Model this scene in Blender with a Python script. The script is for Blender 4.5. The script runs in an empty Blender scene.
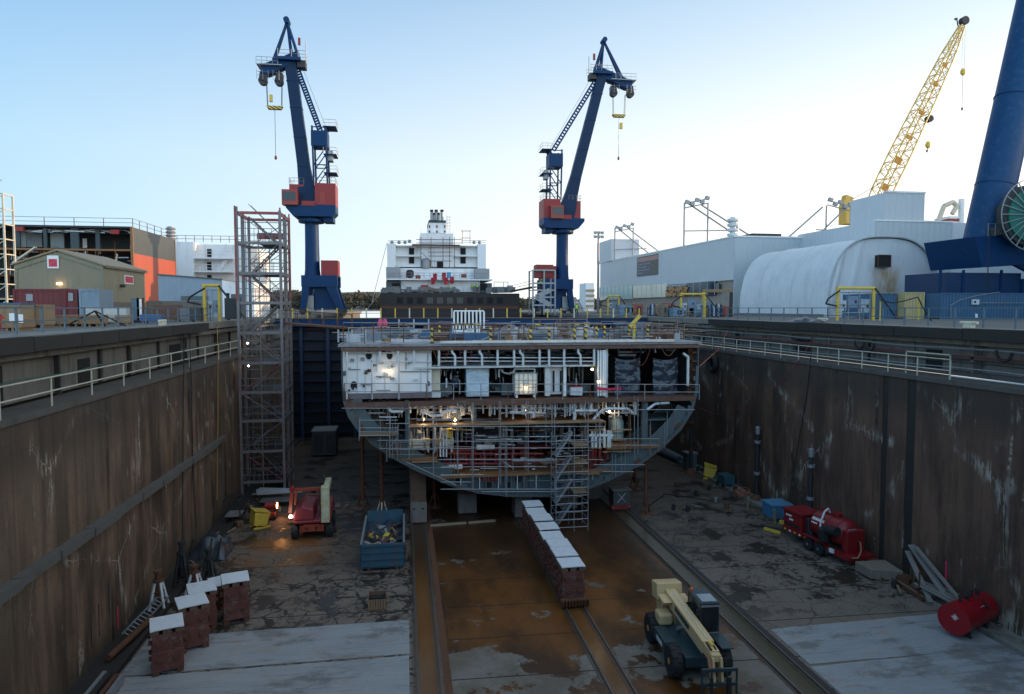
import bpy, bmesh, math, random
from mathutils import Vector, Matrix, noise
random.seed(7)
sc = bpy.context.scene
COL = sc.collection
R = math.radians
FZ = -13.4           # dock floor level; the yard is z = 0, the eye 1.1 m above it
LW, RW = -12.6, 26.6 # faces of the dock walls
# ---------------------------------------------------------------- camera
YAW, PIT, FPX, EYE = R(8.97), R(3.268), 683.0, 1.1
cam = bpy.data.objects.new('camera', bpy.data.cameras.new('camera')); COL.objects.link(cam)
cam.location = (0, 0, EYE); cam.rotation_euler = (math.pi/2 - PIT, 0, -YAW)
cam.data.sensor_width = 36; cam.data.lens = 36*FPX/1024; cam.data.clip_end = 6000; cam.data.clip_start = .1
sc.camera = cam
_F = Vector((math.sin(YAW)*math.cos(PIT), math.cos(YAW)*math.cos(PIT), -math.sin(PIT)))
_R = Vector((math.cos(YAW), -math.sin(YAW), 0)); _U = _R.cross(_F)
def ray(px, py): return FPX*_F + (px-512)*_R + (347-py)*_U
EV = Vector((0, 0, EYE))
# measuring helpers: the real place of a photographed point on a known plane
def AZ(px, py, z=FZ): d = ray(px, py); return EV + d*((z-EYE)/d.z)
def AY(px, py, y): d = ray(px, py); return EV + d*(y/d.y)
def AX(px, py, x): d = ray(px, py); return EV + d*(x/d.x)
# ---------------------------------------------------------------- mesh builder
class MB:
    def __init__(s): s.v = []; s.f = []
    def add(s, vs, fs, M=None):
        n = len(s.v)
        s.v += [tuple(M @ Vector(p)) if M else tuple(p) for p in vs]
        s.f += [tuple(i+n for i in f) for f in fs]; return s
    def box(s, x0, y0, z0, x1, y1, z1, M=None):
        if x0 > x1: x0, x1 = x1, x0
        if y0 > y1: y0, y1 = y1, y0
        if z0 > z1: z0, z1 = z1, z0
        return s.add([(x0,y0,z0),(x1,y0,z0),(x1,y1,z0),(x0,y1,z0),(x0,y0,z1),(x1,y0,z1),(x1,y1,z1),(x0,y1,z1)],
                     [(0,3,2,1),(4,5,6,7),(0,1,5,4),(1,2,6,5),(2,3,7,6),(3,0,4,7)], M)
    def cb(s, c, d, rz=0, rx=0, ry=0):
        M = Matrix.Translation(c) @ Matrix.Rotation(rz,4,'Z') @ Matrix.Rotation(ry,4,'Y') @ Matrix.Rotation(rx,4,'X')
        return s.box(-d[0]/2,-d[1]/2,-d[2]/2,d[0]/2,d[1]/2,d[2]/2,M)
    def _fr(s, p, q):
        p = Vector(p); q = Vector(q); d = q-p; L = d.length
        z = d.normalized() if L > 1e-9 else Vector((0,0,1))
        u = Vector((0,0,1)) if abs(z.z) < .99 else Vector((0,1,0))
        x = u.cross(z).normalized(); y = z.cross(x)
        return Matrix((x,y,z)).transposed().to_4x4(), p, L
    def bar(s, p, q, w, h=None):
        h = h or w; M, p, L = s._fr(p, q); M = Matrix.Translation(p) @ M
        return s.box(-w/2,-h/2,0,w/2,h/2,L,M)
    def tube(s, p, q, r, r2=None, n=8):
        r2 = r if r2 is None else r2; M, p, L = s._fr(p, q); M = Matrix.Translation(p) @ M
        vs = [(r*math.cos(2*math.pi*i/n), r*math.sin(2*math.pi*i/n), 0) for i in range(n)]
        vs += [(r2*math.cos(2*math.pi*i/n), r2*math.sin(2*math.pi*i/n), L) for i in range(n)]
        fs = [(i,(i+1)%n,(i+1)%n+n,i+n) for i in range(n)] + [tuple(range(n-1,-1,-1)), tuple(range(n,2*n))]
        return s.add(vs, fs, M)
    def pipe(s, pts, r, n=8):
        for a, b in zip(pts, pts[1:]): s.tube(a, b, r, n=n)
        return s
    def lathe(s, prof, o=(0,0,0), ax=(0,0,1), n=16):
        M, p, L = s._fr(o, Vector(o)+Vector(ax)); M = Matrix.Translation(p) @ M
        vs = []; fs = []; k = len(prof)
        for r, z in prof: vs += [(r*math.cos(2*math.pi*i/n), r*math.sin(2*math.pi*i/n), z) for i in range(n)]
        for j in range(k-1): fs += [(j*n+i, j*n+(i+1)%n, (j+1)*n+(i+1)%n, (j+1)*n+i) for i in range(n)]
        if prof[0][0] > 1e-4: fs.append(tuple(range(n-1,-1,-1)))
        if prof[-1][0] > 1e-4: fs.append(tuple(range((k-1)*n, k*n)))
        return s.add(vs, fs, M)
    def prism(s, pts, d):          # pts: 3-D outline, d: extrusion vector
        n = len(pts); d = Vector(d); a = [Vector(p) for p in pts]
        return s.add(a+[p+d for p in a], [tuple(range(n-1,-1,-1)), tuple(range(n,2*n))] + [(i,(i+1)%n,(i+1)%n+n,i+n) for i in range(n)])
    def grid(s, fn, nu, nv):
        vs = [fn(i/nu, j/nv) for j in range(nv+1) for i in range(nu+1)]
        return s.add(vs, [(j*(nu+1)+i, j*(nu+1)+i+1, (j+1)*(nu+1)+i+1, (j+1)*(nu+1)+i) for j in range(nv) for i in range(nu)])
    def build(s, name, m, parent=None, smooth=False, bevel=0, **kw):
        off = OFF.get(parent.name, Vector()) if parent else kw.pop('at', Vector())
        me = bpy.data.meshes.new(name); me.from_pydata([Vector(p)-Vector(off) for p in s.v], [], s.f); me.update()
        bm = bmesh.new(); bm.from_mesh(me); bmesh.ops.recalc_face_normals(bm, faces=bm.faces); bm.to_mesh(me); bm.free()
        me.materials.append(m)
        o = bpy.data.objects.new(name, me); COL.objects.link(o)
        if parent: o.parent = parent; OFF[o.name] = off
        else: o.location = off
        if smooth:
            for p in me.polygons: p.use_smooth = True
            try: me.set_sharp_from_angle(angle=R(40))
            except Exception: pass
        if bevel:
            b = o.modifiers.new('bevel', 'BEVEL'); b.width = bevel; b.segments = 2; b.limit_method = 'ANGLE'
        return o
OFF = {}
def tag(o, label, cat, group=None, kind=None):
    o['label'] = label; o['category'] = cat
    if group: o['group'] = group
    if kind: o['kind'] = kind
    return o
def T(name, label, cat, loc=(0,0,0), rz=0, group=None, local=False):
    o = bpy.data.objects.new(name, None); COL.objects.link(o); o.location = loc; o.rotation_euler = (0,0,rz)
    o.empty_display_size = .2
    OFF[o.name] = Vector() if local else Vector(loc)
    return tag(o, label, cat, group)
def struct(o): o['kind'] = 'structure'; return o
def dup(root, loc, rz=None, label=None, group=None):
    def cp(o, par):
        c = o.copy(); COL.objects.link(c)
        if par: c.parent = par
        for ch in list(o.children): cp(ch, c)
        return c
    r = cp(root, None); r.location = loc
    if rz is not None: r.rotation_euler = (0,0,rz)
    if label: r['label'] = label
    if group: r['group'] = group
    return r
# ---------------------------------------------------------------- materials
def _n(nt, t, **kw):
    n = nt.nodes.new(t)
    for k, v in kw.items():
        if k in n.inputs: n.inputs[k].default_value = v
        else: setattr(n, k, v)
    return n
class NT:
    """small node-tree helper"""
    def __init__(s, name):
        s.m = bpy.data.materials.new(name); s.m.use_nodes = True; s.t = s.m.node_tree
        s.b = s.t.nodes['Principled BSDF']; s.pos = _n(s.t, 'ShaderNodeNewGeometry').outputs['Position']
    def L(s, a, b): s.t.links.new(a, b)
    def put(s, inp, v):
        if isinstance(v, bpy.types.NodeSocket): s.L(v, inp)
        elif isinstance(v, (tuple, list)) and len(v) == 3 and inp.type == 'RGBA': inp.default_value = (*v, 1)
        else: inp.default_value = v
    def map(s, sx, sy, sz, v=None, loc=(0,0,0)):
        n = _n(s.t, 'ShaderNodeMapping'); s.L(v or s.pos, n.inputs['Vector'])
        n.inputs['Scale'].default_value = (sx,sy,sz); n.inputs['Location'].default_value = loc; return n.outputs[0]
    def noise(s, scale, v=None, det=5, rough=.6, dist=0):
        n = _n(s.t, 'ShaderNodeTexNoise'); s.L(v or s.pos, n.inputs['Vector'])
        n.inputs['Scale'].default_value = scale; n.inputs['Detail'].default_value = det
        n.inputs['Roughness'].default_value = rough; n.inputs['Distortion'].default_value = dist; return n.outputs[0]
    def voro(s, scale, v=None, feat='DISTANCE_TO_EDGE'):
        n = _n(s.t, 'ShaderNodeTexVoronoi'); n.feature = feat; s.L(v or s.pos, n.inputs['Vector'])
        n.inputs['Scale'].default_value = scale; return n.outputs['Distance' if feat != 'COL' else 'Color']
    def ramp(s, x, a, b, lo=0., hi=1.):
        n = _n(s.t, 'ShaderNodeMapRange'); s.L(x, n.inputs[0]); n.interpolation_type = 'SMOOTHSTEP'
        for i, v in enumerate((a,b,lo,hi)): n.inputs[i+1].default_value = v
        return n.outputs[0]
    def math(s, op, a, b=0.):
        n = _n(s.t, 'ShaderNodeMath', operation=op); s.put(n.inputs[0], a); s.put(n.inputs[1], b); return n.outputs[0]
    def mix(s, f, a, b, mode='MIX'):
        n = _n(s.t, 'ShaderNodeMix', data_type='RGBA', blend_type=mode); s.put(n.inputs[0], f); s.put(n.inputs[6], a); s.put(n.inputs[7], b); return n.outputs[2]
    def mixf(s, f, a, b):
        n = _n(s.t, 'ShaderNodeMix', data_type='FLOAT'); s.put(n.inputs[0], f); s.put(n.inputs[2], a); s.put(n.inputs[3], b); return n.outputs[0]
    def xyz(s):
        n = _n(s.t, 'ShaderNodeSeparateXYZ'); s.L(s.pos, n.inputs[0]); return n.outputs
    def out(s, col=None, rough=None, metal=None, bump=None, bstr=.3, bdist=.02):
        if col is not None: s.put(s.b.inputs['Base Color'], col)
        if rough is not None: s.put(s.b.inputs['Roughness'], rough)
        if metal is not None: s.put(s.b.inputs['Metallic'], metal)
        if bump is not None:
            n = _n(s.t, 'ShaderNodeBump'); n.inputs['Strength'].default_value = bstr; n.inputs['Distance'].default_value = bdist
            s.L(bump, n.inputs['Height']); s.L(n.outputs[0], s.b.inputs['Normal'])
        return s.m
_MC = {}
def mat(name, col, rough=.6, metal=0., var=.3, scale=1.5, dirt=(.05,.04,.03), amt=.35, ds=.9, streak=False, bump=.15, bd=.01, spec=.5):
    if name in _MC: return _MC[name]
    k = NT(name); v = k.map(1,1,.15 if streak else 1)
    a = k.noise(scale*3, v, 4, .65); d = k.noise(ds, v, 6, .7)
    c = k.mix(a, tuple(x*(1-var) for x in col), tuple(min(1,x*(1+var)) for x in col))
    c = k.mix(k.math('MULTIPLY', k.ramp(d, .5, .72), amt), c, dirt)
    r = k.mixf(a, max(.02,rough-.12), min(1,rough+.12)); k.b.inputs['Specular IOR Level'].default_value = spec
    k.out(c, r, metal, a if bump else None, bump, bd); _MC[name] = k.m; return k.m
def emit(name, col, st):
    k = NT(name); k.put(k.b.inputs['Base Color'], col); k.put(k.b.inputs['Emission Color'], col); k.b.inputs['Emission Strength'].default_value = st; return k.m
def corr(name, col, pitch, axis='X', rough=.5, amt=.3, dirt=(.06,.05,.04), streak=True, var=.12, dep=.03):
    """profiled sheet: ribs along one axis by bump, plus grime"""
    k = NT(name); o = k.xyz(); x = o[axis]
    w = k.math('SINE', k.math('MULTIPLY', x, 2*math.pi/pitch))
    a = k.noise(2.5, k.map(1,1,.2), 4); d = k.noise(.7, k.map(1,1,.3), 6, .7)
    c = k.mix(a, tuple(q*(1-var) for q in col), tuple(min(1,q*(1+var)) for q in col))
    c = k.mix(k.math('MULTIPLY', k.ramp(d, .48, .75), amt), c, dirt)
    k.out(c, rough, 0, k.ramp(w, -.6, .6), .8, dep); _MC[name] = k.m; return k.m
# ---------------------------------------------------------------- light
SUN_EL, SUN_AZ = R(9.0), R(8.0)     # azimuth measured from +X towards +Y
w = bpy.data.worlds.new('World'); sc.world = w; w.use_nodes = True
sky = w.node_tree.nodes.new('ShaderNodeTexSky'); sky.sky_type = 'NISHITA'; sky.sun_disc = False
sky.sun_elevation = SUN_EL; sky.sun_rotation = math.pi/2 - SUN_AZ
sky.air_density = 1.0; sky.dust_density = .6; sky.ozone_density = 1.6; sky.altitude = 10
wt = w.node_tree; bg = wt.nodes['Background']; bg.inputs[1].default_value = .13
def _w(t, **k):
    n = wt.nodes.new(t)
    for a_, v_ in k.items(): setattr(n, a_, v_)
    return n
tc = _w('ShaderNodeTexCoord'); sx = _w('ShaderNodeSeparateXYZ'); wt.links.new(tc.outputs['Generated'], sx.inputs[0])
rp = _w('ShaderNodeValToRGB'); wt.links.new(sx.outputs[2], rp.inputs[0]); e = rp.color_ramp.elements
stops = ((0,(6.9,7.0,7.0)),(.06,(6.6,6.9,7.1)),(.20,(5.9,6.5,6.8)),(.34,(3.8,5.0,6.3)),(.47,(2.1,3.5,5.3)),(.72,(2.6,2.95,3.4)),(1,(2.5,2.75,3.0)))
while len(e) < len(stops): e.new(.5)
for i, (q, c) in enumerate(stops): e[i].position = q; e[i].color = tuple(x/10 for x in c)+(1,)
sc10 = _w('ShaderNodeMix', data_type='RGBA', blend_type='MULTIPLY'); sc10.inputs[0].default_value = 1; wt.links.new(rp.outputs[0], sc10.inputs[6]); sc10.inputs[7].default_value = (10,10,10,1)
hs = _w('ShaderNodeHueSaturation'); hs.inputs['Saturation'].default_value = .75; hs.inputs['Value'].default_value = .9; wt.links.new(sky.outputs[0], hs.inputs['Color'])
ad = _w('ShaderNodeMix', data_type='RGBA'); ad.inputs[0].default_value = .72; wt.links.new(hs.outputs[0], ad.inputs[6]); wt.links.new(sc10.outputs[2], ad.inputs[7])
vd = _w('ShaderNodeVectorMath', operation='DOT_PRODUCT'); wt.links.new(tc.outputs['Generated'], vd.inputs[0]); vd.inputs[1].default_value = (math.cos(SUN_AZ), math.sin(SUN_AZ), 0)
mr = _w('ShaderNodeMapRange'); wt.links.new(vd.outputs['Value'], mr.inputs[0]); mr.inputs[1].default_value = -.35; mr.inputs[2].default_value = .8
tn = _w('ShaderNodeMix', data_type='RGBA'); wt.links.new(mr.outputs[0], tn.inputs[0]); tn.inputs[6].default_value = (.60,.81,.97,1); tn.inputs[7].default_value = (1.38,1.22,1.07,1)
tm = _w('ShaderNodeMix', data_type='RGBA', blend_type='MULTIPLY'); tm.inputs[0].default_value = 1; wt.links.new(ad.outputs[2], tm.inputs[6]); wt.links.new(tn.outputs[2], tm.inputs[7])
# sky behind the camera boosted to brighten the faces turned towards it
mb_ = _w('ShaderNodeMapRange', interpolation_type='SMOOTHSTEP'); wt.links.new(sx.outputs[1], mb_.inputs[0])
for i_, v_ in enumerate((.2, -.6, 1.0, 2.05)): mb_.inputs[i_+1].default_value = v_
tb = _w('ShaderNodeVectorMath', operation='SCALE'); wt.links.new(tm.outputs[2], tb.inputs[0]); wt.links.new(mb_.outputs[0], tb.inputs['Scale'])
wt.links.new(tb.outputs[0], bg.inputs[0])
sl = bpy.data.lights.new('sun', 'SUN'); sl.energy = 3.2; sl.angle = R(.5); sl.color = (1, .70, .46)
so = bpy.data.objects.new('sun', sl); COL.objects.link(so)
sd = Vector((math.cos(SUN_AZ)*math.cos(SUN_EL), math.sin(SUN_AZ)*math.cos(SUN_EL), math.sin(SUN_EL)))
so.rotation_euler = sd.to_track_quat('Z', 'Y').to_euler()
so.location = (60, 40, 60)
sc.view_settings.view_transform = 'Standard'; sc.view_settings.look = 'None'; sc.view_settings.gamma = 1
sc.view_settings.exposure = 0.5
sc.render.engine = 'CYCLES'
def lamp(loc, e, col=(1,.72,.42), r=.08, name='work_light_source'):
    l = bpy.data.lights.new(name, 'POINT'); l.energy = e; l.color = col; l.shadow_soft_size = r
    o = bpy.data.objects.new(name, l); COL.objects.link(o); o.location = loc; return o
# ================================================================ SETTING
def floor_mat():
    k = NT('dock floor concrete'); o = k.xyz(); X, Y = o[0], o[1]
    n1 = k.noise(.45, None, 7, .62); n2 = k.noise(3.2, None, 6, .7); n3 = k.noise(.18, k.map(1,1,1,loc=(9,4,0)), 4, .55)
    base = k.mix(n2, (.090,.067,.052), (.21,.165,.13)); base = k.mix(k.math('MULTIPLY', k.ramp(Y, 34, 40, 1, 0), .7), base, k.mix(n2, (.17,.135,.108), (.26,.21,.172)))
    base = k.mix(k.math('MULTIPLY', k.ramp(k.noise(14, None, 3), .35, .7), .5), base, (.085,.07,.06), 'MIX')
    # cracked paving: a net of dark joints, stronger in places
    wv = k.mix(.38, k.pos, _col(k, 1.1)); wv = k.mix(.12, wv, _col(k, 5.)); cr = k.voro(.95, wv); cr2 = k.voro(.42, k.mix(.35, k.pos, _col(k, .7)))
    zone = k.math('MULTIPLY', k.ramp(Y, 36, 39, 1, 0), k.ramp(X, .5, 1, 1, 0)); cw = k.mixf(k.ramp(k.noise(.95, k.map(1,1,1,loc=(7,0,0)), 4), .35, .7), -.02, .12)
    wide = k.math('MULTIPLY', k.math('LESS_THAN', cr, cw), zone)
    fine = k.math('MULTIPLY', k.ramp(cr, .004, .022, 1, 0), k.ramp(k.noise(.6, k.map(1,1,1,loc=(2,8,0)), 4), .5, .56))
    crack = k.math('MAXIMUM', k.math('MAXIMUM', wide, fine), k.math('MULTIPLY', k.ramp(cr2, .003, .010, 1, 0), k.ramp(n3, .4, .5)))
    base = k.mix(k.math('MULTIPLY', crack, .85), base, (.018,.016,.014))
    # oily, wet patches
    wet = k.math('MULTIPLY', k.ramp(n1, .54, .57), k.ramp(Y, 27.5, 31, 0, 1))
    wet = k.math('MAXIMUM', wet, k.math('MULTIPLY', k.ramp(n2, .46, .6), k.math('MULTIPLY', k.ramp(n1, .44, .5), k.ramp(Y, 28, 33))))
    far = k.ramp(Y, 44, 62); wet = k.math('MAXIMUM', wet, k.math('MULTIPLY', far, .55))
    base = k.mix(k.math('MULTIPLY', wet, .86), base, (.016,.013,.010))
    # rusty water standing in the middle bay
    mid = k.math('MULTIPLY', k.ramp(X, 1.35, 1.6), k.ramp(X, 14.4, 14.6, 1, 0))
    dry = k.ramp(k.math('ADD', k.noise(.32, k.map(1,1,1,loc=(3.3,1.7,0)), 9, .68), k.ramp(Y, 27.2, 28.7, .07, -.07)), .535, .565)
    rustc = k.mix(k.ramp(k.noise(.5, k.map(1,.5,1), 5), .35, .65), (.050,.021,.007), (.155,.060,.014))
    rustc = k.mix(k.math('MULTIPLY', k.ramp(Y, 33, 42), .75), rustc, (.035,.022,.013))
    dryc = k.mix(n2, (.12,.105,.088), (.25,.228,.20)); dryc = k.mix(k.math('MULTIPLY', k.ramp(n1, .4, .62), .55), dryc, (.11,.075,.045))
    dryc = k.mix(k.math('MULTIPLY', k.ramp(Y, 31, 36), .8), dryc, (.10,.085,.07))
    midc = k.mix(dry, rustc, dryc)
    col = k.mix(mid, base, midc)
    # rust stain on the left apron
    rs = k.math('MULTIPLY', k.math('MULTIPLY', k.ramp(X, -10.8, -8.5), k.ramp(X, -5.5, -4, 1, 0)), k.math('MULTIPLY', k.ramp(Y, 38.5, 40), k.ramp(Y, 43, 45, 1, 0)))
    col = k.mix(k.math('MULTIPLY', k.math('MULTIPLY', rs, k.ramp(n1, .35, .55)), .8), col, (.19,.085,.03))
    # cross joints every 3.25 m, slightly skewed
    jy = k.math('FRACT', k.math('DIVIDE', k.math('ADD', k.math('ADD', Y, k.math('MULTIPLY', X, .03)), k.math('MULTIPLY', n2, .07)), 3.25))
    jj = k.ramp(k.math('ABSOLUTE', k.math('SUBTRACT', jy, .5)), .484, .494)
    col = k.mix(k.math('MULTIPLY', jj, .9), col, (.014,.012,.01))
    midwet = k.math('MULTIPLY', mid, k.math('SUBTRACT', 1., dry))
    k.b.inputs['Specular IOR Level'].default_value = .32
    rough = k.mixf(k.math('MAXIMUM', wet, midwet), .85, k.mixf(n2, .16, .5))
    h = k.math('ADD', k.math('MULTIPLY', k.math('SUBTRACT', n2, k.math('MULTIPLY', crack, .6)), k.math('SUBTRACT', 1.02, k.math('MAXIMUM', wet, midwet))), k.math('MULTIPLY', dry, .15))
    return k.out(col, rough, 0, h, .35, .03)
def _col(k, sc_):
    n = _n(k.t, 'ShaderNodeTexNoise'); k.L(k.pos, n.inputs['Vector']); n.inputs['Scale'].default_value = sc_; n.inputs['Detail'].default_value = 3
    m = _n(k.t, 'ShaderNodeVectorMath', operation='ADD'); k.L(n.outputs['Color'], m.inputs[0]); k.L(k.pos, m.inputs[1]); return m.outputs[0]
def slab_mat():
    k = NT('pale cast slab'); o = k.xyz()
    a = k.noise(.9, k.map(.35,1.6,1), 6, .7, .4); b = k.noise(5, None, 5, .7); r = k.noise(.55, k.map(1,2,1,loc=(5,5,0)), 6, .7)
    c = k.mix(a, (.19,.20,.21), (.37,.38,.385)); c = k.mix(k.math('MULTIPLY', k.ramp(r, .52, .72), .55), c, (.30,.21,.13))
    c = k.mix(k.math('MULTIPLY', k.ramp(b, .58, .72), .35), c, (.12,.12,.12))
    c = k.mix(k.math('MULTIPLY', k.ramp(k.noise(.42, k.map(1,1.8,1), 6, .7), .50, .64), .7), c, (.12,.115,.105)); c = k.mix(k.math('MULTIPLY', k.ramp(k.noise(1.6, k.map(.2,3,1), 5, .7), .55, .65), .4), c, (.10,.09,.08))
    return k.out(c, .75, 0, b, .2, .01)
def wall_mat(side):
    k = NT('stained dock wall '+side); o = k.xyz(); Y, Z = o[1], o[2]
    sx = 1
    a = k.noise(.8, k.map(1,1,.22), 6, .65); f = k.noise(7, None, 4, .7); big = k.noise(.13, k.map(1,1,.5), 4)
    c = k.mix(k.ramp(a, .36, .66), (.050,.029,.017), (.185,.108,.064)) if side == 'left' else k.mix(k.ramp(a, .36, .66), (.046,.024,.015), (.175,.092,.056))
    c = k.mix(k.math('MULTIPLY', k.ramp(big, .42, .62), .5), c, (.155,.112,.072) if side == 'left' else (.115,.062,.042))
    c = k.mix(k.math('MULTIPLY', k.ramp(f, .55, .75), .5), c, (.03,.022,.018)); vs = k.noise(2.6, k.map(1,1,.03), 4, .6); c = k.mix(k.math('MULTIPLY', k.ramp(vs, .5, .68), .45 if side == 'left' else .28), c, (.022,.016,.013))
    # darker band at the top, darker greenish foot
    c = k.mix(k.math('MULTIPLY', k.ramp(k.math('ADD', Z, k.math('MULTIPLY', a, 2.4)), -4.0, -2.4), .65), c, (.034,.026,.020))
    c = k.mix(k.math('MULTIPLY', k.ramp(k.math('ADD', Z, k.math('MULTIPLY', a, -1.4)), -12.9, -14.1), .6), c, (.03,.035,.022))
    # vertical black seeps
    seep = k.math('MULTIPLY', k.ramp(k.noise(1.0, k.map(1,1,.035), 3, .5), .60, .70), k.ramp(k.noise(.5, None, 4), .4, .6))
    c = k.mix(k.math('MULTIPLY', seep, .75), c, (.02,.017,.015))
    # lime bloom running down from cracks: crack net x streaks
    net = k.voro(.17, k.mix(.5, k.map(1,.8,1.25), _col(k, .45))); st = k.noise(3.4, k.map(1,1,.16), 4, .7)
    drip = k.math('MULTIPLY', k.ramp(net, .004, .06 if side == 'left' else .08, 1, 0), k.ramp(st, .53 if side == 'left' else .50, .585))
    dn = k.noise(2.2, k.map(1,1,.09,loc=(0,3,0)), 3, .55); dbk = k.noise(1.1, k.map(1,1,.8,loc=(0,1,5)), 4, .6)
    drip2 = k.math('MULTIPLY', k.math('MULTIPLY', k.ramp(dn, .63, .69), k.ramp(dbk, .50, .60)), k.ramp(f, .35, .55))
    thin = k.math('MULTIPLY', k.ramp(net, .0005, .0045, 1, 0), k.ramp(f, .42, .5))
    patch = k.ramp(k.noise(.3, k.map(1,1,.7,loc=(0,7,3)), 4), .44, .58)
    lime = k.math('MAXIMUM', k.math('MULTIPLY', k.math('MAXIMUM', drip, thin), patch), k.math('MULTIPLY', drip2, .8))
    lowf = k.ramp(Z, -2.6, -4.5) 
    c = k.mix(k.math('MULTIPLY', k.math('MULTIPLY', lime, lowf), .72 if side == 'left' else .85), c, (.44,.39,.32))
    # shutter lines
    hz = k.ramp(k.math('ABSOLUTE', k.math('SUBTRACT', k.math('FRACT', k.math('DIVIDE', Z, 1.22)), .5)), .488, .496)
    vy = k.ramp(k.math('ABSOLUTE', k.math('SUBTRACT', k.math('FRACT', k.math('DIVIDE', Y, 2.44)), .5)), .494, .498)
    ln = k.math('MAXIMUM', k.math('MULTIPLY', hz, .5), vy); c = k.mix(k.math('MULTIPLY', ln, .35), c, (.03,.025,.02))
    h = k.math('SUBTRACT', k.math('ADD', f, a), ln)
    return k.out(c, k.mixf(seep, .85, .35), 0, h, .5, .03)
M_floor = floor_mat(); M_slab = slab_mat(); M_wl = wall_mat('left'); M_wr = wall_mat('right')
M_conc = mat('old concrete', (.20,.185,.16), .85, var=.3, scale=1, dirt=(.05,.045,.04), amt=.7, ds=.6, streak=True, bump=.4)
M_stc = mat('streaked weathered concrete', (.16,.145,.125), .85, var=.5, scale=1.4, dirt=(.035,.03,.026), amt=.85, ds=1.1, streak=True, bump=.5)
M_dkc = mat('dark grimy concrete', (.085,.075,.066), .85, var=.4, scale=1, dirt=(.03,.028,.026), amt=.7, ds=.8, streak=True, bump=.4)
M_yard = mat('yard paving', (.13,.125,.115), .9, var=.3, scale=.6, dirt=(.06,.055,.05), amt=.5, ds=.15)
M_fender = mat('black timber fender', (.022,.020,.018), .8, var=.4, scale=2, amt=.2, bump=.4)
M_rail = mat('worn rail steel', (.16,.13,.11), .45, .6, var=.4, scale=4, dirt=(.10,.045,.02), amt=.6, ds=3)
M_rust = mat('rusted steel', (.13,.055,.028), .8, .2, var=.45, scale=3, dirt=(.05,.028,.018), amt=.6, ds=2, bump=.3)
M_gsteel = mat('galvanised steel', (.30,.31,.32), .5, .5, var=.2, scale=3, dirt=(.12,.08,.05), amt=.4, ds=2)
M_dsteel = mat('dark steel', (.035,.035,.037), .55, .3, var=.4, scale=3, dirt=(.07,.04,.025), amt=.5, ds=1.5)
M_blu = mat('crane blue paint', (.003,.034,.105), .5, 0, spec=.2, var=.18, scale=.8, dirt=(.02,.03,.06), amt=.35, ds=.4, streak=True)
M_red = mat('faded red paint', (.26,.014,.012), .5, 0, var=.2, scale=1, dirt=(.10,.03,.02), amt=.5, ds=.9)
M_yel = mat('safety yellow paint', (.62,.42,.05), .5, 0, var=.2, scale=2, dirt=(.15,.10,.05), amt=.4, ds=2)
M_white = mat('white ship paint', (.80,.80,.79), .45, 0, var=.06, scale=1, dirt=(.34,.28,.22), amt=.4, ds=.6, streak=True)
M_cream = mat('cream painted steel', (.60,.55,.42), .5, 0, var=.1, scale=2, dirt=(.28,.18,.10), amt=.4, ds=1)
M_rub = mat('black rubber', (.014,.014,.014), .75, 0, var=.3, scale=4, amt=.2)
M_prim = mat('grey green primer', (.085,.115,.12), .6, 0, var=.3, scale=1.2, dirt=(.12,.06,.035), amt=.4, ds=.8, streak=True)
M_rpipe = mat('red lead primer', (.22,.030,.026), .5, 0, var=.25, scale=2, amt=.4)
M_wpipe = mat('pale grey pipework', (.60,.62,.62), .45, .1, var=.12, scale=2, dirt=(.25,.2,.15), amt=.35, ds=2)
M_wood = mat('weathered plank', (.26,.17,.095), .8, 0, var=.3, scale=4, dirt=(.09,.06,.04), amt=.4, ds=2, bump=.3)
M_dark = mat('dark void interior', (.012,.012,.013), .9, 0, var=.3, scale=1, amt=.1)
M_glass = mat('dark window glass', (.02,.025,.03), .08, 0, var=.1, scale=1, amt=.05, bump=0)
# ground
m = MB()
for x0,y0,x1,y1 in ((-3000,-60,-15.6,3000),(30.2,-60,3000,3000),(-15.6,-60,30.2,-.6),(-15.6,232,30.2,3000)): m.add([(x0,y0,0),(x1,y0,0),(x1,y1,0),(x0,y1,0)],[(0,1,2,3)])
struct(m.build('ground', M_yard))
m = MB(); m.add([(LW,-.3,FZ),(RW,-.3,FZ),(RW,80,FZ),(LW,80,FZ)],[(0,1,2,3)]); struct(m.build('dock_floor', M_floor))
k = NT('basin water'); wv = k.noise(1.2, None, 4); k.out((.012,.03,.035), .08, 0, wv, .3, .05)
m = MB(); m.add([(-14,79.5,-2.2),(28,79.5,-2.2),(28,232,-2.2),(-14,232,-2.2)],[(0,1,2,3)]); struct(m.build('basin_water', k.m))
# pale cast slabs laid on the floor
for q in ((-12.2,21.4,.05,24.55),(-11.9,24.7,.08,28.05),(-11.2,28.2,.10,31.35),(16.1,21.5,25.9,24.62),(16.2,24.78,26.0,27.9)):
    m = MB(); x0,y0,x1,y1 = q; n = 24
    e = lambda i, s: .05*noise.noise((i*.9+q[0], s, q[1]))
    pts = [(x0+(x1-x0)*i/n, y0+e(i,1)+.02, FZ) for i in range(n+1)] + [(x1-(x1-x0)*i/n, y1+e(i,5)+(.22*(1-i/n) if q[0] > 0 else 0)-(0 if q[0] > 0 else .0), FZ) for i in range(n+1)]
    m.prism([Vector(p)-Vector((0,0,.02)) for p in pts], (0,0,.045)); struct(m.build('pavement_slab', M_slab))
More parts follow.
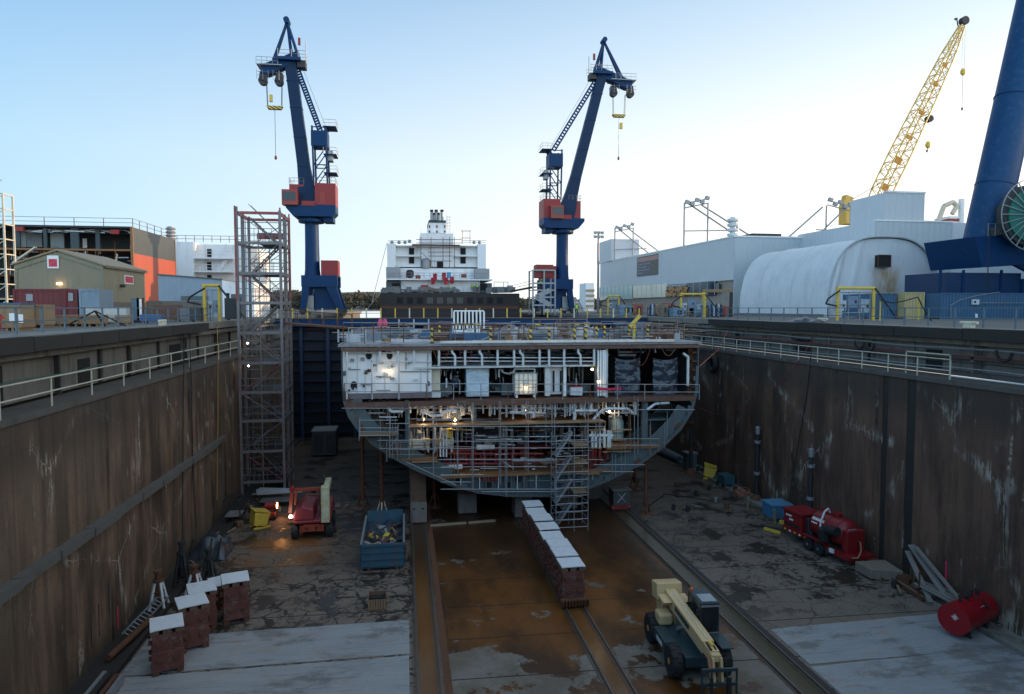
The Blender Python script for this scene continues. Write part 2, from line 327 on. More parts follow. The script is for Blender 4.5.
# dock walls
def dock_wall(side):
    L = side == 'left'; s = 1 if L else -1; x = LW if L else RW; xb = -14. if L else 28.6; M_ = M_wl if L else M_wr
    t = T('dock_wall', 'tall brown stained concrete wall down the %s side of the dry dock' % side, 'dock wall', (x, 40, FZ))
    slots = [] if L else [(AX(884,450,RW).y, .85), (AX(910,450,RW).y, 1.15)]
    m = MB(); y = -.4; slots = sorted((min(a,99)-w/2, a+w/2) for a, w in [(q[0], q[1]*.55) for q in slots])
    xa = x - s*3
    for a, b in slots: m.box(x, y, FZ-.5, xa, a, -2.62); m.box(x-s*.28, a, FZ-.5, xa, b, -2.62); y = b; m_ = MB(); m_.box(x-s*.05, a+.02, FZ, x-s*.275, b-.02, -2.63); m_.build('slot_darkening', M_fender, t)  # black infill put in to darken the slot, as shade would
    m.box(x, y, FZ-.5, xa, 232, -2.62); m.build('wall_face', M_, t)
    m = MB(); m.box(x+s*.08, -.4, -2.68, xb, 232, -2.45); m.build('gallery_edge', M_dkc, t)
    m = MB(); m.box(xb-s*.45, -.4, -2.45, xb-s*1.5, 232, -.42); m.build('upper_wall', M_stc, t)
    m = MB(); m.box(xb+s*.05, -.4, -.80, xb-s*.44, 232, -.52); m.build('lip_beam', M_stc, t)
    if not L: m = MB(); m.box(xb-s*.1, -.4, -1.55, xb-s*.44, 232, -1.38); m.box(xb-s*.02, -.4, -2.44, xb-s*.44, 232, -2.2); m.build('ledge_beam', M_dkc, t)
    m = MB(); m.box(xb+s*.22, -.4, -.40, xb-s*1.62, 232, .06); m.build('coping', M_conc, t)
    m = MB(); y1 = 50 if L else 60
    for i in range(9): a = 16+i*(y1-16)/9; m.box(xb+s*.26, a, -.50+.02*(i%2), xb+s*.66, a+(y1-16)/9-.06, .04+.015*(i%3))
    m.build('fender_beam', M_fender, t)
    for i in range(26 if not L else 16):
        yy = 14+i*4.1; m = MB(); w_ = (.10,.14,.22)[i%3]; m.box(xb-s*.30, yy+(i*7%3)*.3, -2.45, xb-s*(.42 if i%4 else .10), yy+(i*7%3)*.3+w_, -.81)
        m.build('pier', M_dsteel if L else M_conc, t)
    for i, (yy, w_) in enumerate(((17.2,.9),(23.5,1.6),(26.8,.5),(33.1,1.2),(38.6,.6),(45.2,2.1),(56,.8),(63,1.5))):        # dark openings in the recess
        m = MB(); m.box(xb-s*.43, yy, -2.4, xb-s*.5, yy+w_, -1.0-.2*(i%2)); m.build('recess', M_dark, t)
    return t
wl = dock_wall('left'); wr = dock_wall('right')
# timber rubbing ledge on the left wall
m = MB()
for i in range(13):
    y0 = 16+i*2.6; z = -7.75-.012*i; m.box(LW-.05, y0, z-.16, LW+.32+.05*(i%3), y0+2.55, z+.16+.02*(i%2))
m.build('rubbing_ledge', mat('weathered grey timber', (.10,.09,.08), .9, var=.4, scale=3, amt=.5, bump=.5), wl)
# foot gutters
for s, x in ((1,LW),(-1,RW)):
    m = MB(); m.box(x, 15, FZ, x+s*1.1, 78, FZ+.12); m.box(x+s*1.1, 15, FZ, x+s*1.3, 78, FZ+.22); struct(m.build('gutter_kerb', M_conc if s<0 else M_fender))
m = MB(); m.box(-14, -.6, FZ, 28.6, -.35, 0); tag(m.build('dock_head_wall', M_wl, at=(7,-.5,FZ)), 'concrete head wall closing the near end of the dry dock', 'dock wall')
# dock gate
def gate():
    t = T('dock_gate', 'dark blue ribbed steel gate across the dock behind the hull section', 'dock gate', (7, 78, FZ))
    gb = mat('gate dark blue', (.004,.009,.024), .55, 0, var=.3, scale=1, dirt=(.015,.015,.02), amt=.5)
    m = MB(); m.box(LW, 78.6, FZ, RW, 79.6, -.9); m.build('skin_plate', gb, t)
    for i in range(11): m = MB(); z = FZ+.6+i*1.15; m.box(LW, 77.9, z, RW, 78.6, z+.14); m.build('horizontal_girder', gb, t)
    for i in range(14): m = MB(); x = LW+1.2+i*2.85; m.box(x, 77.7, FZ, x+.35, 78.6, -.9); m.build('web_post', mat('gate blue post', (.006,.02,.06), .5, amt=.5), t)
    m = MB(); m.box(LW-1.2, 77.0, -.9, RW+1.6, 79.8, -.15); m.build('top_girder', M_blu, t)
    m = MB(); m.box(LW-1.2, 76.9, -.15, RW+1.6, 79.9, -.02); m.build('walkway', M_dsteel, t)
    for i in range(27):
        x = LW-1+i*1.57; m = MB(); m.box(x, 77.0, -.02, x+.14, 77.12, 1.08); m.build('post', M_yel if i%3 else M_cream, t)
    for z in (.5,1.05): m = MB(); m.box(LW-1, 77.03, z, RW+1.4, 77.09, z+.05); m.build('rail', M_dsteel, t)
    return t
gate()
# crane and cradle rails sunk in the floor
k = NT('rusty channel water'); o = k.xyz(); a = k.noise(.7, k.map(2,.4,1), 5); ri = k.noise(14, None, 3)
chc = k.mix(a, (.11,.044,.012), (.19,.085,.025)); k.out(k.mix(k.ramp(o[0], 12, 13), k.mix(k.ramp(o[1], 33, 42), chc, (.05,.028,.013)), (.075,.055,.025)), k.ramp(o[1], 30, 40, .16, .3), 0, ri, .05, .01); M_chan = k.m
for nm, xs, y1 in (('left-hand', (.40,1.29), 76), ('middle', (7.6,8.48), 76), ('right-hand', (14.6,15.58), 76)):
    t = T('rail_track', 'rusty pair of floor rails with standing water between, the %s pair' % nm, 'rail track', (xs[0], 40, FZ))
    m = MB(); m.add([(xs[0],20,FZ+.006),(xs[1],20,FZ+.006),(xs[1],y1,FZ+.006),(xs[0],y1,FZ+.006)],[(0,1,2,3)]); m.build('channel_bed', M_chan, t)
    for x in xs:
        m = MB(); m.box(x-.09, 20, FZ+.005, x+.09, y1, FZ+.025); m.box(x-.035, 20, FZ+.02, x+.035, y1, FZ+.10); m.box(x-.17, 20, FZ+.002, x-.14, y1, FZ+.03)
        m.build('rail', M_rail, t)
    if xs[0] < 5 or xs[0] > 12:
        m = MB(); xx = xs[1]+.12; m.box(xx, 20, FZ+.003, xx+.3, y1, FZ+.012); m.build('apron_strip', M_rust if xs[0] < 5 else M_dsteel, t)
# wooded far shore
m = MB()
def leafball(m, c, r, n):
    for _ in range(n):
        d = Vector((random.gauss(0,1), random.gauss(0,1), random.gauss(0,1))).normalized()*r*random.uniform(.4,1); p = Vector(c)+Vector((d.x,d.y,d.z*.8)); q = r*.22
        a = Vector((random.uniform(-1,1),random.uniform(-1,1),random.uniform(-1,1))).normalized()*q; b = a.orthogonal().normalized()*q
        m.add([p+a,p+b,p-a,p-b],[(0,1,2,3)])
for i in range(420):
    px = random.uniform(150, 640); y = random.uniform(420,520); p = AY(px, 308, y); h = (2+7*(.5+.5*noise.noise((px*.03,0,3))))*(1.5 if px<400 else .9)
    leafball(m, (p.x, y, h), 4.5, 40); leafball(m, (p.x+2, y-3, h*.45), 3.6, 26); m.tube((p.x,y,0),(p.x,y,h),.3,n=4)
tag(m.build('wooded_shore', mat('distant foliage', (.055,.05,.03), .9, var=.5, scale=.2, dirt=(.10,.07,.03), amt=.5, ds=.1)), 'low belt of brown green trees on the far shore', 'woodland', kind='stuff')
m = MB(); m.grid(lambda u,v: (-900+2400*u, 700+300*v, (14+16*noise.noise((u*7,v*2,0)))*math.sin(math.pi*v) if v>0 else -1), 80, 6)
struct(m.build('hills', mat('far hills', (.06,.065,.05), .9)))
# ================================================================ HULL SECTION UNDER CONSTRUCTION
HY = 44.5
def H(px, py, dy=0): p = AY(px, py, HY); p.y += dy; return p
hull = T('hull_section', 'open ended ship hull section standing on blocks in the dock, decks and pipework exposed', 'ship hull', (H(520,497).x, HY, FZ))
out_px = [(341,344),(341,362),(341.5,385),(343,402),(348,417),(357,430),(371,444),(391,457.5),(415,470.5),(448,485),(478,493.5),(512,497),(556,497),(582,492),(610,480.5),(640,465.5),(664,447),(682,429),(693,411),(698,391),(699,366),(699,344)]
outl = [H(*p) for p in out_px]; cen = H(520, 400)
def inset(d, seq=outl):
    res = []
    for i, p in enumerate(seq):
        a = seq[max(0,i-1)]; b = seq[min(len(seq)-1,i+1)]; t = (b-a).normalized(); n = Vector((-t.z, 0, t.x))
        if n.dot(cen-p) < 0: n = -n
        res.append(p+n*d)
    return res
HL = 27.0
m = MB(); inn = inset(.10)
for i in range(len(outl)-1): m.prism([outl[i], outl[i+1], inn[i+1], inn[i]], (0,HL,0))
M_shell = mat('hull shell plate', (.055,.07,.075), .55, .1, var=.3, scale=1, dirt=(.15,.06,.03), amt=.6, ds=.7)
m.build('shell_plate', M_shell, hull)
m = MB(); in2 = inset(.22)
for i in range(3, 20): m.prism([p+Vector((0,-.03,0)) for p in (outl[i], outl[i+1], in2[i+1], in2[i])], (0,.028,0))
m.build('shell_edge_highlight', mat('shell edge highlight', (.095,.115,.12), .55, .2, var=.4, dirt=(.14,.06,.03), amt=.8, ds=1.4), hull)  # paler strip put in as an edge highlight along the shell
# transverse web frame along the turn of the bilge (teal primer) and its brackets
w1 = inset(1.15)
for rng, nm in (((3,9),'web_frame'),((13,18),'web_frame')):
    for dy in (.15, 3.0, 6):
        m = MB()
        for i in range(*rng): m.prism([inn[i]+Vector((0,dy,0)), inn[i+1]+Vector((0,dy,0)), w1[i+1]+Vector((0,dy,0)), w1[i]+Vector((0,dy,0))], (0,.04,0))
        m.build(nm, M_prim, hull)
for i in range(3, 19):
    if 9 <= i <= 12: continue
    a = inn[i]; b = inset(.45)[i]; m = MB(); m.bar(a, b, .05, .5); m.build('shell_bracket', M_rust if i%2 else M_prim, hull)
for seq, f in ((inset(.11), .0),):
    for i in range(1, 20, 1):
        a = (seq[i]+seq[i+1])/2; m = MB(); t = (seq[i+1]-seq[i]).normalized(); n = Vector((-t.z,0,t.x)); n = -n if n.dot(cen-a)<0 else n
        m.box(a.x-.02,HY+.02,a.z-.02,a.x+.02,HY+HL,a.z+.02); m.bar(a+Vector((0,.02,0)), a+n*.24+Vector((0,.02,0)), .03, .3); m.build('longitudinal', M_prim, hull)
def span(z):       # hull half breadths at a height
    xs = []
    for a, b in zip(inn, inn[1:]):
        if (a.z-z)*(b.z-z) <= 0 and a.z != b.z: xs.append(a.x+(b.x-a.x)*(z-a.z)/(b.z-a.z))
    return min(xs), max(xs)
M_deckedge = mat('rusty deck plating', (.13,.065,.045), .7, .1, var=.35, scale=2.5, dirt=(.24,.20,.18), amt=.4, ds=1)
M_ochre = mat('ochre primed deck plate', (.26,.13,.055), .7, 0, var=.35, scale=2.5, dirt=(.08,.04,.03), amt=.5, ds=1.3)
def deck(py, th, M_, x0=None, x1=None, y0=0., L=HL, name='deck', parent=hull):
    z = H(520, py).z; a, b = span(z-.05) if z < outl[0].z-.2 else (inn[0].x, inn[-1].x)
    if x0 is not None: a = H(x0, py).x
    if x1 is not None: b = H(x1, py).x
    m = MB(); m.box(a, HY+y0, z-th, b, HY+L, z); return m.build(name, M_, parent)
M_decktop = mat('scuffed top deck plating', (.24,.24,.25), .55, .2, var=.4, scale=1.2, dirt=(.13,.07,.05), amt=.8, ds=.8)
deck(343, .16, M_decktop, 338, 701, -.12, HL, 'top_deck')
m = MB(); z = H(520,347.5).z; m.box(outl[0].x, HY-.18, z-.12, outl[-1].x, HY-.05, z+.10); m.build('deck_edge_beam', M_deckedge, hull)
m = MB(); z = H(520,342).z; m.box(H(440,342).x, HY-.42, z-.02, H(672,342).x, HY-.28, z+.13); m.build('bright_edge_plate', mat('bare bright plate', (.62,.62,.62), .35, .6, dirt=(.3,.25,.2), amt=.4), hull)
deck(366, .12, M_wpipe, 415, 602, .3, 9, 'mezzanine')
deck(399.5, .32, M_deckedge, y0=-.05)
deck(424.5, .12, M_ochre, 408, 606, .6, 12)
deck(424, .12, M_prim, 650, None, .6, 12)
deck(455, .14, M_ochre, None, 437, .0, 14)
deck(450, .18, M_ochre, 608, None, .0, 14)
deck(452.5, .12, M_rpipe, 437, 556, 1.5, 14)
deck(473, .18, M_ochre, 436, 612, .0, HL, 'tank_top')
# double bottom floor plates with lightening holes
zt = H(520,473).z
def lens(px0, px1, z0, dy=.12, name='floor_plate', M_=None):
    m = MB(); xs = [H(px0,473).x+(H(px1,473).x-H(px0,473).x)*i/10 for i in range(11)]
    def zb(x):
        zz = [a.z+(b.z-a.z)*(x-a.x)/(b.x-a.x) for a, b in zip(inn[2:20], inn[3:21]) if min(a.x,b.x) <= x <= max(a.x,b.x) and abs(a.x-b.x) > .01]
        return min(zz)+.04 if zz else z0
    pts = [(x, HY+dy, zb(x)) for x in xs if zb(x) < z0-.03]
    if len(pts) > 1: m.prism(pts+[(pts[-1][0],HY+dy,z0),(pts[0][0],HY+dy,z0)], (0,.04,0)); m.build(name, M_ or M_prim, hull)
lens(438, 505, zt-.2, .35); lens(505, 608, zt-.2, .35)
lens(377, 437, H(520,457).z, .5); lens(612, 662, H(520,452).z, .5); lens(352, 374, H(520,430).z, .7)
def hole(px, py, rx, rz, dy=.2, M_=None):
    c = H(px, py); m = MB(); n = 20
    m.prism([(c.x+rx*math.cos(2*math.pi*i/n), HY+dy-.03, c.z+rz*math.sin(2*math.pi*i/n)) for i in range(n)], (0,.02,0)); m.build('opening', M_dark, hull)
    m = MB()
    for i in range(n):
        a, b = 2*math.pi*i/n, 2*math.pi*(i+1)/n; m.bar((c.x+rx*math.cos(a),HY+dy-.04,c.z+rz*math.sin(a)),(c.x+rx*math.cos(b),HY+dy-.04,c.z+rz*math.sin(b)),.04,.06)
    m.build('opening_rim', M_ or M_prim, hull)
for px, py, rx, rz in ((458,479,.27,.30),(489,486,.25,.24),(519,480,.27,.30),(509,486,.17,.25),(556,480,.25,.30),(586,477,.25,.25),(426,462,.27,.22),(626,458,.25,.33),(598,477,.2,.2)): hole(px, py, rx, rz, .3)
for i in range(26):
    px = 442+i*6.3; a = H(px, 474.5, .18); m = MB(); m.bar(a, H(px, 489 if 455<px<590 else 480, .18), .05, .22); m.build('floor_stiffener', M_prim if i%3 else M_wpipe, hull)
# aft bulkhead deep inside and side bulkheads
zb_ = H(520,473).z; ztop = H(520,346).z
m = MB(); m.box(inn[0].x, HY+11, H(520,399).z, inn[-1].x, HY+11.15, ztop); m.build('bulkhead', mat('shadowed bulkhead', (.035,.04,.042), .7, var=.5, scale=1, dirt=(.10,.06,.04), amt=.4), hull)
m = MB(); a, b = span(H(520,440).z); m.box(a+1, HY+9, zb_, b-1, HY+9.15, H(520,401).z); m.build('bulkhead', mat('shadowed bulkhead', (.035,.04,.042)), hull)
def plate(px0, py0, px1, py1, dy, th, M_, name, parent=hull, dep=None):
    a, b = H(px0, py0), H(px1, py1); m = MB(); m.box(a.x, HY+dy, b.z, b.x, HY+dy+th, a.z); return m.build(name, M_, parent)
plate(344, 349, 432, 394.5, .5, .06, M_white, 'white_bulkhead'); plate(432, 366.5, 441, 392, .9, .06, M_cream, 'side_bulkhead')
plate(341.8, 349, 345, 397, .1, .4, M_white, 'white_edge_frame')
plate(343, 394.5, 432, 398, .2, .5, mat('mauve grey coaming', (.17,.14,.155), .6, dirt=(.13,.07,.05), amt=.6), 'coaming')
plate(432, 393, 441, 398, .3, .4, M_wpipe, 'coaming')
for px, py, rx, rz in ((368.5,356,.22,.29),(389.5,356,.21,.28),(353.5,386.5,.24,.32),(361.7,359.3,.09,.09)): hole(px, py, rx, rz, .5, M_wpipe)
plate(596.5, 347, 600, 398, .2, .35, M_prim, 'stanchion'); plate(606.5, 346, 608.5, 399, .2, .35, M_wpipe, 'stanchion')
plate(643.5, 400, 648.5, 450, .2, .3, M_prim, 'stanchion'); plate(405, 401, 409.5, 455, .3, .3, M_prim, 'stanchion')
plate(547, 365, 552, 397, .6, .3, M_wpipe, 'stanchion'); plate(565.5, 365, 568, 397, .5, .2, M_white, 'stanchion')
plate(552, 366.5, 565.5, 396, 1.1, .08, M_white, 'door_panel')
for px in (550, 557, 564.2): plate(px-.8, 372, px+.8, 394, 1.0, .04, M_dark, 'door_slot')
plate(692, 348, 698, 397, .6, .1, M_rust, 'side_frame')
for i in range(6): plate(693, 352+i*8.6, 698.6, 353.4+i*8.6, .1, .5, M_rust, 'side_bracket')
plate(688, 356.5, 689.6, 386, .1, .14, M_wpipe, 'vent_pipe'); m = MB(); m.tube(H(684,353.5,.15), H(688.8,357,.15), .09); m.build('vent_pipe', M_wpipe, hull)
# mezzanine railing + hangers, white vertical pipes, dense pipe belt under the middle deck
n_part = 0
def vp(px, y0, y1, r, dy, M_=None, kink=0, name='pipe'):
    m = MB()
    if kink: ym = y0+(y1-y0)*.3; pts = [H(px-kink,y0,dy), H(px-kink,ym,dy), H(px,ym+(y1-y0)*.16,dy), H(px,y1,dy)]
    else: pts = [H(px,y0,dy), H(px,y1,dy)]
    m.pipe(pts, r, 8); m.build(name, M_ or M_wpipe, hull, smooth=True)
for px, k in ((439,0),(455,3),(465,0),(482,2.5),(497.5,0),(514,0),(523,3),(539.5,0),(549,0),(564,0),(580.5,2.5),(594,0),(380,0),(398,0),(414,0)): vp(px, 347, 365.5 if px>420 else 363, .085, -.02, None, k, 'hanger')
for py in (358, 361.5): m = MB(); m.tube(H(441,py,.25), H(596,py,.25), .04); m.build('guard_rail', M_wpipe, hull)
for py, a, b in ((353,345,396),(352,400,432),(362,379,432)): m = MB(); m.tube(H(a,py,.2), H(b,py,.2), .045); m.build('service_pipe', M_wpipe, hull)
for px in (347, 372, 399): vp(px, 352 if px<350 else 362, 399, .06, -.1, M_wpipe, 0, 'downpipe')
rnd = random.Random(3)
clut = MB(); clut2 = MB(); clut3 = MB()
for i in range(46):
    px = 411+i*5.05+rnd.uniform(-1.5,1.5)
    if px > 641: break
    vp(px, 402, rnd.uniform(410,420), rnd.uniform(.05,.13), rnd.uniform(.2,1.6), M_wpipe if rnd.random()<.8 else M_prim, 0)
for i in range(90):
    px = rnd.uniform(410,640); py = rnd.uniform(402,421); dy = rnd.uniform(.3,3.5); L_ = rnd.uniform(4,22)
    (clut if rnd.random()<.6 else clut3).tube(H(px,py,dy), H(min(642,px+L_),py+rnd.uniform(-.3,.3),dy), rnd.uniform(.03,.08), n=6)
    if i%3 == 0: clut.pipe([H(px,402,dy), H(px,py,dy), H(min(640,px+L_*.5),py,dy)], .07, 6)
for i in range(80):
    px = rnd.uniform(436,690); py = rnd.uniform(347,357); dy = rnd.uniform(.5,4)
    (clut3 if i%2 else clut2).tube(H(px,py,dy), H(min(694,px+rnd.uniform(2,24)),py,dy), rnd.uniform(.03,.09), n=6)
    clut3.bar(H(px,346,dy), H(px,rnd.uniform(349,353),dy), .08, .3)
for i in range(60):
    px = rnd.uniform(440,600); dy = rnd.uniform(2,7); clut3.tube(H(px,368,dy), H(px+rnd.uniform(-1,1),rnd.uniform(372,397),dy), rnd.uniform(.03,.10), n=6)
for i in range(110):   # lower engine space
    px = rnd.uniform(411,640); py = rnd.uniform(427,449); dy = rnd.uniform(1.5,6)
    if rnd.random()<.5: clut3.tube(H(px,py,dy), H(min(640,px+rnd.uniform(3,20)),py,dy), rnd.uniform(.03,.12), n=6)
    else: (clut if rnd.random()<.35 else clut3).tube(H(px,427,dy), H(px,450,dy), rnd.uniform(.03,.12), n=6)
    if i%4 == 0: clut2.cb(H(px,448,dy), (rnd.uniform(.3,1.1),.6,rnd.uniform(.3,.9)))
for i in range(60):   # left bilge wing
    px = rnd.uniform(360,405); py = rnd.uniform(402,418); dy = rnd.uniform(.5,4); clut3.tube(H(px,402,dy), H(px,py+6,dy), .05, n=6)
    if i%5==0: clut.tube(H(px-8,py,dy*.3), H(px+10,py,dy*.3), .05, n=6)
for i in range(70):
    px = rnd.uniform(412,640); dy = rnd.uniform(.1,2.2); y0 = rnd.uniform(401,408); clut.tube(H(px,y0,dy), H(px,y0+rnd.uniform(4,15),dy), rnd.uniform(.03,.07), n=5)
for i in range(40):
    px = rnd.choice((rnd.uniform(443,466),rnd.uniform(491,513),rnd.uniform(569,595))); dy = rnd.uniform(.8,4); y0 = rnd.uniform(369,394)
    if i%2: clut.tube(H(px,y0,dy), H(px,min(397,y0+rnd.uniform(3,16)),dy), rnd.uniform(.03,.06), n=5)
    else: clut2.cb(H(px,395,dy)+Vector((0,0,.2)), (rnd.uniform(.2,.8),.4,rnd.uniform(.2,.9)))
for i in range(60):
    px = rnd.uniform(440,606); dy = rnd.uniform(.1,2); y0 = rnd.uniform(427,471); clut.tube(H(px,y0,dy), H(px+rnd.uniform(2,12),y0,dy), rnd.uniform(.02,.05), n=5)
for nm, c, M_ in (('small_pipework', clut, M_wpipe), ('small_fittings', clut2, M_prim), ('small_frames', clut3, M_gsteel)):
    o = c.build(nm, M_, hull); o['kind'] = 'stuff'
for a in ([(424,411),(432,416),(440,416),(446,411),(458,411)], [(386,405),(391,412),(403,412)], [(594,420),(602,411),(608,409),(628,409),(634,414)], [(510,413),(534,413),(534,418)], [(575,420),(575,411),(598,411)], [(648,410),(656,404),(670,403)]):
    m = MB(); m.pipe([H(x,y,.15) for x, y in a], .10, 8); m.build('bent_pipe', M_wpipe, hull, smooth=True)
# pipes of the red primed zone
for i in range(20):
    px = 441+i*5.1+rnd.uniform(-1,1); vp(px, rnd.uniform(453,457), rnd.uniform(463,471), rnd.uniform(.05,.10), rnd.uniform(.4,1.8), M_rpipe)
for py, a, b in ((456,440,545),(461.5,446,556),(466,440,556),(454,590,612),(460,588,610),(469,590,606),(464,560,590)): m = MB(); m.tube(H(a,py,.7), H(b,py,.7), .085); m.build('red_pipe', M_rpipe, hull, smooth=True)
for px in (484,488.5,493,496.5): vp(px, 475, 482, .08, .12, M_rpipe)
for px in (592,597,602,607): vp(px, 449, 472, .09, .35, M_rpipe)
m = MB(); m.box(H(441,469).x,HY+.4,H(441,469).z-.12,H(463,469).x,HY+.8,H(441,469).z+.12); m.build('white_header', M_white, hull)
m = MB(); m.box(H(478,450).x,HY+.6,H(441,451).z-.1,H(496,469).x,HY+1,H(441,449.5).z+.05); m.build('white_header', M_white, hull)
for a, b in ((513,556),): m = MB(); m.tube(H(a,461,.2), H(b,461,.2), .12); m.build('grey_header', M_gsteel, hull, smooth=True)
# machines standing on the decks
def machine(px0, px1, label, rr):
    a = H(px0, 453.5); b = H(px1, 440); t = T('pump_skid', label, 'machine', (a.x, HY+.4, a.z+.08), group=None)
    y = HY+.4
    m = MB(); m.box(a.x, y, a.z+.25, b.x, y+1.2, b.z); m.build('casing', M_cream, t, bevel=.03)
    for x in (a.x+.05, b.x-.17): m = MB(); m.box(x, y, a.z-.05, x+.12, y+.12, a.z+.25); m.build('foot', M_cream, t)
    m = MB(); m.box(a.x-.02, y-.02, (a.z+b.z)/2, b.x+.02, y, (a.z+b.z)/2+.04); m.build('band', M_rust, t)
    for i in range(6):
        x = a.x+.15+i*(b.x-a.x-.3)/5; m = MB(); m.tube((x,y+.3,b.z), (x,y+.3,b.z+rr.uniform(.4,.85)), rr.uniform(.03,.09)); m.build('riser', M_gsteel if i%2 else M_wpipe, t, smooth=True)
    m = MB(); m.lathe([(.05,0),(.2,.05),(.22,.2),(.1,.3),(.05,.34)], ((a.x+b.x)/2,y+.2,b.z+.2), n=12); m.build('valve_body', M_gsteel, t, smooth=True); return t, a, b
machine(409, 430, 'cream pump casing on the lower deck, nearer the hull side, under the left work lamp', random.Random(1))
t, a, b = machine(433, 454, 'cream pump casing with a yellow valve and tall white pipes on the lower deck', random.Random(2))
m = MB(); m.cb((H(450,434).x, HY+.4, H(450,434).z), (.42,.4,.62)); m.build('yellow_valve', M_yel, t, bevel=.04)
for px in (440.5,443.5,446.5): m = MB(); m.tube(H(px,429,.1), H(px,457,.1), .055); m.build('white_pipe', M_white, t)
t = T('pipe_manifold', 'white manifold of upright pipes on red legs beside the scaffold stair', 'manifold', tuple(H(602,452)))
m = MB(); m.tube(H(589,435.5,.05), H(613,435.5,.05), .10); m.build('header', M_white, t, smooth=True)
for px in (592.5,596,600,604.5,608.5,611): m = MB(); r_ = .10 if px != 600 else .07; m.tube(H(px,431 if px != 604.5 else 429,.05), H(px,447.5,.05), r_); m.build('riser', M_white, t, smooth=True)
for px in (593,600,608): m = MB(); m.tube(H(px,447.5,.05), H(px,460,.05), .09); m.build('leg', M_rpipe, t)
for px in (592.5,600,608.5): m = MB(); m.tube(H(px,447,.03), H(px,448.3,.03), .14); m.build('flange', M_yel, t)
t = T('pressure_vessel', 'pale green upright pressure vessel on the lower deck right of the manifold', 'vessel', tuple(H(624,444)))
c = H(624, 444, 1.6); hh = H(624,420).z-c.z
m = MB(); m.lathe([(.2,0),(.46,.15),(.46,hh-.3),(.3,hh-.05),(.08,hh)], c, n=20); m.build('shell', mat('pale green paint', (.30,.38,.35), .45), t, smooth=True)
m = MB(); m.lathe([(.52,.55),(.52,.62)], c, n=20); m.build('band', M_gsteel, t)
def crumple(name, label, cat, px0, py0, px1, py1, dy, M_, amp=.16, group=None, tiers=1, box=0):
    a, b = H(px0, py0), H(px1, py1); t = []
    def fn(u, v):
        x = a.x+(b.x-a.x)*u; z = a.z+(b.z-a.z)*v; tv = (v*tiers)%1
        sag = -.35*math.sin(math.pi*u)*(1-tv)*.5 if tiers > 1 else 0
        y = HY+dy - amp*(noise.noise((x*1.6, z*1.9, 3+dy))+.6*abs(noise.noise((x*4, z*3.4, 1)))) - amp*.8*math.sin(math.pi*u)*(.4+.6*tv)
        return (x+.05*noise.noise((z*3,u,2)), y, z+sag)
    m = MB(); m.grid(fn, 26, 34); n = len(m.v); m2 = MB(); m2.v = m.v+[(p[0],p[1]+.05+box,p[2]) for p in m.v]; m2.f = m.f+[tuple(i+n for i in f[::-1]) for f in m.f]
    if box:
        W = 27; br = [i for i in range(W)]+[W*j+26 for j in range(1,35)]+[34*W+26-i for i in range(1,27)]+[W*(34-j) for j in range(1,34)]
        for i, j in zip(br, br[1:]+br[:1]): m2.f.append((i,j,j+n,i+n))
    return tag(m2.build(name, M_, smooth=True, at=Vector(((a.x+b.x)/2, HY+dy, b.z))), label, cat, group)
k = NT('black plastic sheet'); nn = k.noise(5); k.out(k.mix(nn,(.018,.024,.034),(.05,.065,.085)), .28, 0, nn, .5, .03); M_tarp = k.m
k = NT('blue white shrink wrap'); nn = k.noise(9); k.out(k.mix(nn,(.38,.50,.58),(.62,.72,.78)), .3, 0, k.noise(14, None, 3), .9, .03); M_wrap = k.m
crumple('black_tarpaulin', 'black plastic sheet hanging in folds on the upper deck, left of the pair', 'tarpaulin', 618.5, 358.5, 643.5, 396, .8, M_tarp, .2, 'black sheets hung across the upper deck', 3)
crumple('black_tarpaulin', 'black plastic sheet hanging in folds nearest the right side of the hull', 'tarpaulin', 657.5, 358.5, 681.5, 396, .8, M_tarp, .2, 'black sheets hung across the upper deck', 2)
crumple('black_tarpaulin', 'dark crumpled plastic sheet covering equipment on the lower deck', 'tarpaulin', 477, 424, 507, 446, 2.2, M_tarp, .25)
crumple('black_tarpaulin', 'small dark sheet behind the head of the scaffold stair', 'tarpaulin', 541, 426, 557, 449, 2.2, M_tarp, .2)
crumple('wrapped_equipment', 'tall equipment shrink wrapped in pale blue plastic on the upper deck', 'wrapped load', 467.5, 366.5, 490.5, 398, .9, M_wrap, .09, box=1.2)
crumple('bubble_wrapped_duct', 'pale duct end above the orange plank, wrapped in plastic', 'duct', 443, 413.5, 463, 423, 1.4, mat('dusty white wrap', (.45,.45,.42), .4), .25, box=.8)
t = T('liquid_tote', 'white caged liquid tank on the upper deck lit by a small lamp', 'tank', tuple(H(527, 397)))
a, b = H(515.5, 374), H(538, 394.5); m = MB(); m.box(a.x, HY+.35, b.z, b.x, HY+1.5, a.z); m.build('tank', mat('white plastic tank', (.70,.69,.60), .5, amt=.2), t, bevel=.06)
for i in range(6): x = a.x+i*(b.x-a.x)/5; m = MB(); m.tube((x,HY+.31,b.z), (x,HY+.31,a.z), .02, n=5); m.build('cage_bar', M_gsteel, t)
for i in range(4): z = b.z+i*(a.z-b.z)/3; m = MB(); m.tube((a.x,HY+.29,z), (b.x,HY+.29,z), .02, n=5); m.build('cage_hoop', M_gsteel, t)
for x in (a.x+.1, b.x-.2): m = MB(); m.box(x,HY+.4,b.z-.25,x+.12,HY+1.4,b.z); m.build('foot', M_white, t)
m = MB(); m.pipe([H(516,374,.8),H(516,370,.8),H(537,370,.8),H(537,374,.8)], .06, 6); m.build('top_frame', M_wpipe, t)
t = T('carton', 'white carton with a red edge on the upper deck', 'box', tuple(H(578,396.5)))
m = MB(); m.cb(H(578,391.5,.6), (.82,.5,.6), ry=.04); m.build('box', mat('white carton', (.55,.57,.6), .7), t); m = MB(); m.cb(H(578,387.2,.6), (.86,.54,.05)); m.build('lid_edge', M_red, t)
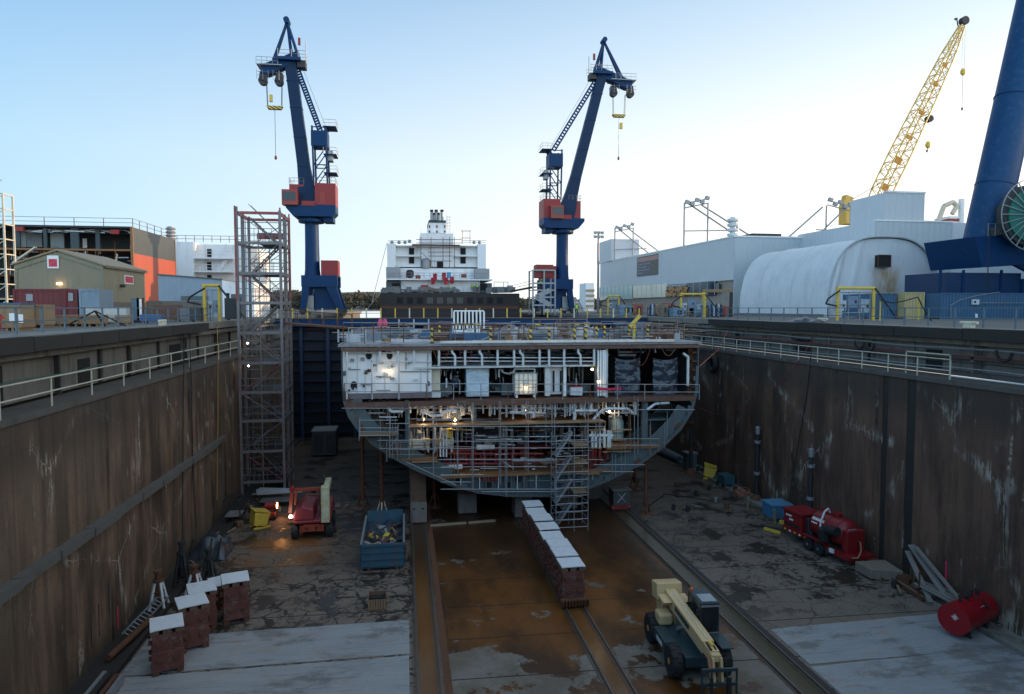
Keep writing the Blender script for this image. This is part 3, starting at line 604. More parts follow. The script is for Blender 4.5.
def valve(px, py): 
    t = T('tarpaulin_bag', '', 'bag', tuple(H(px,py)))
tag_ = crumple('equipment_bag', 'dark bag leaning in the opening beside the wrapped equipment', 'bag', 453.5, 378, 461, 391, 1.6, M_tarp, .2, box=.3)
m = MB(); m.pipe([H(509,370,.4)+Vector((.45*math.cos(a_),0,.28*math.sin(a_))) for a_ in [math.pi*(1+i/10) for i in range(11)]], .07, 6); m.build('looped_hose', M_gsteel, hull)
rw = random.Random(55)
for i in range(26):
    px, py = rw.uniform(347,430), rw.uniform(351,392); c = H(px,py,.42); m = MB(); m.cb(c,(rw.uniform(.06,.35),.08,rw.uniform(.05,.22))); m.build('bracket', rw.choice((M_wpipe,M_rust,M_dsteel,M_gsteel)), hull)
for px, a, b in ((357,352,394),(365,371,394),(377,347,372),(385,375,394),(406,350,370),(421,368,394),(428,352,394)): m = MB(); m.tube(H(px,a,.44),H(px,b,.44),.03,n=6); m.build('conduit', M_wpipe if px%2 else M_gsteel, hull)
for py, a, b in ((370,346,360),(377,376,391),(385,360,372),(391,376,390),(372,399,430)): m = MB(); m.tube(H(a,py,.42),H(b,py,.42),.035,n=6); m.build('conduit', M_gsteel, hull)
# cable trunk bundle right of the doors
for px in (598.5, 601, 603.5, 605.3): vp(px, 350, 396, .07, .05, M_white, 0, 'riser')
# magenta barrier netting
m = MB(); m.grid(lambda u,v: H(596+25*u, 386.5+2.6*v+1.2*math.sin(math.pi*u), -.12+.04*math.sin(u*20)), 24, 3)
tag(m.build('barrier_netting', mat('pink netting', (.55,.02,.09), .6), at=H(608,388,-.1)), 'strip of magenta barrier netting on the upper deck rail', 'netting')
# work lamps
M_lamp = emit('warm lamp glow', (1,.80,.55), 9)
for i, (px, py, dy, e, lb) in enumerate(((423.5,420.5,.5,22,'lit work lamp over the left cream pump casing'),(455.5,421,.5,26,'lit work lamp under the wrapped duct end'),(526,387.5,.1,5,'small lit lamp against the caged white tank'),(612,413,.6,14,'lit work lamp by the bent pipe right of the stair'),(532,414.5,1.2,10,'lit work lamp among the grey pipes mid hull'),(592.6,369.5,.1,2.5,'small lit lamp at the top of the white riser pipes'),(388,371,.25,6,'lit lamp against the white bulkhead'),(598.5,381.5,.0,1.5,'small lit lamp low on the white riser pipes'))):
    c = H(px, py, dy); t = T('work_lamp', lb, 'lamp', tuple(c), group='work lamps in the hull')
    m = MB(); m.lathe([(.02,-.09),(.08,-.04),(.09,.02),(.05,.08),(.0,.10)], c, n=10); m.build('bulb', M_lamp, t, smooth=True)
    m = MB(); m.lathe([(.13,.06),(.08,.14),(.03,.17)], c, n=10); m.build('shade', M_yel, t); lamp(c+Vector((0,-.22,0)), e)
# edge guard rails on the hull decks
def guard(px0, px1, py0, h, n, label, M_, dy=-.35):
    a = H(px0, py0, dy); t = T('guard_rail', label, 'guard rail', tuple(a)); s_ = h/15.3
    for i in range(n): px = px0+(px1-px0)*i/(n-1); p = H(px, py0, dy); m = MB(); m.tube(p, p+Vector((0,0,s_)), .03, n=6); m.build('post', M_ if i%3 else M_rust, t)
    for f in (.5, 1): m = MB(); m.tube(H(px0,py0,dy)+Vector((0,0,s_*f)), H(px1,py0,dy)+Vector((0,0,s_*f)), .025, n=6); m.build('rail', M_gsteel, t)
    return t
guard(345, 697, 399, 16, 14, 'scaffold tube guard rail along the middle deck edge', M_gsteel)
guard(610, 657, 451, 14, 6, 'guard rail at the right end of the lower deck with ochre posts', M_ochre)
guard(388, 437, 456, 15, 5, 'guard rail at the left end of the lower deck', M_ochre)
guard(344, 672, 342, 19, 12, 'tall brown guard rail along the top deck edge', M_rust)
# hazard striped posts
k = NT('yellow and black stripes'); o = k.xyz(); st_ = k.math('GREATER_THAN', k.math('FRACT', k.math('MULTIPLY', k.math('ADD', o[2], k.math('MULTIPLY', o[0], .5)), 2.6)), .5)
k.out(k.mix(st_, (.02,.02,.02), (.70,.45,.03)), .5); M_haz = k.m
pp = None
for px, py0, py1 in ((432,344,331),(439.5,338.5,331.5),(490.5,343.5,331),(509,341,329),(530.5,344,330.5),(549,343.5,332),(574.5,344,332),(585.5,343,332),(596.5,340.5,330),(604.5,339.5,331),(629,340,332),(647.5,340,329)):
    dy = .2 if py0 > 342 else 6; p = H(px, py0)
    z0 = H(520,343).z+.02; sc_ = (HY+dy)/HY; q = AY(px, py0, HY+dy)
    t = T('hazard_post', 'yellow and black striped post on the top deck', 'post', (q.x,q.y,z0), group='striped posts around the top deck openings', local=True)
    m = MB(); m.cb((0,0,.5), (.15,.15,1.0)); m.build('post', M_haz, t); m = MB(); m.cb((0,0,.02), (.3,.3,.04)); m.build('base', M_dsteel, t)
for px0, px1, py in ((452,479,0),(535,545,0),(570,590,0)):
    q = AY(px0, 331, HY+7); q2 = AY(px1, 331, HY+7); t = T('hazard_barrier', 'barrier with yellow and black top bar, %s' % ('left of the white deckhouse' if px0 < 460 else 'right of the white deckhouse' if px0 < 560 else 'farther right by the blue bundle'), 'barrier', (q.x,q.y,H(520,343).z))
    z0 = H(520,343).z; m = MB(); m.box(q.x, q.y, z0+1.0, q2.x, q.y+.06, z0+1.12); m.build('top_bar', M_haz, t)
    for x in (q.x, q2.x-.06): m = MB(); m.box(x, q.y+.06, z0, x+.06, q.y+.12, z0+1.1); m.build('post', M_gsteel, t)
# top deck furniture
zt_ = H(520,343).z+.0
def onD(px, dy): return AY(px, 343, HY+dy).x
t = T('deckhouse', 'small white ribbed structure standing on the top deck of the hull section', 'deckhouse', (onD(470,9), HY+9, zt_))
x0, x1 = AY(454,330,53.5).x, AY(484,330,53.5).x; z1 = AY(470,324,53.5).z; z2 = AY(470,311.5,53.5).z
m = MB(); m.box(x0, 53.5, zt_, x1-.3, 56, z1-.4); m.box(x0, 53.5, z1-.45, x0+1.3, 56, z1); m.build('wall', M_white, t)
m = MB(); m.box(x0+.2, 53.4, zt_, x0+1.7, 53.49, zt_+.35); m.box(x0+1.0,53.38,zt_+.6,x0+1.5,53.49,zt_+.75); m.build('panel', M_cream, t)
for i in range(9): m = MB(); x = x0+(x1-x0)*i/8; m.box(x-.05, 53.5, z1-.4, x+.07, 53.62, z2); m.build('frame', M_white, t)
m = MB(); m.box(x0, 53.48, z2, x1, 53.64, z2+.1); m.build('frame', M_white, t)
m = MB(); m.box(x0+.2, 53.8, z1-.35, x1-.3, 55.8, z2-.2); m.build('opening', M_dark, t)
cols = [('blue grey', (.13,.17,.20)), ('rusty', (.15,.07,.045)), ('pale', (.42,.42,.44)), ('mauve', (.20,.16,.17)), ('dull blue', (.03,.10,.2))]
spots = [(366,6,3.4,.8,0),(395,9,3.0,1.0,0),(414,12,2.4,.9,2),(405,3,4.0,.3,2),(452,5,3.2,.5,1),(500,5,2.8,.5,1),(520,11,2.2,1.0,2),(539,4.5,2.0,.55,0),(557,12,3.0,.8,1),(603,8,1.7,.7,4),(620,7,2.2,.7,0),(641,6,1.8,.4,0),(586,13,3,.9,2),(660,10,3,.5,1),(352,3,1.8,.35,2),(380,14,5,1.1,3),(440,15,3,1.3,1),(560,16,5,1.2,3),(512,15,4,1.1,3),(632,14,3,1.3,0),(668,4,1.6,.4,1),(428,7,1.6,.9,4),(548,8,1.4,1.0,2),(475,3,3.4,.35,4)]
wherep = ['at the left edge','left of middle','in the middle','right of middle','at the right edge']
for i, (px, dy, w_, h_, ci) in enumerate(spots):
    cn, cc = cols[ci]; c = Vector((onD(px,dy), HY+dy, zt_)); kind = i%3
    if kind == 0:
        m = MB(); m.grid(lambda u,v: (c.x+(u-.5)*w_, c.y+(v-.5)*1.6, zt_+.7*h_*max(0,math.sin(math.pi*u))**.4*max(0,math.sin(math.pi*v))**.5*(.7+.9*abs(noise.noise((u*6+i,v*5,0))))), 18, 10)
        tag(m.build('covered_bundle', mat(cn+' cover', cc, .6, var=.35), smooth=True, at=c), '%s sheeted bundle on the top deck, %s, %s' % (cn, wherep[min(4,int((px-340)/72))], ('by the edge','near the edge','part way back','farthest back')[min(3,int(dy)//4)]), 'bundle')
    elif kind == 1:
        t = T('plate_stack', '%s steel plate stack on top deck %s, %s' % (cn, wherep[min(4,int((px-340)/72))], ('by the deck edge','near the deck edge','part way back','well back','farthest back')[min(4,int(dy)//4)] if i != 23 else 'by the white deckhouse'), 'plate stack', tuple(c))
        for j in range(4): m = MB(); m.cb(c+Vector((rnd.uniform(-.1,.1),0,.08+h_*.22*j)), (w_*rnd.uniform(.8,1),1.5,h_*.14), rz=rnd.uniform(-.05,.05)); m.build('plate', mat(cn+' plate', cc, .6, var=.35), t)
        for s_ in (-.3,.3): m = MB(); m.cb(c+Vector((s_*w_,0,.03)), (.12,1.4,.06)); m.build('timber', M_wood, t)
    else:
        t = T('equipment_cradle', '%s steel tube cradle on the top deck, %s, %s' % (cn, wherep[min(4,int((px-340)/72))], ('by the edge','near the edge','part way back','farthest back')[min(3,int(dy)//4)]), 'frame', tuple(c)); M_ = mat(cn+' frame paint', cc, .5, var=.3)
        for sx_ in (-.5,0,.5):
            m = MB(); m.tube(c+Vector((sx_*w_,0,0)), c+Vector((sx_*w_,0,h_+.5)), .06, n=6); m.build('post', M_, t)
        for zz in (.4,.9): m = MB(); m.tube(c+Vector((-.5*w_,0,h_*zz+.2)), c+Vector((.5*w_,0,h_*zz+.2)), .05, n=6); m.build('rail', M_, t)
        m = MB(); m.cb(c+Vector((.1,.3,.25)), (w_*.5,.7,.5)); m.build('box', M_, t)
t = T('deck_staging', 'jumble of low staging tubes, boards and frames spread over the top deck', 'staging', (onD(520,8), HY+8, zt_)); ra = random.Random(91); s1, s2, s3 = MB(), MB(), MB()
for i in range(170):
    px = ra.uniform(346,694); dy = ra.uniform(.6,16); x = AY(px,343,HY+dy).x; y = HY+dy; k_ = i%5; tg = (s1,s2,s3)[i%3]
    if k_ < 2: h = ra.uniform(.5,1.25); tg.tube((x,y,zt_), (x,y,zt_+h), .03, n=5); tg.tube((x,y,zt_+h), (min(x+ra.uniform(.6,3),24),y+ra.uniform(-.3,.3),zt_+h), .028, n=5)
    elif k_ == 2: tg.cb((x,y,zt_+ra.uniform(.1,.5)), (ra.uniform(.8,3),.3,.05), rz=ra.uniform(-.5,.5))
    elif k_ == 3: tg.cb((x,y,zt_+.2), (ra.uniform(.2,.9),ra.uniform(.2,.7),ra.uniform(.2,.6)), rz=ra.uniform(0,3))
    else: tg.bar((x,y,zt_+.1), (min(x+ra.uniform(-2,2),24),y+1,zt_+ra.uniform(.3,1.0)), .06)
for nm_, s_, M_ in (('grey_tubes',s1,M_gsteel),('rusty_gear',s2,M_rust),('boards',s3,M_wood)): s_.build(nm_, M_, t)['kind'] = 'stuff'
c = Vector((onD(634,5), HY+5, zt_)); t = T('davit', 'small yellow davit arm on the top deck near the right wall', 'davit', tuple(c))
m = MB(); m.tube(c, c+Vector((0,0,1.2)), .12); m.build('post', M_yel, t); m = MB(); m.bar(c+Vector((-.35,0,.9)), c+Vector((.45,0,1.75)), .22); m.build('arm', M_yel, t)
for px, lb in ((380.5,'left of the two pink bags hung on the top deck rail'),(385,'right of the two pink bags hung on the top deck rail')):
    c = Vector((onD(px,4), HY+4, zt_+.9)); m = MB(); m.lathe([(.03,0),(.18,.12),(.2,.4),(.12,.6),(.03,.68)], c, n=10); tag(m.build('pink_bag', mat('pink plastic', (.62,.06,.14), .5), smooth=True, at=c), lb, 'bag')
# ================================================================ SCAFFOLD ON THE HULL FACE
def scaff(name, label, xs, zs, y0, dep, planks=(), M1=M_gsteel, diag=()):
    """xs: px columns; zs: list of (py, px0, px1) horizontals"""
    a = H(xs[0][0], xs[0][2]); t = T(name, label, 'scaffold', tuple(a))
    for px, p0, p1 in xs:
        for d in (0, dep):
            m = MB(); m.tube(H(px,p0,y0+d), H(px,p1,y0+d), .028, n=6); m.build('standard', M1, t)
    for py, a, b in zs:
        m = MB(); m.tube(H(a,py,y0), H(b,py,y0), .026, n=6); m.build('ledger', M1, t)
    for py, a, b in planks:
        m = MB()
        for j in range(3): m.box(H(a,py).x, HY+y0+.05+j*.3, H(a,py).z-.04, H(b,py).x, HY+y0+.33+j*.3, H(a,py).z+.02)
        m.build('plank', M_wood, t)
    for a, b, c_, d in diag: m = MB(); m.tube(H(a,b,y0), H(c_,d,y0), .024, n=6); m.build('brace', M1, t)
    return t
scaff('scaffold', 'tube scaffold platform hung at the left turn of the bilge', [(360,417,438),(390,417,455),(398,424,434)], [(418,360,398),(425.5,360,398),(429.5,360,398),(433,360,390)], -.9, .8, [(433.6,360,398)], diag=[(391,443,398,435)])
scaff('scaffold', 'long tube scaffold across the middle of the open hull', [(387,440,459),(409,402,456),(433,405,474),(457,402,470),(472,402,488),(499,400,481),(505,425,494),(526,400,470),(552,404,440),(585,400,440),(596,410,436),(634,396,452),(612,452,474)],
      [(406.5,343,560),(417,408,474),(421.5,386,410),(424.5,408,602),(438,378,412),(439,450,600),(446,380,470),(445.5,470,560),(457,437,600),(464,440,545),(479,440,470),(486,440,560),(488.5,480,560),(462,590,641),(469,600,630),(408,600,690)], -.8, .7, [(424.8,409,602)], diag=[(500,458,512,466),(406,459,455,482)])
r9 = random.Random(77); t = T('staging', 'loose staging tubes, boards and cables strung over the lower face of the hull', 'scaffold', tuple(H(500,470)))
def yhull(px):
    p = [(a, b) for a, b in zip(out_px, out_px[1:]) if a[0] <= px <= b[0]]
    return p[0][0][1]+(p[0][1][1]-p[0][0][1])*(px-p[0][0][0])/max(.1,p[0][1][0]-p[0][0][0]) if p else 400
for i in range(34):
    px = r9.uniform(366,676); yb = min(yhull(px), 490)-3; y0 = r9.uniform(404, max(406,yb-25)); m = MB(); d = r9.uniform(-.75,-.1)
    m.tube(H(px,y0,d), H(px+r9.uniform(-.6,.6),min(yb,y0+r9.uniform(14,46)),d), .022, n=5); m.build('upright', r9.choice((M_gsteel,M_gsteel,M_rust,M_ochre)), t)
for i in range(30):
    px = r9.uniform(372,640); L_ = r9.uniform(14,50); yb = min(yhull(px), yhull(min(690,px+L_)), 488)-4; y0 = r9.uniform(405, yb); m = MB(); d = r9.uniform(-.75,-.1)
    m.tube(H(px,y0,d), H(min(690,px+L_),y0+r9.uniform(-.5,.5),d), .022, n=5); m.build('cross_tube', r9.choice((M_gsteel,M_gsteel,M_wpipe,M_rust)), t)
for i in range(12):
    px = r9.uniform(390,620); L_ = r9.uniform(12,26); yb = min(yhull(px), yhull(px+L_))-5; y0 = r9.choice((430,440,452,462,474)); 
    if y0 > yb: continue
    m = MB(); a, b = H(px,y0,-.3), H(px+L_,y0,-.3); m.box(a.x,a.y,a.z,b.x,a.y+.3,a.z+.05); m.build('board', M_wood, t)
for i in range(12):
    px = r9.uniform(400,690); y0 = r9.choice((345,402)); L_ = r9.uniform(10,24); P0, P1 = H(px,y0,-.06), H(px+r9.uniform(8,26),y0,-.06); m = MB(); m.pipe([P0.lerp(P1,j/10)-Vector((0,0,(L_/15)*4*(j/10)*(1-j/10))) for j in range(11)], .018, 4); m.build('cable', r9.choice((M_rub,M_rub,M_ochre,M_rpipe)), t)
# stair tower at the hull face
def stair_tower():
    Yf = HY-1.9; P = lambda px, py: AY(px, py, Yf); x0 = AY(556,520,Yf).x; x1 = AY(588,520,Yf).x; xm = AY(574,520,Yf).x; z0 = FZ; zt = P(570,436).z
    t = T('scaffold_stair', 'tube scaffold stair tower climbing from the dock floor to the lower hull deck', 'scaffold', ((x0+x1)/2, Yf, FZ))
    for x in (x0, xm, x1):
        for y in (Yf, Yf+1.5): m = MB(); m.tube((x,y,z0), (x,y,zt+(0 if x != xm else .5)), .03, n=6); m.build('standard', M_gsteel, t)
    n = 12; hz = (zt-z0)/n
    for i in range(n+1):
        z = z0+.25+i*hz
        if z > zt: break
        m = MB(); m.tube((x0,Yf,z), (x1,Yf,z), .026, n=6); m.tube((x0,Yf+1.5,z), (x1,Yf+1.5,z), .026, n=6)
        for x in (x0, x1): m.tube((x,Yf,z), (x,Yf+1.5,z), .026, n=6)
        m.build('lift', M_gsteel, t)
    L_ = 4
    for i in range(L_):
        za = z0+.25+i*(zt-z0)/L_; zb = za+(zt-z0)/L_-.1; m = MB()
        for y in (Yf+.3, Yf+.95): m.bar((x0+.1,y,za), (xm-.1,y,zb), .05, .14)
        for j in range(9): f = j/8; m.box(x0+.1+(xm-x0-.2)*f-.1, Yf+.3, za+(zb-za)*f-.02, x0+.1+(xm-x0-.2)*f+.1, Yf+.95, za+(zb-za)*f+.02)
        m.build('stair_flight', M_gsteel, t)
    for z in (P(570,494).z, P(570,464).z, P(570,447).z): m = MB(); m.box(xm, Yf+.05, z, x1, Yf+1.45, z+.06); m.build('landing', M_wood, t)
stair_tower()
# ================================================================ LEFT ACCESS TOWER
def access_tower():
    Yf = 54.95; x0 = LW+.08; x1 = AY(285,495,Yf).x; Yb = Yf+4.2; zt = AY(260,207,Yf).z
    t = T('access_tower', 'tall steel scaffold access tower standing against the left dock wall', 'access tower', ((x0+x1)/2, Yf, FZ))
    M_tw = mat('worn grey tower steel', (.18,.17,.17), .55, .3, var=.3, scale=2, dirt=(.17,.05,.04), amt=.65, ds=1.6); M_tr = mat('tower red', (.28,.05,.045), .55, .1, dirt=(.4,.38,.36), amt=.5)
    zl = [AY(260,p,Yf).z for p in (482,451.5,421,392.5,363,333,303,273.5,243,213)]
    xm = (x0+x1)/2
    for x in (x0, xm, x1):
        for y in (Yf, Yf+2.1, Yb):
            if x == xm and y == Yf+2.1: continue
            w_ = .19 if x != xm else .07
            m = MB(); m.box(x-w_/2, y-w_/2, FZ, x+w_/2, y+w_/2, zt-(0 if (x==x0 and y==Yf) else .25)-1.2*(x==xm)); m.build('column', (M_tw if x == xm or y > Yf+3 else M_tw) , t)
    for x, y in ((x0,Yf),(x1+.02,Yf+.6),(x1+.12,Yb)):
        m = MB(); m.box(x-.14, y-.14, AY(260,300,Yf).z, x-.02, y-.125, zt+.05); m.build('red_strip', M_tr, t)
    for i, z in enumerate(zl):
        m = MB()
        for y in (Yf-.02, Yb-.02): m.box(x0, y, z-.10, x1, y+.1, z+.11)
        for x in (x0-.03, x1-.03): m.box(x, Yf+.1, z-.14, x+.08, Yb, z+.14)
        m.build('floor_beam', M_tw if i != 9 else M_tr, t)
        if i < 9:
            m = MB(); m.box(x0+1.4, Yf+.15, z-.02, x1, Yb-.1, z+.05); m.build('floor_grating', M_dsteel, t)
            m = MB()
            for h in (.55,1.1): m.tube((x0,Yf,z+h), (x1,Yf,z+h), .025, n=5); m.tube((x1,Yf,z+h), (x1,Yb,z+h), .025, n=5); m.tube((x0,Yb,z+h),(x1,Yb,z+h),.025,n=5)
            for f in (.2,.4,.6,.8): m.tube((x0+(x1-x0)*f,Yf,z), (x0+(x1-x0)*f,Yf,z+1.1), .02, n=5); m.tube((x0+(x1-x0)*f,Yb,z), (x0+(x1-x0)*f,Yb,z+1.1), .02, n=5)
            for f in (.35,.7): m.tube((x1,Yf+(Yb-Yf)*f,z), (x1,Yf+(Yb-Yf)*f,z+2.2), .03, n=5); m.tube((x0,Yf+(Yb-Yf)*f,z), (x0,Yf+(Yb-Yf)*f,z+2.2), .03, n=5)
            m.tube((x0+.3,Yf+1.2,z+1.7),(x1,Yf+1.2,z+1.7),.03,n=5); m.tube((x0+.3,Yf+2.2,z+.9),(x1,Yf+2.2,z+.9),.03,n=5)
            m.build('guard_rail', M_tw, t)
            m2 = MB(); m2.tube((x0,Yf,z) if i%2 else (x1,Yf,z), (x1,Yf,zl[i+1]) if i%2 else (x0,Yf,zl[i+1]), .028, n=5); m2.tube((x1,Yf,z), (x1,Yb,zl[i+1]), .028, n=5); m2.tube((x0,Yb,z),(x1,Yb,zl[i+1]),.03,n=5); m2.build('brace', M_tr if i%3 == 0 else M_tw, t)
            z2 = zl[i+1]; a, b = (x0+.4, x1-.5) if i%2 else (x1-.5, x0+.4); m = MB()
            for y in (Yf+2.3, Yf+3.2): m.bar((a,y,z), (b,y,z2), .05, .12); m.tube((a,y,z+1), (b,y,z2+1), .025, n=5)
            for j in range(9): f = (j+.5)/9; m.box(a+(b-a)*f-.13, Yf+2.3, z+(z2-z)*f-.02, a+(b-a)*f+.13, Yf+3.2, z+(z2-z)*f+.02)
            m.build('stair_flight', M_tw, t)
    m = MB(); m.box(x0+.9, Yf+3.0, AY(260,232,Yf).z-.25, x1-.2, Yf+3.2, AY(260,232,Yf).z+.25); m.build('red_beam', M_tr, t)
    for px, py in ((247.5,343.3),(248.5,366)):
        c = AY(px,py,Yf+.5); k_ = MB(); k_.lathe([(.02,-.06),(.09,0),(.02,.08)], c, n=8); o = k_.build('tower_lamp', M_lamp, t)
        lamp(c+Vector((.1,-.3,0)), 5)
    # gangway from the tower to the hull
    g = T('gangway', 'narrow brown gangway from the access tower to the top deck of the hull', 'gangway', (x1, 56, -2))
    a = AY(284,323,Yf+1); b = H(345,331,6); m = MB(); m.bar(a, b, .9, .12); m.build('walkway', M_rust, g)
    for s_ in (-.45,.45):
        m = MB(); m.tube(a+Vector((0,s_,1)), b+Vector((0,s_,1)), .03, n=6); m.build('hand_rail', M_rust, g)
    for f in range(6):
        for s_ in (-.45,.45): p = a+(b-a)*(f/5)+Vector((0,s_,0)); m = MB(); m.tube(p, p+Vector((0,0,1)), .03, n=5); m.build('post', M_rust, g)
access_tower()
# ================================================================ HARBOUR CRANES
def stick(t, name, M_, *segs, r=.1, n=6):
    m = MB()
    for a, b in segs: m.tube(a, b, r, n=n)
    return m.build(name, M_, t)
def harbour_crane(Yc, px, s, top, head, label, rack_s):
    """s: side the jib leans to (+1 right); top: (u, z) of jib top; head: reach of the rope sheaves"""
    X0 = AY(px, 300, Yc).x
    t = T('harbour_crane', label, 'crane', (X0, Yc, 0), group='blue and red harbour cranes')
    V = lambda u, y, z: Vector((X0+s*u, Yc+y, z))
    def bx(name, u0, u1, y0, y1, z0, z1, M_=M_blu, par=t): m = MB(); m.box(X0+s*u0, Yc+y0, z0, X0+s*u1, Yc+y1, z1); return m.build(name, M_, par)
    # portal
    bx('portal_beam', 1.5, -4.6, -3.5, -2.3, 4.9, 6.9); bx('portal_beam', 1.5, -4.6, 2.3, 3.5, 4.9, 6.9); bx('portal_deck', 1.2, -4.2, -2.3, 2.3, 5.3, 6.6)
    for y in (-2.9, 2.9):
        m = MB(); m.prism([V(-2.6,y-.5,5),V(-4.4,y-.5,5),V(-5.6,y-.5,.9),V(-4.6,y-.5,.9)], (0,1,0)); m.build('leg', M_blu, t)
        m = MB(); m.prism([V(1.4,y-.5,5),V(.2,y-.5,5),V(.9,y-.5,.9),V(1.8,y-.5,.9)], (0,1,0)); m.build('leg', M_blu, t)
    for u in (-5.1, 1.3):
        bx('bogie', u-.5, u+.5, -4.6, 4.6, .35, .95, M_dsteel)
        for y in (-4,-3,3,4): m = MB(); m.tube(V(u-.2,y,.36), V(u+.2,y,.36), .34, n=14); m.build('wheel', M_dsteel, t)
    bx('drive_house', -4.2, -.4, -2.0, 1.5, .9, 4.9); bx('drive_cabinet', -.6, 1.0, -2.0, 0, .6, 3.4, M_gsteel); bx('red_cabin', -1.7, -4.6, -2, 2, 6.9, 9.6, M_red)
    # column
    m = MB(); m.lathe([(1.45,6.6),(1.3,8),(1.22,12),(1.2,16.4)], (X0,Yc,0), n=24); m.build('column', M_blu, t, smooth=True)
    m = MB(); m.lathe([(2.2,16.3),(2.3,16.55),(2.3,16.8),(1.4,16.9),(1.4,17.6)], (X0,Yc,0), n=24); m.build('slewing_ring', M_blu, t)
    m = MB()
    for i in range(16): a = 2*math.pi*i/16; b = a+2*math.pi/16; p = Vector((X0+2.25*math.cos(a),Yc+2.25*math.sin(a),16.8)); q = Vector((X0+2.25*math.cos(b),Yc+2.25*math.sin(b),16.8)); m.tube(p,p+Vector((0,0,1)),.03,n=4); m.tube(p+Vector((0,0,1)),q+Vector((0,0,1)),.03,n=4)
    m.build('ring_rail', M_blu, t)
    m = MB(); m.prism([V(-4.4,-2.6,19.2),V(-4.4,-2.6,18.0),V(-3.6,-2.6,17.2),V(2.8,-2.6,17.2),V(4.0,-2.6,18.6),V(4.0,-2.6,19.2)], (0,5.2,0)); m.build('platform', M_blu, t)
    for u0, u1 in ((-3.9,-.6),): bx('counterweight', u0, -2.2, -1.5, 2.2, 16.4, 17.25)
    bx('machinery_house', -4.4, -.9, -2.3, 2.6, 19.2, 23.0, M_red); bx('front_house', 1.1, 3.6, -1.0, 2.6, 19.2, 22.9, M_red)
    bx('house_door', -2.6, -1.7, -2.34, -2.3, 19.3, 21.4, mat('red door', (.30,.03,.02), .5)); bx('lower_plate', -.9, 1.3, -2.72, -2.3, 19.0, 19.8, M_red)
    k_ = 0 if s < 0 else -5.0
    c = bx('cab', 1.9+k_, 4.5+k_, -3.4, -1.2, 19.0, 21.6, mat('orange red cab', (.30,.035,.022), .45)); bx('window', 2.2+k_, 4.3+k_, -3.44, -3.4, 19.7, 21.2, M_glass, c); bx('window', 4.5+k_, 4.54+k_, -3.2, -1.4, 19.6, 21.3, M_glass, c)
    # platform handrails
    m = MB()
    for (u0,y0),(u1,y1) in (((-4.4,-2.3),(-.9,-2.3)),((-4.4,2.6),(-4.4,-2.3)),((3.6,-1),(1.1,-1)),((3.6,2.6),(3.6,-1))):
        for h in (.5,1.05): m.tube(V(u0,y0,22.95+h), V(u1,y1,22.95+h), .035, n=4)
        for f in range(4): m.tube(V(u0+(u1-u0)*f/3,y0+(y1-y0)*f/3,22.9), V(u0+(u1-u0)*f/3,y0+(y1-y0)*f/3,24), .035, n=4)
    m.build('roof_rail', M_gsteel, t)
    stick(t, 'aerial', M_gsteel, (V(-3.4,1,23),V(-3.4,1,25.6)), (V(2.2,1,23),V(2.2,1,25)), r=.05)
    # box section jib
    U, Zt = top; f = Vector((U, 0, Zt-18.5)); 
    def sec(k): p = V(.3+ (U-.3)*k, 0, 18.5+(Zt-18.5)*k); d = (V(U,0,Zt)-V(.3,0,18.5)).normalized(); n = Vector((d.z,0,-d.x)); return p, n
    m = MB(); rings = [(0,1.45),(.10,1.60),(.2,1.25),(.32,1.05),(.9,.95),(1,1.0)]
    vs = []; fs = []
    for k_, w_ in rings:
        p, n = sec(k_)
        for a, b in ((-1,-1),(1,-1),(1,1),(-1,1)): vs.append(p+n*w_*a+Vector((0,b*(1.25 if k_<.2 else .85),0)))
    for j in range(len(rings)-1): fs += [(4*j+i, 4*j+(i+1)%4, 4*j+4+(i+1)%4, 4*j+4+i) for i in range(4)]
    fs += [(0,1,2,3), tuple(4*(len(rings)-1)+i for i in range(4))]
    m.add(vs, fs); m.build('jib', mat('deep blue paint', (.003,.022,.062), .45, 0, spec=.2, var=.2, scale=.8, dirt=(.02,.03,.05), amt=.3, ds=.4), t, bevel=.08)
    for k_ in (.3,.5,.7,.88): p, n = sec(k_); m = MB(); m.cb(p, (2.12,1.9,.06), ry=0); m.build('jib_band', M_blu, t)
    # luffing rack beside the jib
    hb = V(-1.9, 0, 33.2 if rack_s else 32.0); pt = sec(.97)[0]+V(-1.0,0,0)-V(0,0,0)
    dd = (pt-hb).normalized(); nn = Vector((dd.z,0,-dd.x))*.35; m = MB(); m.bar(hb+nn, pt+nn, .2, .3); m.bar(hb-nn, pt-nn, .2, .3); m.build('rack_rail', M_blu, t)
    m = MB(); L_ = (pt-hb).length
    for i in range(26): p = hb+dd*(L_*i/25); m.bar(p-nn, p+nn, .12, .3)
    m.build('rack_rung', M_blu, t)
    # back tower
    for u, y in ((-.7,-1.6),(-3.0,-1.6),(-.7,1.6),(-3.0,1.6)): m = MB(); m.tube(V(u,y,23), V(u+.2,y,33), .17); m.build('tower_leg', M_blu, t)
    segs = []
    for z0, z1 in ((23,26.3),(26.3,29.6),(29.6,32.8)):
        for y in (-1.6,1.6): segs += [(V(-.7,y,z0),V(-3,y,z1)),(V(-.6,y,z1),V(-3,y,z1))]
    stick(t, 'tower_brace', M_blu, *segs, r=.1)
    bx('rack_drive', -.3, -3.1, -1.7, 1.7, 29.6, 32.2); bx('motor', -3.1, -3.9, -1, 1, 27.2, 29.0, M_gsteel)
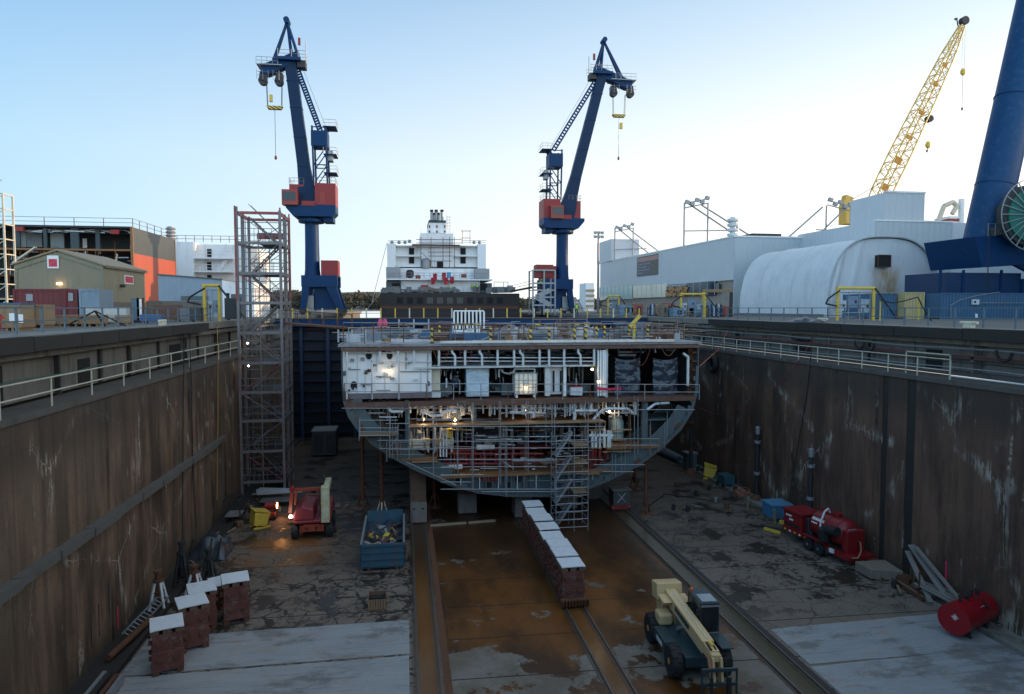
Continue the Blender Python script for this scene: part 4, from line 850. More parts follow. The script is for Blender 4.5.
    for zz in (25.0, 28.2, 33.0):
        bx('tower_landing', -2.4, -4.6, -1.9, 1.9, zz-.1, zz, M_blu); m = MB()
        for h in (.55,1.1):
            m.tube(V(-4.6,-1.9,zz+h), V(-4.6,1.9,zz+h), .03, n=4); m.tube(V(-4.6,-1.9,zz+h), V(-2.4,-1.9,zz+h), .03, n=4)
        for u, y in ((-4.6,-1.9),(-4.6,0),(-4.6,1.9),(-3.5,-1.9),(-2.4,-1.9)): m.tube(V(u,y,zz), V(u,y,zz+1.1), .03, n=4)
        m.build('landing_rail', M_gsteel, t)
    # jib head
    q = V(U,0,Zt); zt = Zt
    bx('head_platform', U-1.9, U+2.0, -1.9, 1.9, zt+.2, zt+.7)
    m = MB(); m.bar(q+V(-X0*0,0,0)-q+V(U-.6,0,zt+1.1), V(U+head,0,zt-1.0), 1.0, 1.0) if False else m.prism([V(U-1.4,-.9,zt+2.2),V(U-1.4,-.9,zt+.4),V(U+head-.6,-.9,zt-2.2),V(U+head+.6,-.9,zt-2.1),V(U+head+.5,-.9,zt-.6)], (0,1.8,0)); m.build('head_beam', M_blu, t)
    ap = V(U+.5,0,zt+7.3)
    for y in (-.8,.8):
        m = MB(); m.bar(V(U-1.5,y,zt+.6), ap, .38); m.build('frame_strut', M_blu, t); m = MB(); m.bar(V(U-.2,y,zt+1.2), ap, .3); m.build('frame_strut', M_blu, t)
        m = MB(); m.bar(V(U+head-.9,y,zt-1.2), ap, .36); m.build('frame_strut', M_blu, t)
    m = MB(); m.tube(ap+Vector((0,-1,0)), ap+Vector((0,1,0)), .5, n=14); m.build('apex_sheave', M_blu, t)
    for uh in (U+head*.42, U+head+.2):
        m = MB(); m.prism([V(uh-.5,-.7,zt-1.8),V(uh+.6,-.7,zt-1.6),V(uh+.8,-.7,zt-3.0),V(uh-.4,-.7,zt-3.4)], (0,1.4,0)); m.build('sheave_block', M_dsteel, t)
        m = MB(); m.tube(V(uh+.2,-.5,zt-3.1), V(uh+.2,.5,zt-3.1), .75, n=18); m.build('sheave', M_dsteel, t)
        m = MB()
        for h in (.5,1.1): m.tube(V(uh-.9,-1.3,zt-3+h), V(uh+1,-1.3,zt-3+h), .035, n=4)
        for u2 in (-.9,0,1): m.tube(V(uh+u2,-1.3,zt-3.2), V(uh+u2,-1.3,zt-1.6), .035, n=4)
        m.build('cage_rail', M_gsteel, t)
    bx('walkway', U+head*.3, U+head+1.2, -1.6, 1.6, zt-.75, zt-.62, M_gsteel); m = MB()
    for y in (-1.6,1.6):
        for h in (.6,1.2): m.tube(V(U+head*.45,y,zt-.7+h), V(U+head+1.2,y,zt-.7+h), .04, n=4); m.tube(V(U-2.6,y,zt+.7+h), V(U+1.9,y,zt+.7+h), .04, n=4)
        for f in range(5): u2 = U+head*.45+(head*.55+1.2)*f/4; m.tube(V(u2,y,zt-.7), V(u2,y,zt+.6), .04, n=4); u3 = U-2.6+4.5*f/4; m.tube(V(u3,y,zt+.6), V(u3,y,zt+2.1), .04, n=4)
    m.build('head_rail', M_gsteel, t)
    bx('head_winch', U-2.6, U-1.2, -1, 1, zt-.7, zt+.5, M_dsteel); stick(t, 'mast', M_gsteel, (V(U-2.6,0,zt+.6),V(U-2.6,0,zt+4)), r=.07)
    bx('beacon', U-1.7, U-1.3, -.2, .2, zt+3.4, zt+4.6, M_red)
    # ropes, spreader, hook
    us = U+head*.66; zs = zt-(7.6)
    for du in (-1.3,1.3):
        for dy in (-.3,.3): m = MB(); m.tube(V(us+du,dy,zt-3.2), V(us+du*.9,dy,zs), .045, n=4); m.build('hoist_rope', M_dsteel, t)
    m = MB(); m.prism([V(us-1.4,-.4,zs+.25),V(us-1.1,-.4,zs-.3),V(us+1.1,-.4,zs-.3),V(us+1.4,-.4,zs+.25)], (0,.8,0)); m.build('spreader_beam', M_haz, t)
    m = MB(); m.tube(V(us,0,zs-.3), V(us,0,zs-8.3), .05, n=4); m.build('load_chain', M_gsteel, t)
    m = MB(); m.lathe([(.05,0),(.22,.2),(.2,.6),(.05,.8)], V(us,0,zs-9), n=8); m.build('hook', M_red, t)
    m = MB(); m.cb(V(us+(.5 if s>0 else .6),0,zs+(-2.0 if s>0 else 1.6)), (.5,.5,1.2)); m.build('hook_block', M_yel, t)
    stick(t, 'luffing_rope', M_dsteel, (V(-2.6,.3,33.5), V(U-1.6,.3,zt+.5)), r=.03)
    return t
cr_ = harbour_crane(116, 313, -1, (3.1,43.8), 4.3, 'tall blue luffing crane with red cabins left of the dock, jib leaning left', False)
cr_.scale = (.915,.915,.915)
harbour_crane(138, 562, 1, (8.0,48.2), 5.8, 'tall blue luffing crane with red cabins right of the dock, jib leaning right', True)
# yellow lattice boom crane behind the white halls
M_ylat = mat('yellow lattice paint', (.62,.38,.06), .5, 0, var=.2, scale=1, dirt=(.2,.12,.05), amt=.3)
def lattice_crane():
    Yc = 150; P = lambda px, py: AY(px, py, Yc); base = P(880, 195); tip = P(962, 26); gx = P(856,205)
    t = T('lattice_boom_crane', 'yellow lattice boom crane rising behind the white building on the right', 'crane', (base.x, Yc, 0))
    d = (tip-base); L_ = d.length; d.normalize(); n = Vector((d.z,0,-d.x)); foot = base-d*6
    wd = [(0,1.6),(.12,2.9),(.33,3.0),(.62,2.5),(.85,1.9),(1,.8)]
    def W(f):
        for (a,x),(b,y) in zip(wd, wd[1:]):
            if a <= f <= b: return x+(y-x)*(f-a)/(b-a)
        return .8
    LT = (tip-foot).length; N = 22; cor = []
    for i in range(N+1):
        f = i/N; c = foot+d*LT*f; w_ = W(f)/2*1.15; cor.append([c+n*w_*a+Vector((0,w_*b,0)) for a, b in ((-1,-1),(1,-1),(1,1),(-1,1))])
    for k_ in range(4): m = MB(); m.pipe([c[k_] for c in cor], .17, 6); m.build('chord', M_ylat, t)
    for i in range(N):
        m = MB()
        for k_ in range(4): a, b = cor[i], cor[i+1]; m.tube(a[k_], b[(k_+1)%4] if i%2 else b[k_-1], .085, n=5); m.tube(b[k_], b[(k_+1)%4], .075, n=5)
        m.build('lattice_bay', M_ylat, t)
    for f in (.16,.30,.42,.55,.7,.8): c = foot+d*LT*f; m = MB(); m.cb(c+n*.4, (W(f)*.55,.3,.9 if f>.3 else 1.6), ry=.4); m.build('rib_plate', mat('amber plate', (.60,.26,.02), .5), t)
    for k_, (px, py) in enumerate(((964,21),(929,119))):
        c = P(px, py); m = MB(); m.tube(c+Vector((0,-.6,0)), c+Vector((0,.6,0)), 1.0 if k_==0 else .8, n=14); m.cb(c, (1.6,1.1,1.0), ry=-.3); m.build('head_sheave', M_dsteel, t)
    m = MB(); m.bar(P(958,26), P(957,20), .2); m.cb(P(956,19), (.5,.5,.4)); m.build('tip_light', M_dsteel, t)
    for px0, py0, px1, py1, hk in ((964,26,963,72,108),(930,121,928,145,150)):
        for dx in (-.35,.35): m = MB(); m.tube(P(px0,py0)+Vector((dx,0,0)), P(px1,py1)+Vector((dx,0,0)), .04, n=4); m.build('hoist_rope', M_gsteel, t)
        m = MB(); m.lathe([(.1,-.9),(.55,-.4),(.6,.2),(.3,.8)], P(px1,py1), n=10); m.build('hook_block', M_yel, t); 
        m = MB(); m.tube(P(px1,py1), P(px1-1,hk), .05, n=4); m.lathe([(.05,-.4),(.25,0),(.1,.4)], P(px1-1,hk+1), n=8); m.build('hook', M_dsteel, t)
    m = MB(); m.bar(P(852,214), P(846,200), 1.1); m.cb(P(849,216), (3.4,3,4)); m.cb(P(846,203), (2,1.6,3.2), ry=.3); m.build('gantry', M_ylat, t)
    m = MB(); m.cb((base.x-2, Yc, 9), (11,6,6)); m.build('machine_house', M_ylat, t)
    for u in (-4,4): m = MB(); m.box(base.x-2+u-.6, Yc-3, 0, base.x-2+u+.6, Yc+3, 6.2); m.build('crawler_frame', M_dsteel, t)
    m = MB(); m.tube(P(846,203), foot+d*LT*.2, .06, n=4); m.build('pendant', M_dsteel, t)
    # small knuckled loader farther right
    t2 = T('loader_crane', 'pale knuckled loader arm and exhaust stack peeping over the building beside the blue crane', 'crane', tuple(AY(944,222,120).xy)+(0,)); Q = lambda x, y: AY(x,y,120)
    m = MB(); m.pipe([Q(938,222),Q(944,206),Q(953,202),Q(957,206),Q(952,214)], .45, 8); m.build('arm', M_cream, t2, smooth=True)
    m = MB(); m.tube(Vector((Q(962,222).x,120,0)), Q(962,199), .6, n=10); m.build('stack', M_white, t2); m = MB(); a = Q(950,216); m.box(a.x,120,0,a.x+2.8,124,a.z); m.build('house', M_white, t2); m = MB(); m.box(a.x-.05,119.9,a.z-1,a.x+2.85,124.05,a.z-.5); m.build('stripe', M_red, t2)
lattice_crane()
# near blue crane at the right edge: tubular leg, platform, cable reel
def near_crane():
    Yc = 66; P = lambda px, py, y=Yc: AY(px, py, y)
    t = T('gantry_crane', 'huge blue crane leg and platform with a green cable reel at the right edge', 'crane', (P(985,250).x, Yc, 0))
    m = MB(); a = P(981,252); b = P(1035,8); c = a+(b-a)*1.5; m.tube(a, c, 1.95, 1.85, n=32); m.build('tubular_leg', mat('scuffed blue paint', (.004,.050,.135), .45, 0, spec=.25, var=.2, scale=1.2, dirt=(.06,.10,.20), amt=.5, ds=1.6), t, smooth=True)
    for f in (.18,.42,.7): p = a+(c-a)*f; m = MB(); q = p+(c-a).normalized()*.12; m.tube(p, q, 1.98, n=32); m.build('weld_band', M_blu, t, smooth=True)
    m = MB(); pts = [P(948,240),P(955,269),P(1100,260),P(1100,234)]; m.prism([Vector((p.x,62.5,p.z)) for p in pts], (0,7,0)); m.build('sill_beam', M_blu, t)
    m = MB(); a = P(955,240,62.5); b = P(975,266,62.5); m.bar(Vector((a.x,62.4,a.z)), Vector((b.x,62.4,b.z)), .06, .04); m.build('stiffener', M_blu, t); m = MB(); m.bar((P(990,262).x,63,P(990,262).z-.3),(P(1060,300).x,63,P(1060,300).z),.5); m.build('stiffener', M_blu, t)
    m = MB(); a = P(939,272,65); b = P(1012,296,65); m.box(a.x,64,0,b.x,70,a.z-.1); m.build('bogie_housing', mat('navy painted steel', (.004,.03,.09), .45, amt=.3), t)
    m = MB(); a = P(1012,270,65); m.box(a.x+.02,63.7,0,a.x+9,70,a.z-1); m.build('bogie_housing', M_blu, t)
    for px in (939,962,1000): m = MB(); m.box(P(px,270,64).x, 63.85, 0, P(px,270,64).x+.25, 64, P(px,270,64).z); m.build('housing_rib', M_blu, t)
    # handrail and small gear on the platform
    m = MB(); z = P(970,238).z
    for h in (.55,1.15): m.tube((P(972,1).x,62.8,z+h), (P(1003,1).x,62.8,z+h), .04, n=5)
    for px in (972,979,987,995,1003): m.tube((P(px,1).x,62.8,z-.2), (P(px,1).x,62.8,z+1.15), .04, n=5)
    m.build('hand_rail', M_gsteel, t); m = MB(); m.cb((P(990,235).x,62.9,z+.35), (.7,.6,.6)); m.build('lamp_housing', M_white, t)
    m = MB(); m.box(P(984,1).x,62.7,z,P(998,1).x,64,z+.9); m.box(P(990,1).x,63,z+.9,P(999,1).x,64.5,z+3.2); m.build('motor_unit', M_dsteel, t)
    # reel
    c = AY(1032,215,60.5); rr = 3.6; gm = mat('reel green', (.012,.14,.10), .45, amt=.4)
    m = MB(); m.tube(c+Vector((0,.15,0)), c+Vector((0,1.0,0)), rr-.55, n=48); m.build('reel_drum', mat('reel cable black', (.03,.035,.035), .7), t)
    m = MB(); m.tube(c+Vector((0,-.05,0)), c+Vector((0,.14,0)), rr-.95, n=48); m.build('reel_disc', gm, t)
    m = MB()
    for i in range(48):
        a, b = 2*math.pi*i/48, 2*math.pi*(i+1)/48
        for r_ in (rr,): m.bar(c+Vector((r_*math.cos(a),-.1,r_*math.sin(a))), c+Vector((r_*math.cos(b),-.1,r_*math.sin(b))), .08)
    m.build('reel_rim', M_gsteel, t)
    for i in range(24): a = 2*math.pi*i/24; m = MB(); m.bar(c+Vector((.3*math.cos(a),-.2,.3*math.sin(a))), c+Vector((rr*math.cos(a),-.12,rr*math.sin(a))), .075); m.build('reel_spoke', M_gsteel, t)
    m = MB(); m.tube(c+Vector((0,-.45,0)), c+Vector((0,.1,0)), .42, n=20); m.build('reel_hub', M_wpipe, t)
    m = MB(); m.box(c.x-.5, 61.6, P(1030,240).z-1, c.x+.5, 62.4, c.z+.4); m.build('reel_bracket', M_blu, t)
    m = MB(); x = P(999,1,61).x; m.tube((x,61,0.2), (x-.1,61,P(999,236).z+.5), .05, n=6); m.build('power_cable', M_rub, t)
near_crane()
# ================================================================ RIGHT HAND YARD
M_clad = corr('pale grey wall cladding', (.60,.62,.63), .9, 'Y', .45, .12, (.35,.33,.3), var=.05, dep=.03)
M_cladx = corr('pale grey end cladding', (.46,.50,.52), .9, 'X', .5, .12, (.35,.33,.3), var=.05, dep=.03)
def halls():
    # building A: long one with the glazed strip and the banner
    n = AY(733,300,103); f = AY(600,300,168); z = 12.4
    dirv = Vector((f.x-n.x, f.y-n.y, 0)); L_ = dirv.length; dirv.normalize(); nrm = Vector((dirv.y,-dirv.x,0)); nrm = -nrm if nrm.x > 0 else nrm
    t = T('assembly_hall', 'long pale clad building with banner and glazed strip along the right quay', 'building', (n.x, n.y, 0))
    W = lambda s_, h, o=0.: Vector((n.x, n.y, 0))+dirv*s_*L_+Vector((0,0,h))+nrm*o
    back = Vector((34,0,0))
    m = MB(); m.prism([W(0,5.6),W(1,5.6),W(1,z),W(0,z)], back); m.build('wall', M_clad, t)
    m = MB(); m.prism([W(0,0,-.4),W(1,0,-.4),W(1,5.6,-.4),W(0,5.6,-.4)], back); m.build('lower_wall', mat('beige lower wall', (.36,.30,.25), .8, dirt=(.15,.11,.08), amt=.5), t)
    m = MB(); m.box(n.x+.01, n.y-.12, .1, n.x+13.5, n.y-.02, z-.01); m.build('end_wall', M_cladx, t)
    m = MB(); m.box(n.x-.1, n.y-.25, z, n.x+13.5, n.y+.2, z+.25); m.prism([W(0,z,.08),W(1,z,.08),W(1,z+.22,.08),W(0,z+.22,.08)], (.4,0,0)); m.build('roof_edge', M_white, t)
    def S(px):                       # share of the wall length seen at a pixel column
        d = ray(px, 300); A = n.xy; 
        den = d.x*dirv.y-d.y*dirv.x; k_ = (A.x*dirv.y-A.y*dirv.x)/den; p = Vector((d.x*k_, d.y*k_)); return (p-A).length/L_
    def zat(px, py): s_ = S(px); p = W(s_,0); return AY(px, py, p.y).z
    gl = [('glazed_strip',600,633,285,299,'pale teal glass',(.45,.58,.56),.15),('glazed_strip',633,667,283,297,'glass with painted warm reflection',(.80,.72,.56),.15),('glazed_strip',667,687,285,296,'glass showing racks',(.13,.08,.05),.2),('glazed_strip',687,715,281,295,'dark blue glass',(.012,.03,.06),.08)]  # pale and warm panes hold the reflected glow in their base colour
    for nm, a, b, ya, yb, mn, c, r_ in gl:
        sa, sb = min(S(a),1), S(b); za, zb = zat(b, ya)+.0, zat(b, yb); m = MB(); m.prism([W(sa,zb,.06),W(sb,zb,.06),W(sb,za,.06),W(sa,za,.06)], (.3,0,0)); g = m.build(nm, mat(mn, c, r_, .1, var=.1, amt=.1, bump=0), t)
        k_ = max(2,int((sa-sb)*26)); m = MB()
        for i in range(k_+1): s_ = sa+(sb-sa)*i/k_; m.bar(W(s_,zb,.1), W(s_,za,.1), .07)
        m.prism([W(sa,za,.12),W(sb,za,.12),W(sb,za+.15,.12),W(sa,za+.15,.12)], (.1,0,0)); m.build('mullions', M_wpipe, g)
    rr = random.Random(5); m = MB()
    for i in range(40): s_ = S(667)+(S(687)-S(667))*rr.random(); h = zat(680,296)+rr.random()*1.6; m.cb(W(s_,h,.2), (.12,rr.uniform(.4,1.4),rr.uniform(.2,.7)))
    m.build('rack_goods', mat('amber rack goods', (.5,.25,.1), .6, var=.5, scale=3, dirt=(.3,.05,.04), amt=.6), t)
    a, b = S(637), S(658); z1, z0 = zat(648,255.5), zat(648,275.5)
    m = MB(); m.prism([W(a,z0,.1),W(b,z0,.1),W(b,z1,.1),W(a,z1,.1)], (.2,0,0)); bn = m.build('banner', mat('banner slate', (.16,.15,.16), .6, bump=0), t)
    m = MB(); m.prism([W(a,z1-1.1,.12),W(b,z1-1.1,.12),W(b,z1-.25,.12),W(a,z1-.25,.12)], (.1,0,0)); m.build('banner_stripe', mat('banner salmon', (.50,.28,.22), .6, bump=0), bn)
    c = a+(b-a)*.68; m = MB(); m.prism([W(c,z0+.05,.13),W(b,z0+.05,.13),W(b,z1-1.15,.13),W(c,z1-1.15,.13)], (.1,0,0)); m.build('banner_picture', mat('banner khaki', (.17,.15,.12), .6, var=.4, bump=0), bn)
    for i, wd in enumerate((.85,.7,.8,.35)):
        h = z1-1.75-i*.62; m = MB(); rr2 = random.Random(i); x = a+(c-a)*.08
        while abs(x-a) < abs(c-a)*wd: w_ = (c-a)*rr2.uniform(.06,.14); m.prism([W(x,h,.13),W(x+w_,h,.13),W(x+w_,h+.22,.13),W(x,h+.22,.13)], (.05,0,0)); x += w_*1.25
        m.build('banner_lettering', mat('banner grey lettering', (.34,.34,.35), .6, bump=0), bn)
    s_ = S(718); m = MB(); m.cb(W(s_,zat(718,288),.1), (.15,1.4,1.6)); m.build('window', M_glass, t)
    # stair tower at the far end
    m = MB(); p = W(1,0,0); m.box(p.x, p.y-9, z, p.x+7, p.y+3, z+5.2); m.build('roof_tower', M_clad, t); m = MB(); m.box(p.x+7,p.y-4,z,p.x+22,p.y+3,z+1.4); m.build('roof_step', M_cladx, t)
    # roof unit
    m = MB(); a = AY(752,240,112); m.box(a.x, 112, z, a.x+5.5, 116, z+1.7); m.build('roof_unit', M_dsteel, t)
    m = MB(); a = AY(733,230,112)
    for i in range(5): m.lathe([(.7,0),(1.0,.15),(1.0,.5),(.6,.6)], (a.x,112,z+.2+i*.85), n=12)
    m.tube((a.x,112,z), (a.x,112,z+4.4), .5, n=10); m.build('stacked_vent', M_wpipe, t)
    # building B
    c = AY(875,222,86); q = AY(798,236,104); zB = EYE+(AY(875,221,86).z-EYE)
    t2 = T('fabrication_hall', 'tall pale clad building with a box tower on its roof behind the white tent', 'building', (c.x, 86, 0))
    m = MB(); m.prism([Vector((c.x,86,0)),Vector((q.x,104,0)),Vector((q.x,104,zB)),Vector((c.x,86,zB))], (40,0,0)); m.build('wall', M_clad, t2)
    m = MB(); x1 = AY(953,222,85.8).x; m.box(c.x-.02, 85.85, 0, x1, 85.98, zB); m.build('end_wall', M_cladx, t2)
    m = MB(); m.box(c.x-.1, 85.75, zB-.02, x1, 86.3, zB+.2); m.build('roof_edge', M_white, t2)
    a, b, e = AY(861,190,93), AY(886,192,88), AY(925,192,88); m = MB(); m.prism([(b.x,88,zB),(b.x,88,b.z),(e.x,88,b.z),(e.x,88,zB)], (0,.1,0)); m.build('tower_front', M_cladx, t2)
    m = MB(); m.prism([(b.x-.01,88,zB),(e.x,88.1,zB),(e.x,96,zB),(a.x+.5,96,zB)], (0,0,b.z-zB-.02)); m.build('roof_tower', M_clad, t2)
    m = MB(); m.box(b.x-.1,87.85,b.z-.05,e.x+.1,88.3,b.z+.18); m.build('tower_coping', M_white, t2)
halls()
def floodframe(px, py0, Yf, wm, label, s=1, h=None):
    """steel frame with floodlights: two posts, two raking struts"""
    P = lambda x, y, dy=0: AY(x, y, Yf+dy); zr = 12.3
    t = T('floodlight_rig', label, 'floodlight', (P(px,py0).x, Yf, zr), group='floodlight frames on the halls')
    top = P(px, py0); x0 = top.x; hgt = top.z
    for x, y in ((x0,0),(x0+s*4.6,.2)): m = MB(); m.tube((x,Yf+y,zr if h is None else h), (x,Yf+y,hgt), .16); m.build('post', M_gsteel, t)
    for y in (0,2): m = MB(); m.tube((x0+s*(.6+y*1.8),Yf+y,hgt), (x0+s*(wm+y*2.2),Yf+y,zr), .15); m.build('strut', M_gsteel, t)
    m = MB(); m.tube((x0,Yf,zr+(hgt-zr)*.35), (x0+s*wm*.75,Yf+1,zr+(hgt-zr)*.40), .1); m.tube((x0,Yf,hgt-.1), (x0+s*4.6,Yf,hgt+.9), .1); m.tube((x0,Yf,hgt-.9), (x0+s*4.6,Yf,hgt+.1), .1); m.build('cross_bar', M_gsteel, t)
    for i in range(5): m = MB(); m.cb((x0+s*(.4+i*.95),Yf-.3,hgt+.15+i*.2-.5*(i%2)), (.75,.5,.6), ry=.3); m.build('floodlight', M_gsteel, t)
floodframe(684.5, 203, 118, 13.5, 'tall raking floodlight frame on the roof edge of the long building')
floodframe(615, 228, 158, 11, 'raking floodlight frame beside the far roof tower of the long building')
floodframe(851, 206, 112, 8, 'raking floodlight frame on the hall roof by the yellow crane', -1)
t = T('floodlight_mast', 'slim tall floodlight mast at the far left end of the long building', 'floodlight', tuple(AY(598,300,150).xy)+(0,)); p = AY(598,300,150); zt_ = AY(598,232,150).z
m = MB(); m.tube((p.x,150,0), (p.x,150,zt_), .32, .2, n=10); m.build('mast', M_gsteel, t)
for i in range(3):
    for j in range(2): m = MB(); m.cb((p.x-.8+i*.8,149.7,zt_-.2-j*.9), (.6,.4,.6)); m.build('floodlight', M_gsteel, t)
m = MB(); m.box(p.x-1.2,149.9,zt_-.1,p.x+1.2,150.1,zt_+.05); m.box(p.x-1.2,149.9,zt_-1,p.x+1.2,150.1,zt_-.9); m.build('cross_bar', M_gsteel, t)
# unseen hall added past the right edge to keep low sun off the dock
t = T('sun_blocking_hall', 'pale clad unseen hall added beyond the right edge to block the low sun', 'building', (84, 20, 0))
m = MB(); m.box(68,-30,0,100,59,14.5); m.build('wall', M_clad, t); m = MB(); m.box(92.5,59.01,0,130,85.5,26); m.build('sun_blocking_wing', M_clad, t)  # tall wing added to keep sun off the tower and left shed
m = MB(); m.box(67.8,-30.2,14.5,100.2,59.2,14.8); m.build('roof', M_white, t)
for i in range(6): m = MB(); m.box(67.94,-20+i*12,0,68.0,-15+i*12,5); m.build('door', M_prim, t)
# white fabric shelter
def shelter():
    Yn, Yf2 = 75., 97.; xl = AY(829,300,Yn).x; xr = AY(938.5,300,Yn).x; zt = AY(885,237,Yn).z; cx = (xl+xr)/2; hw = (xr-xl)/2
    t = T('fabric_shelter', 'white fabric arch shelter with rust stained end wall on the right quay', 'shelter', (cx, Yn, 0))
    def arch(u, o=0.): a = math.pi*u; c_, s_ = math.cos(a), math.sin(a); return (cx-(hw+o)*math.copysign(abs(c_)**.70, c_), (zt+o)*abs(s_)**.70)
    k = NT('white tent fabric'); w_ = k.noise(.8, k.map(2.5,2.5,.5), 4, .6, 1.5); dd = k.noise(.35, None, 5)
    c = k.mix(k.math('MULTIPLY', k.ramp(dd,.45,.7), .4), (.70,.71,.72), (.50,.50,.48))
    k.out(c, .45, 0, w_, .9, .12)
    m = MB(); m.grid(lambda u,v: (arch(u)[0]+.10*noise.noise((u*9,v*30,0)), Yn+(Yf2-Yn)*v, max(0,arch(u)[1]+.03*math.cos(v*math.pi*8)+.10*noise.noise((u*5,v*7,4)))), 40, 56); m.build('cover', k.m, t, smooth=True)
    def endw(Y_, sgn):
        def fn(u, v): x, z = arch(u, -.12); x0 = cx+(x-cx)*v; z0 = z*v if False else z*v
            # fold in the cloth, deepest at the upper left
        m = MB(); nx, nz = 44, 30; vs = []
        def top(x): 
            c_ = min(1,max(-1,(x-cx)/hw)); a = abs(c_)**(1/.70); return zt*(max(0,1-a*a))**.35
        def f2(u, v): x = cx-hw*.985+2*hw*.985*u; z = top(x)*v*.985; fold = .75*max(0,math.sin((x-xl)*2.6+ (z-3)*-.55))*max(0,1-(x-xl)/5.5)*(.3+.7*v); return (x, Y_+sgn*(.25-.06*noise.noise((x*.9,z*.5,2))-fold*sgn*.6), z)
        m.grid(f2, 70, 30); return m
    ks = NT('stained end fabric'); o = ks.xyz(); xc = AY(884,300,Yn).x+.3; zc = AY(884,272,Yn).z
    du = ks.ramp(ks.math('ABSOLUTE', ks.math('SUBTRACT', o[0], xc)), .9, 2.5, 1, 0); dz = ks.math('MULTIPLY', ks.ramp(o[2], 1.6, 2.6), ks.ramp(o[2], zc-.2, zc+1.2, 1, 0))
    nz_ = ks.noise(1.6, ks.map(1.5,1,.5), 5); c = ks.mix(ks.math('MULTIPLY', ks.math('MULTIPLY', du, dz), ks.ramp(nz_,.2,.75,.3,.95)), (.60,.62,.64), (.34,.21,.08)); ks.out(c, .5, 0, ks.noise(.9, ks.map(2,2,.5), 4, .6, 1.2), .8, .1)
    endw(Yn, 1).build('end_wall', ks.m, t, smooth=True); endw(Yf2-.5, 1).build('end_wall', k.m, t, smooth=True)
    m = MB(); P = [arch(i/40, .05) for i in range(41)]; m.pipe([(x, Yn-.02, max(0,z)) for x, z in P], .13, 8); m.build('hoop', mat('grey hoop', (.42,.44,.46), .5), t, smooth=True)
    for j in (3,6):
        m = MB(); y_ = Yn+(Yf2-Yn)*j/8; P2 = [arch(i/40, .10) for i in range(41)]; m.pipe([(x, y_, max(0,z)) for x, z in P2], .02, 5); m.build('cover_seam', mat('grey seam tape', (.5,.5,.49), .5), t)
    m = MB(); m.tube((xl+.2,Yn-.22,2.9),(xr-.2,Yn-.22,2.9),.03,n=5); m.build('end_seam', mat('grey seam tape', (.5,.5,.49)), t)
    a, b = AY(878,255,Yn-.3), AY(890,267,Yn-.3); m = MB(); m.box(a.x,Yn-.35,b.z,b.x,Yn+.3,a.z); v_ = m.build('vent', M_dark, t); m = MB()
    for z in (a.z-.04, b.z-.04): m.box(a.x-.06,Yn-.42,z,b.x+.06,Yn-.34,z+.08)
    for x in (a.x-.06, b.x-.02): m.box(x,Yn-.42,b.z,x+.08,Yn-.34,a.z)
    m.build('vent_frame', M_rust, v_)
    m = MB(); m.box(xl-.15, Yn+1, 0, xl+.1, Yf2, .35); m.build('ballast_kerb', M_conc, t)
shelter()
# containers along the quay
def container(x0, x1, y0, y1, z0, z1, name, label, M_, end=None, group=None, kind='container'):
    t = T(name, label, kind, ((x0+x1)/2, y0, z0), group=group)
    m = MB(); m.box(x0+.05, y0+.06, z0+.15, x1-.05, y1-.06, z1-.1); m.build('corrugated_wall', M_, t)
    for x in (x0, x1-.14):
        for y in (y0, y1-.14): m = MB(); m.box(x, y, z0, x+.14, y+.14, z1); m.build('corner_post', M_, t)
    m = MB(); m.box(x0+.14, y0, z1-.14, x1-.14, y0+.12, z1); m.box(x0+.14, y0, z0, x1-.14, y0+.12, z0+.16); m.build('rail', M_, t)
    m = MB(); m.box(x0+.06, y0+.13, z1-.09, x1-.06, y1-.06, z1-.03); m.build('roof', M_, t)
    return t
M_cblue = corr('container blue', (.04,.105,.19), .34, 'X', .5, .4, (.10,.12,.13), dep=.05); M_ctan = corr('container tan', (.46,.36,.17), .34, 'X', .5, .4, (.2,.14,.08), dep=.05)
yc = 60.; xa = AY(941,300,yc).x
t = container(xa, xa+12.2, yc, yc+2.4, 0, 2.6, 'shipping_container', 'long blue corrugated container with a small control box behind the quay fence', M_cblue)
c = AY(975,302,yc-.1); m = MB(); m.cb((c.x,yc-.12,c.z), (.75,.2,.5)); cb_ = m.build('control_box', M_wpipe, t); m = MB(); m.cb((c.x-.12,yc-.24,c.z), (.2,.04,.2)); m.build('gauge', M_dark, cb_)
m = MB(); c2 = AY(976,316,yc); m.cb((c2.x,yc-.05,c2.z), (.25,.06,.45)); m.build('notice', M_white, t)
m = MB(); m.tube((c.x+.4,yc-.1,c.z-.1), (xa+12,yc-.1,c.z-.1), .04, n=6); m.pipe([AY(951,322,yc-.1),AY(951,305,yc-.1),AY(960,300,yc-.1),AY(975,296,yc-.1),AY(1000,292,yc-.1)], .035, 6); m.build('conduit', M_gsteel, t)
x0 = AY(905,300,62).x; container(x0, xa-.1, 62, 68, 0, 2.7, 'shipping_container', 'tan container end with blue edges between the tent and the long blue container', M_ctan)
x1 = AY(880,300,63).x; container(x1, x0-.1, 63, 69, 0, 2.6, 'shipping_container', 'short blue container half hidden behind the yellow pipe frame', M_cblue)
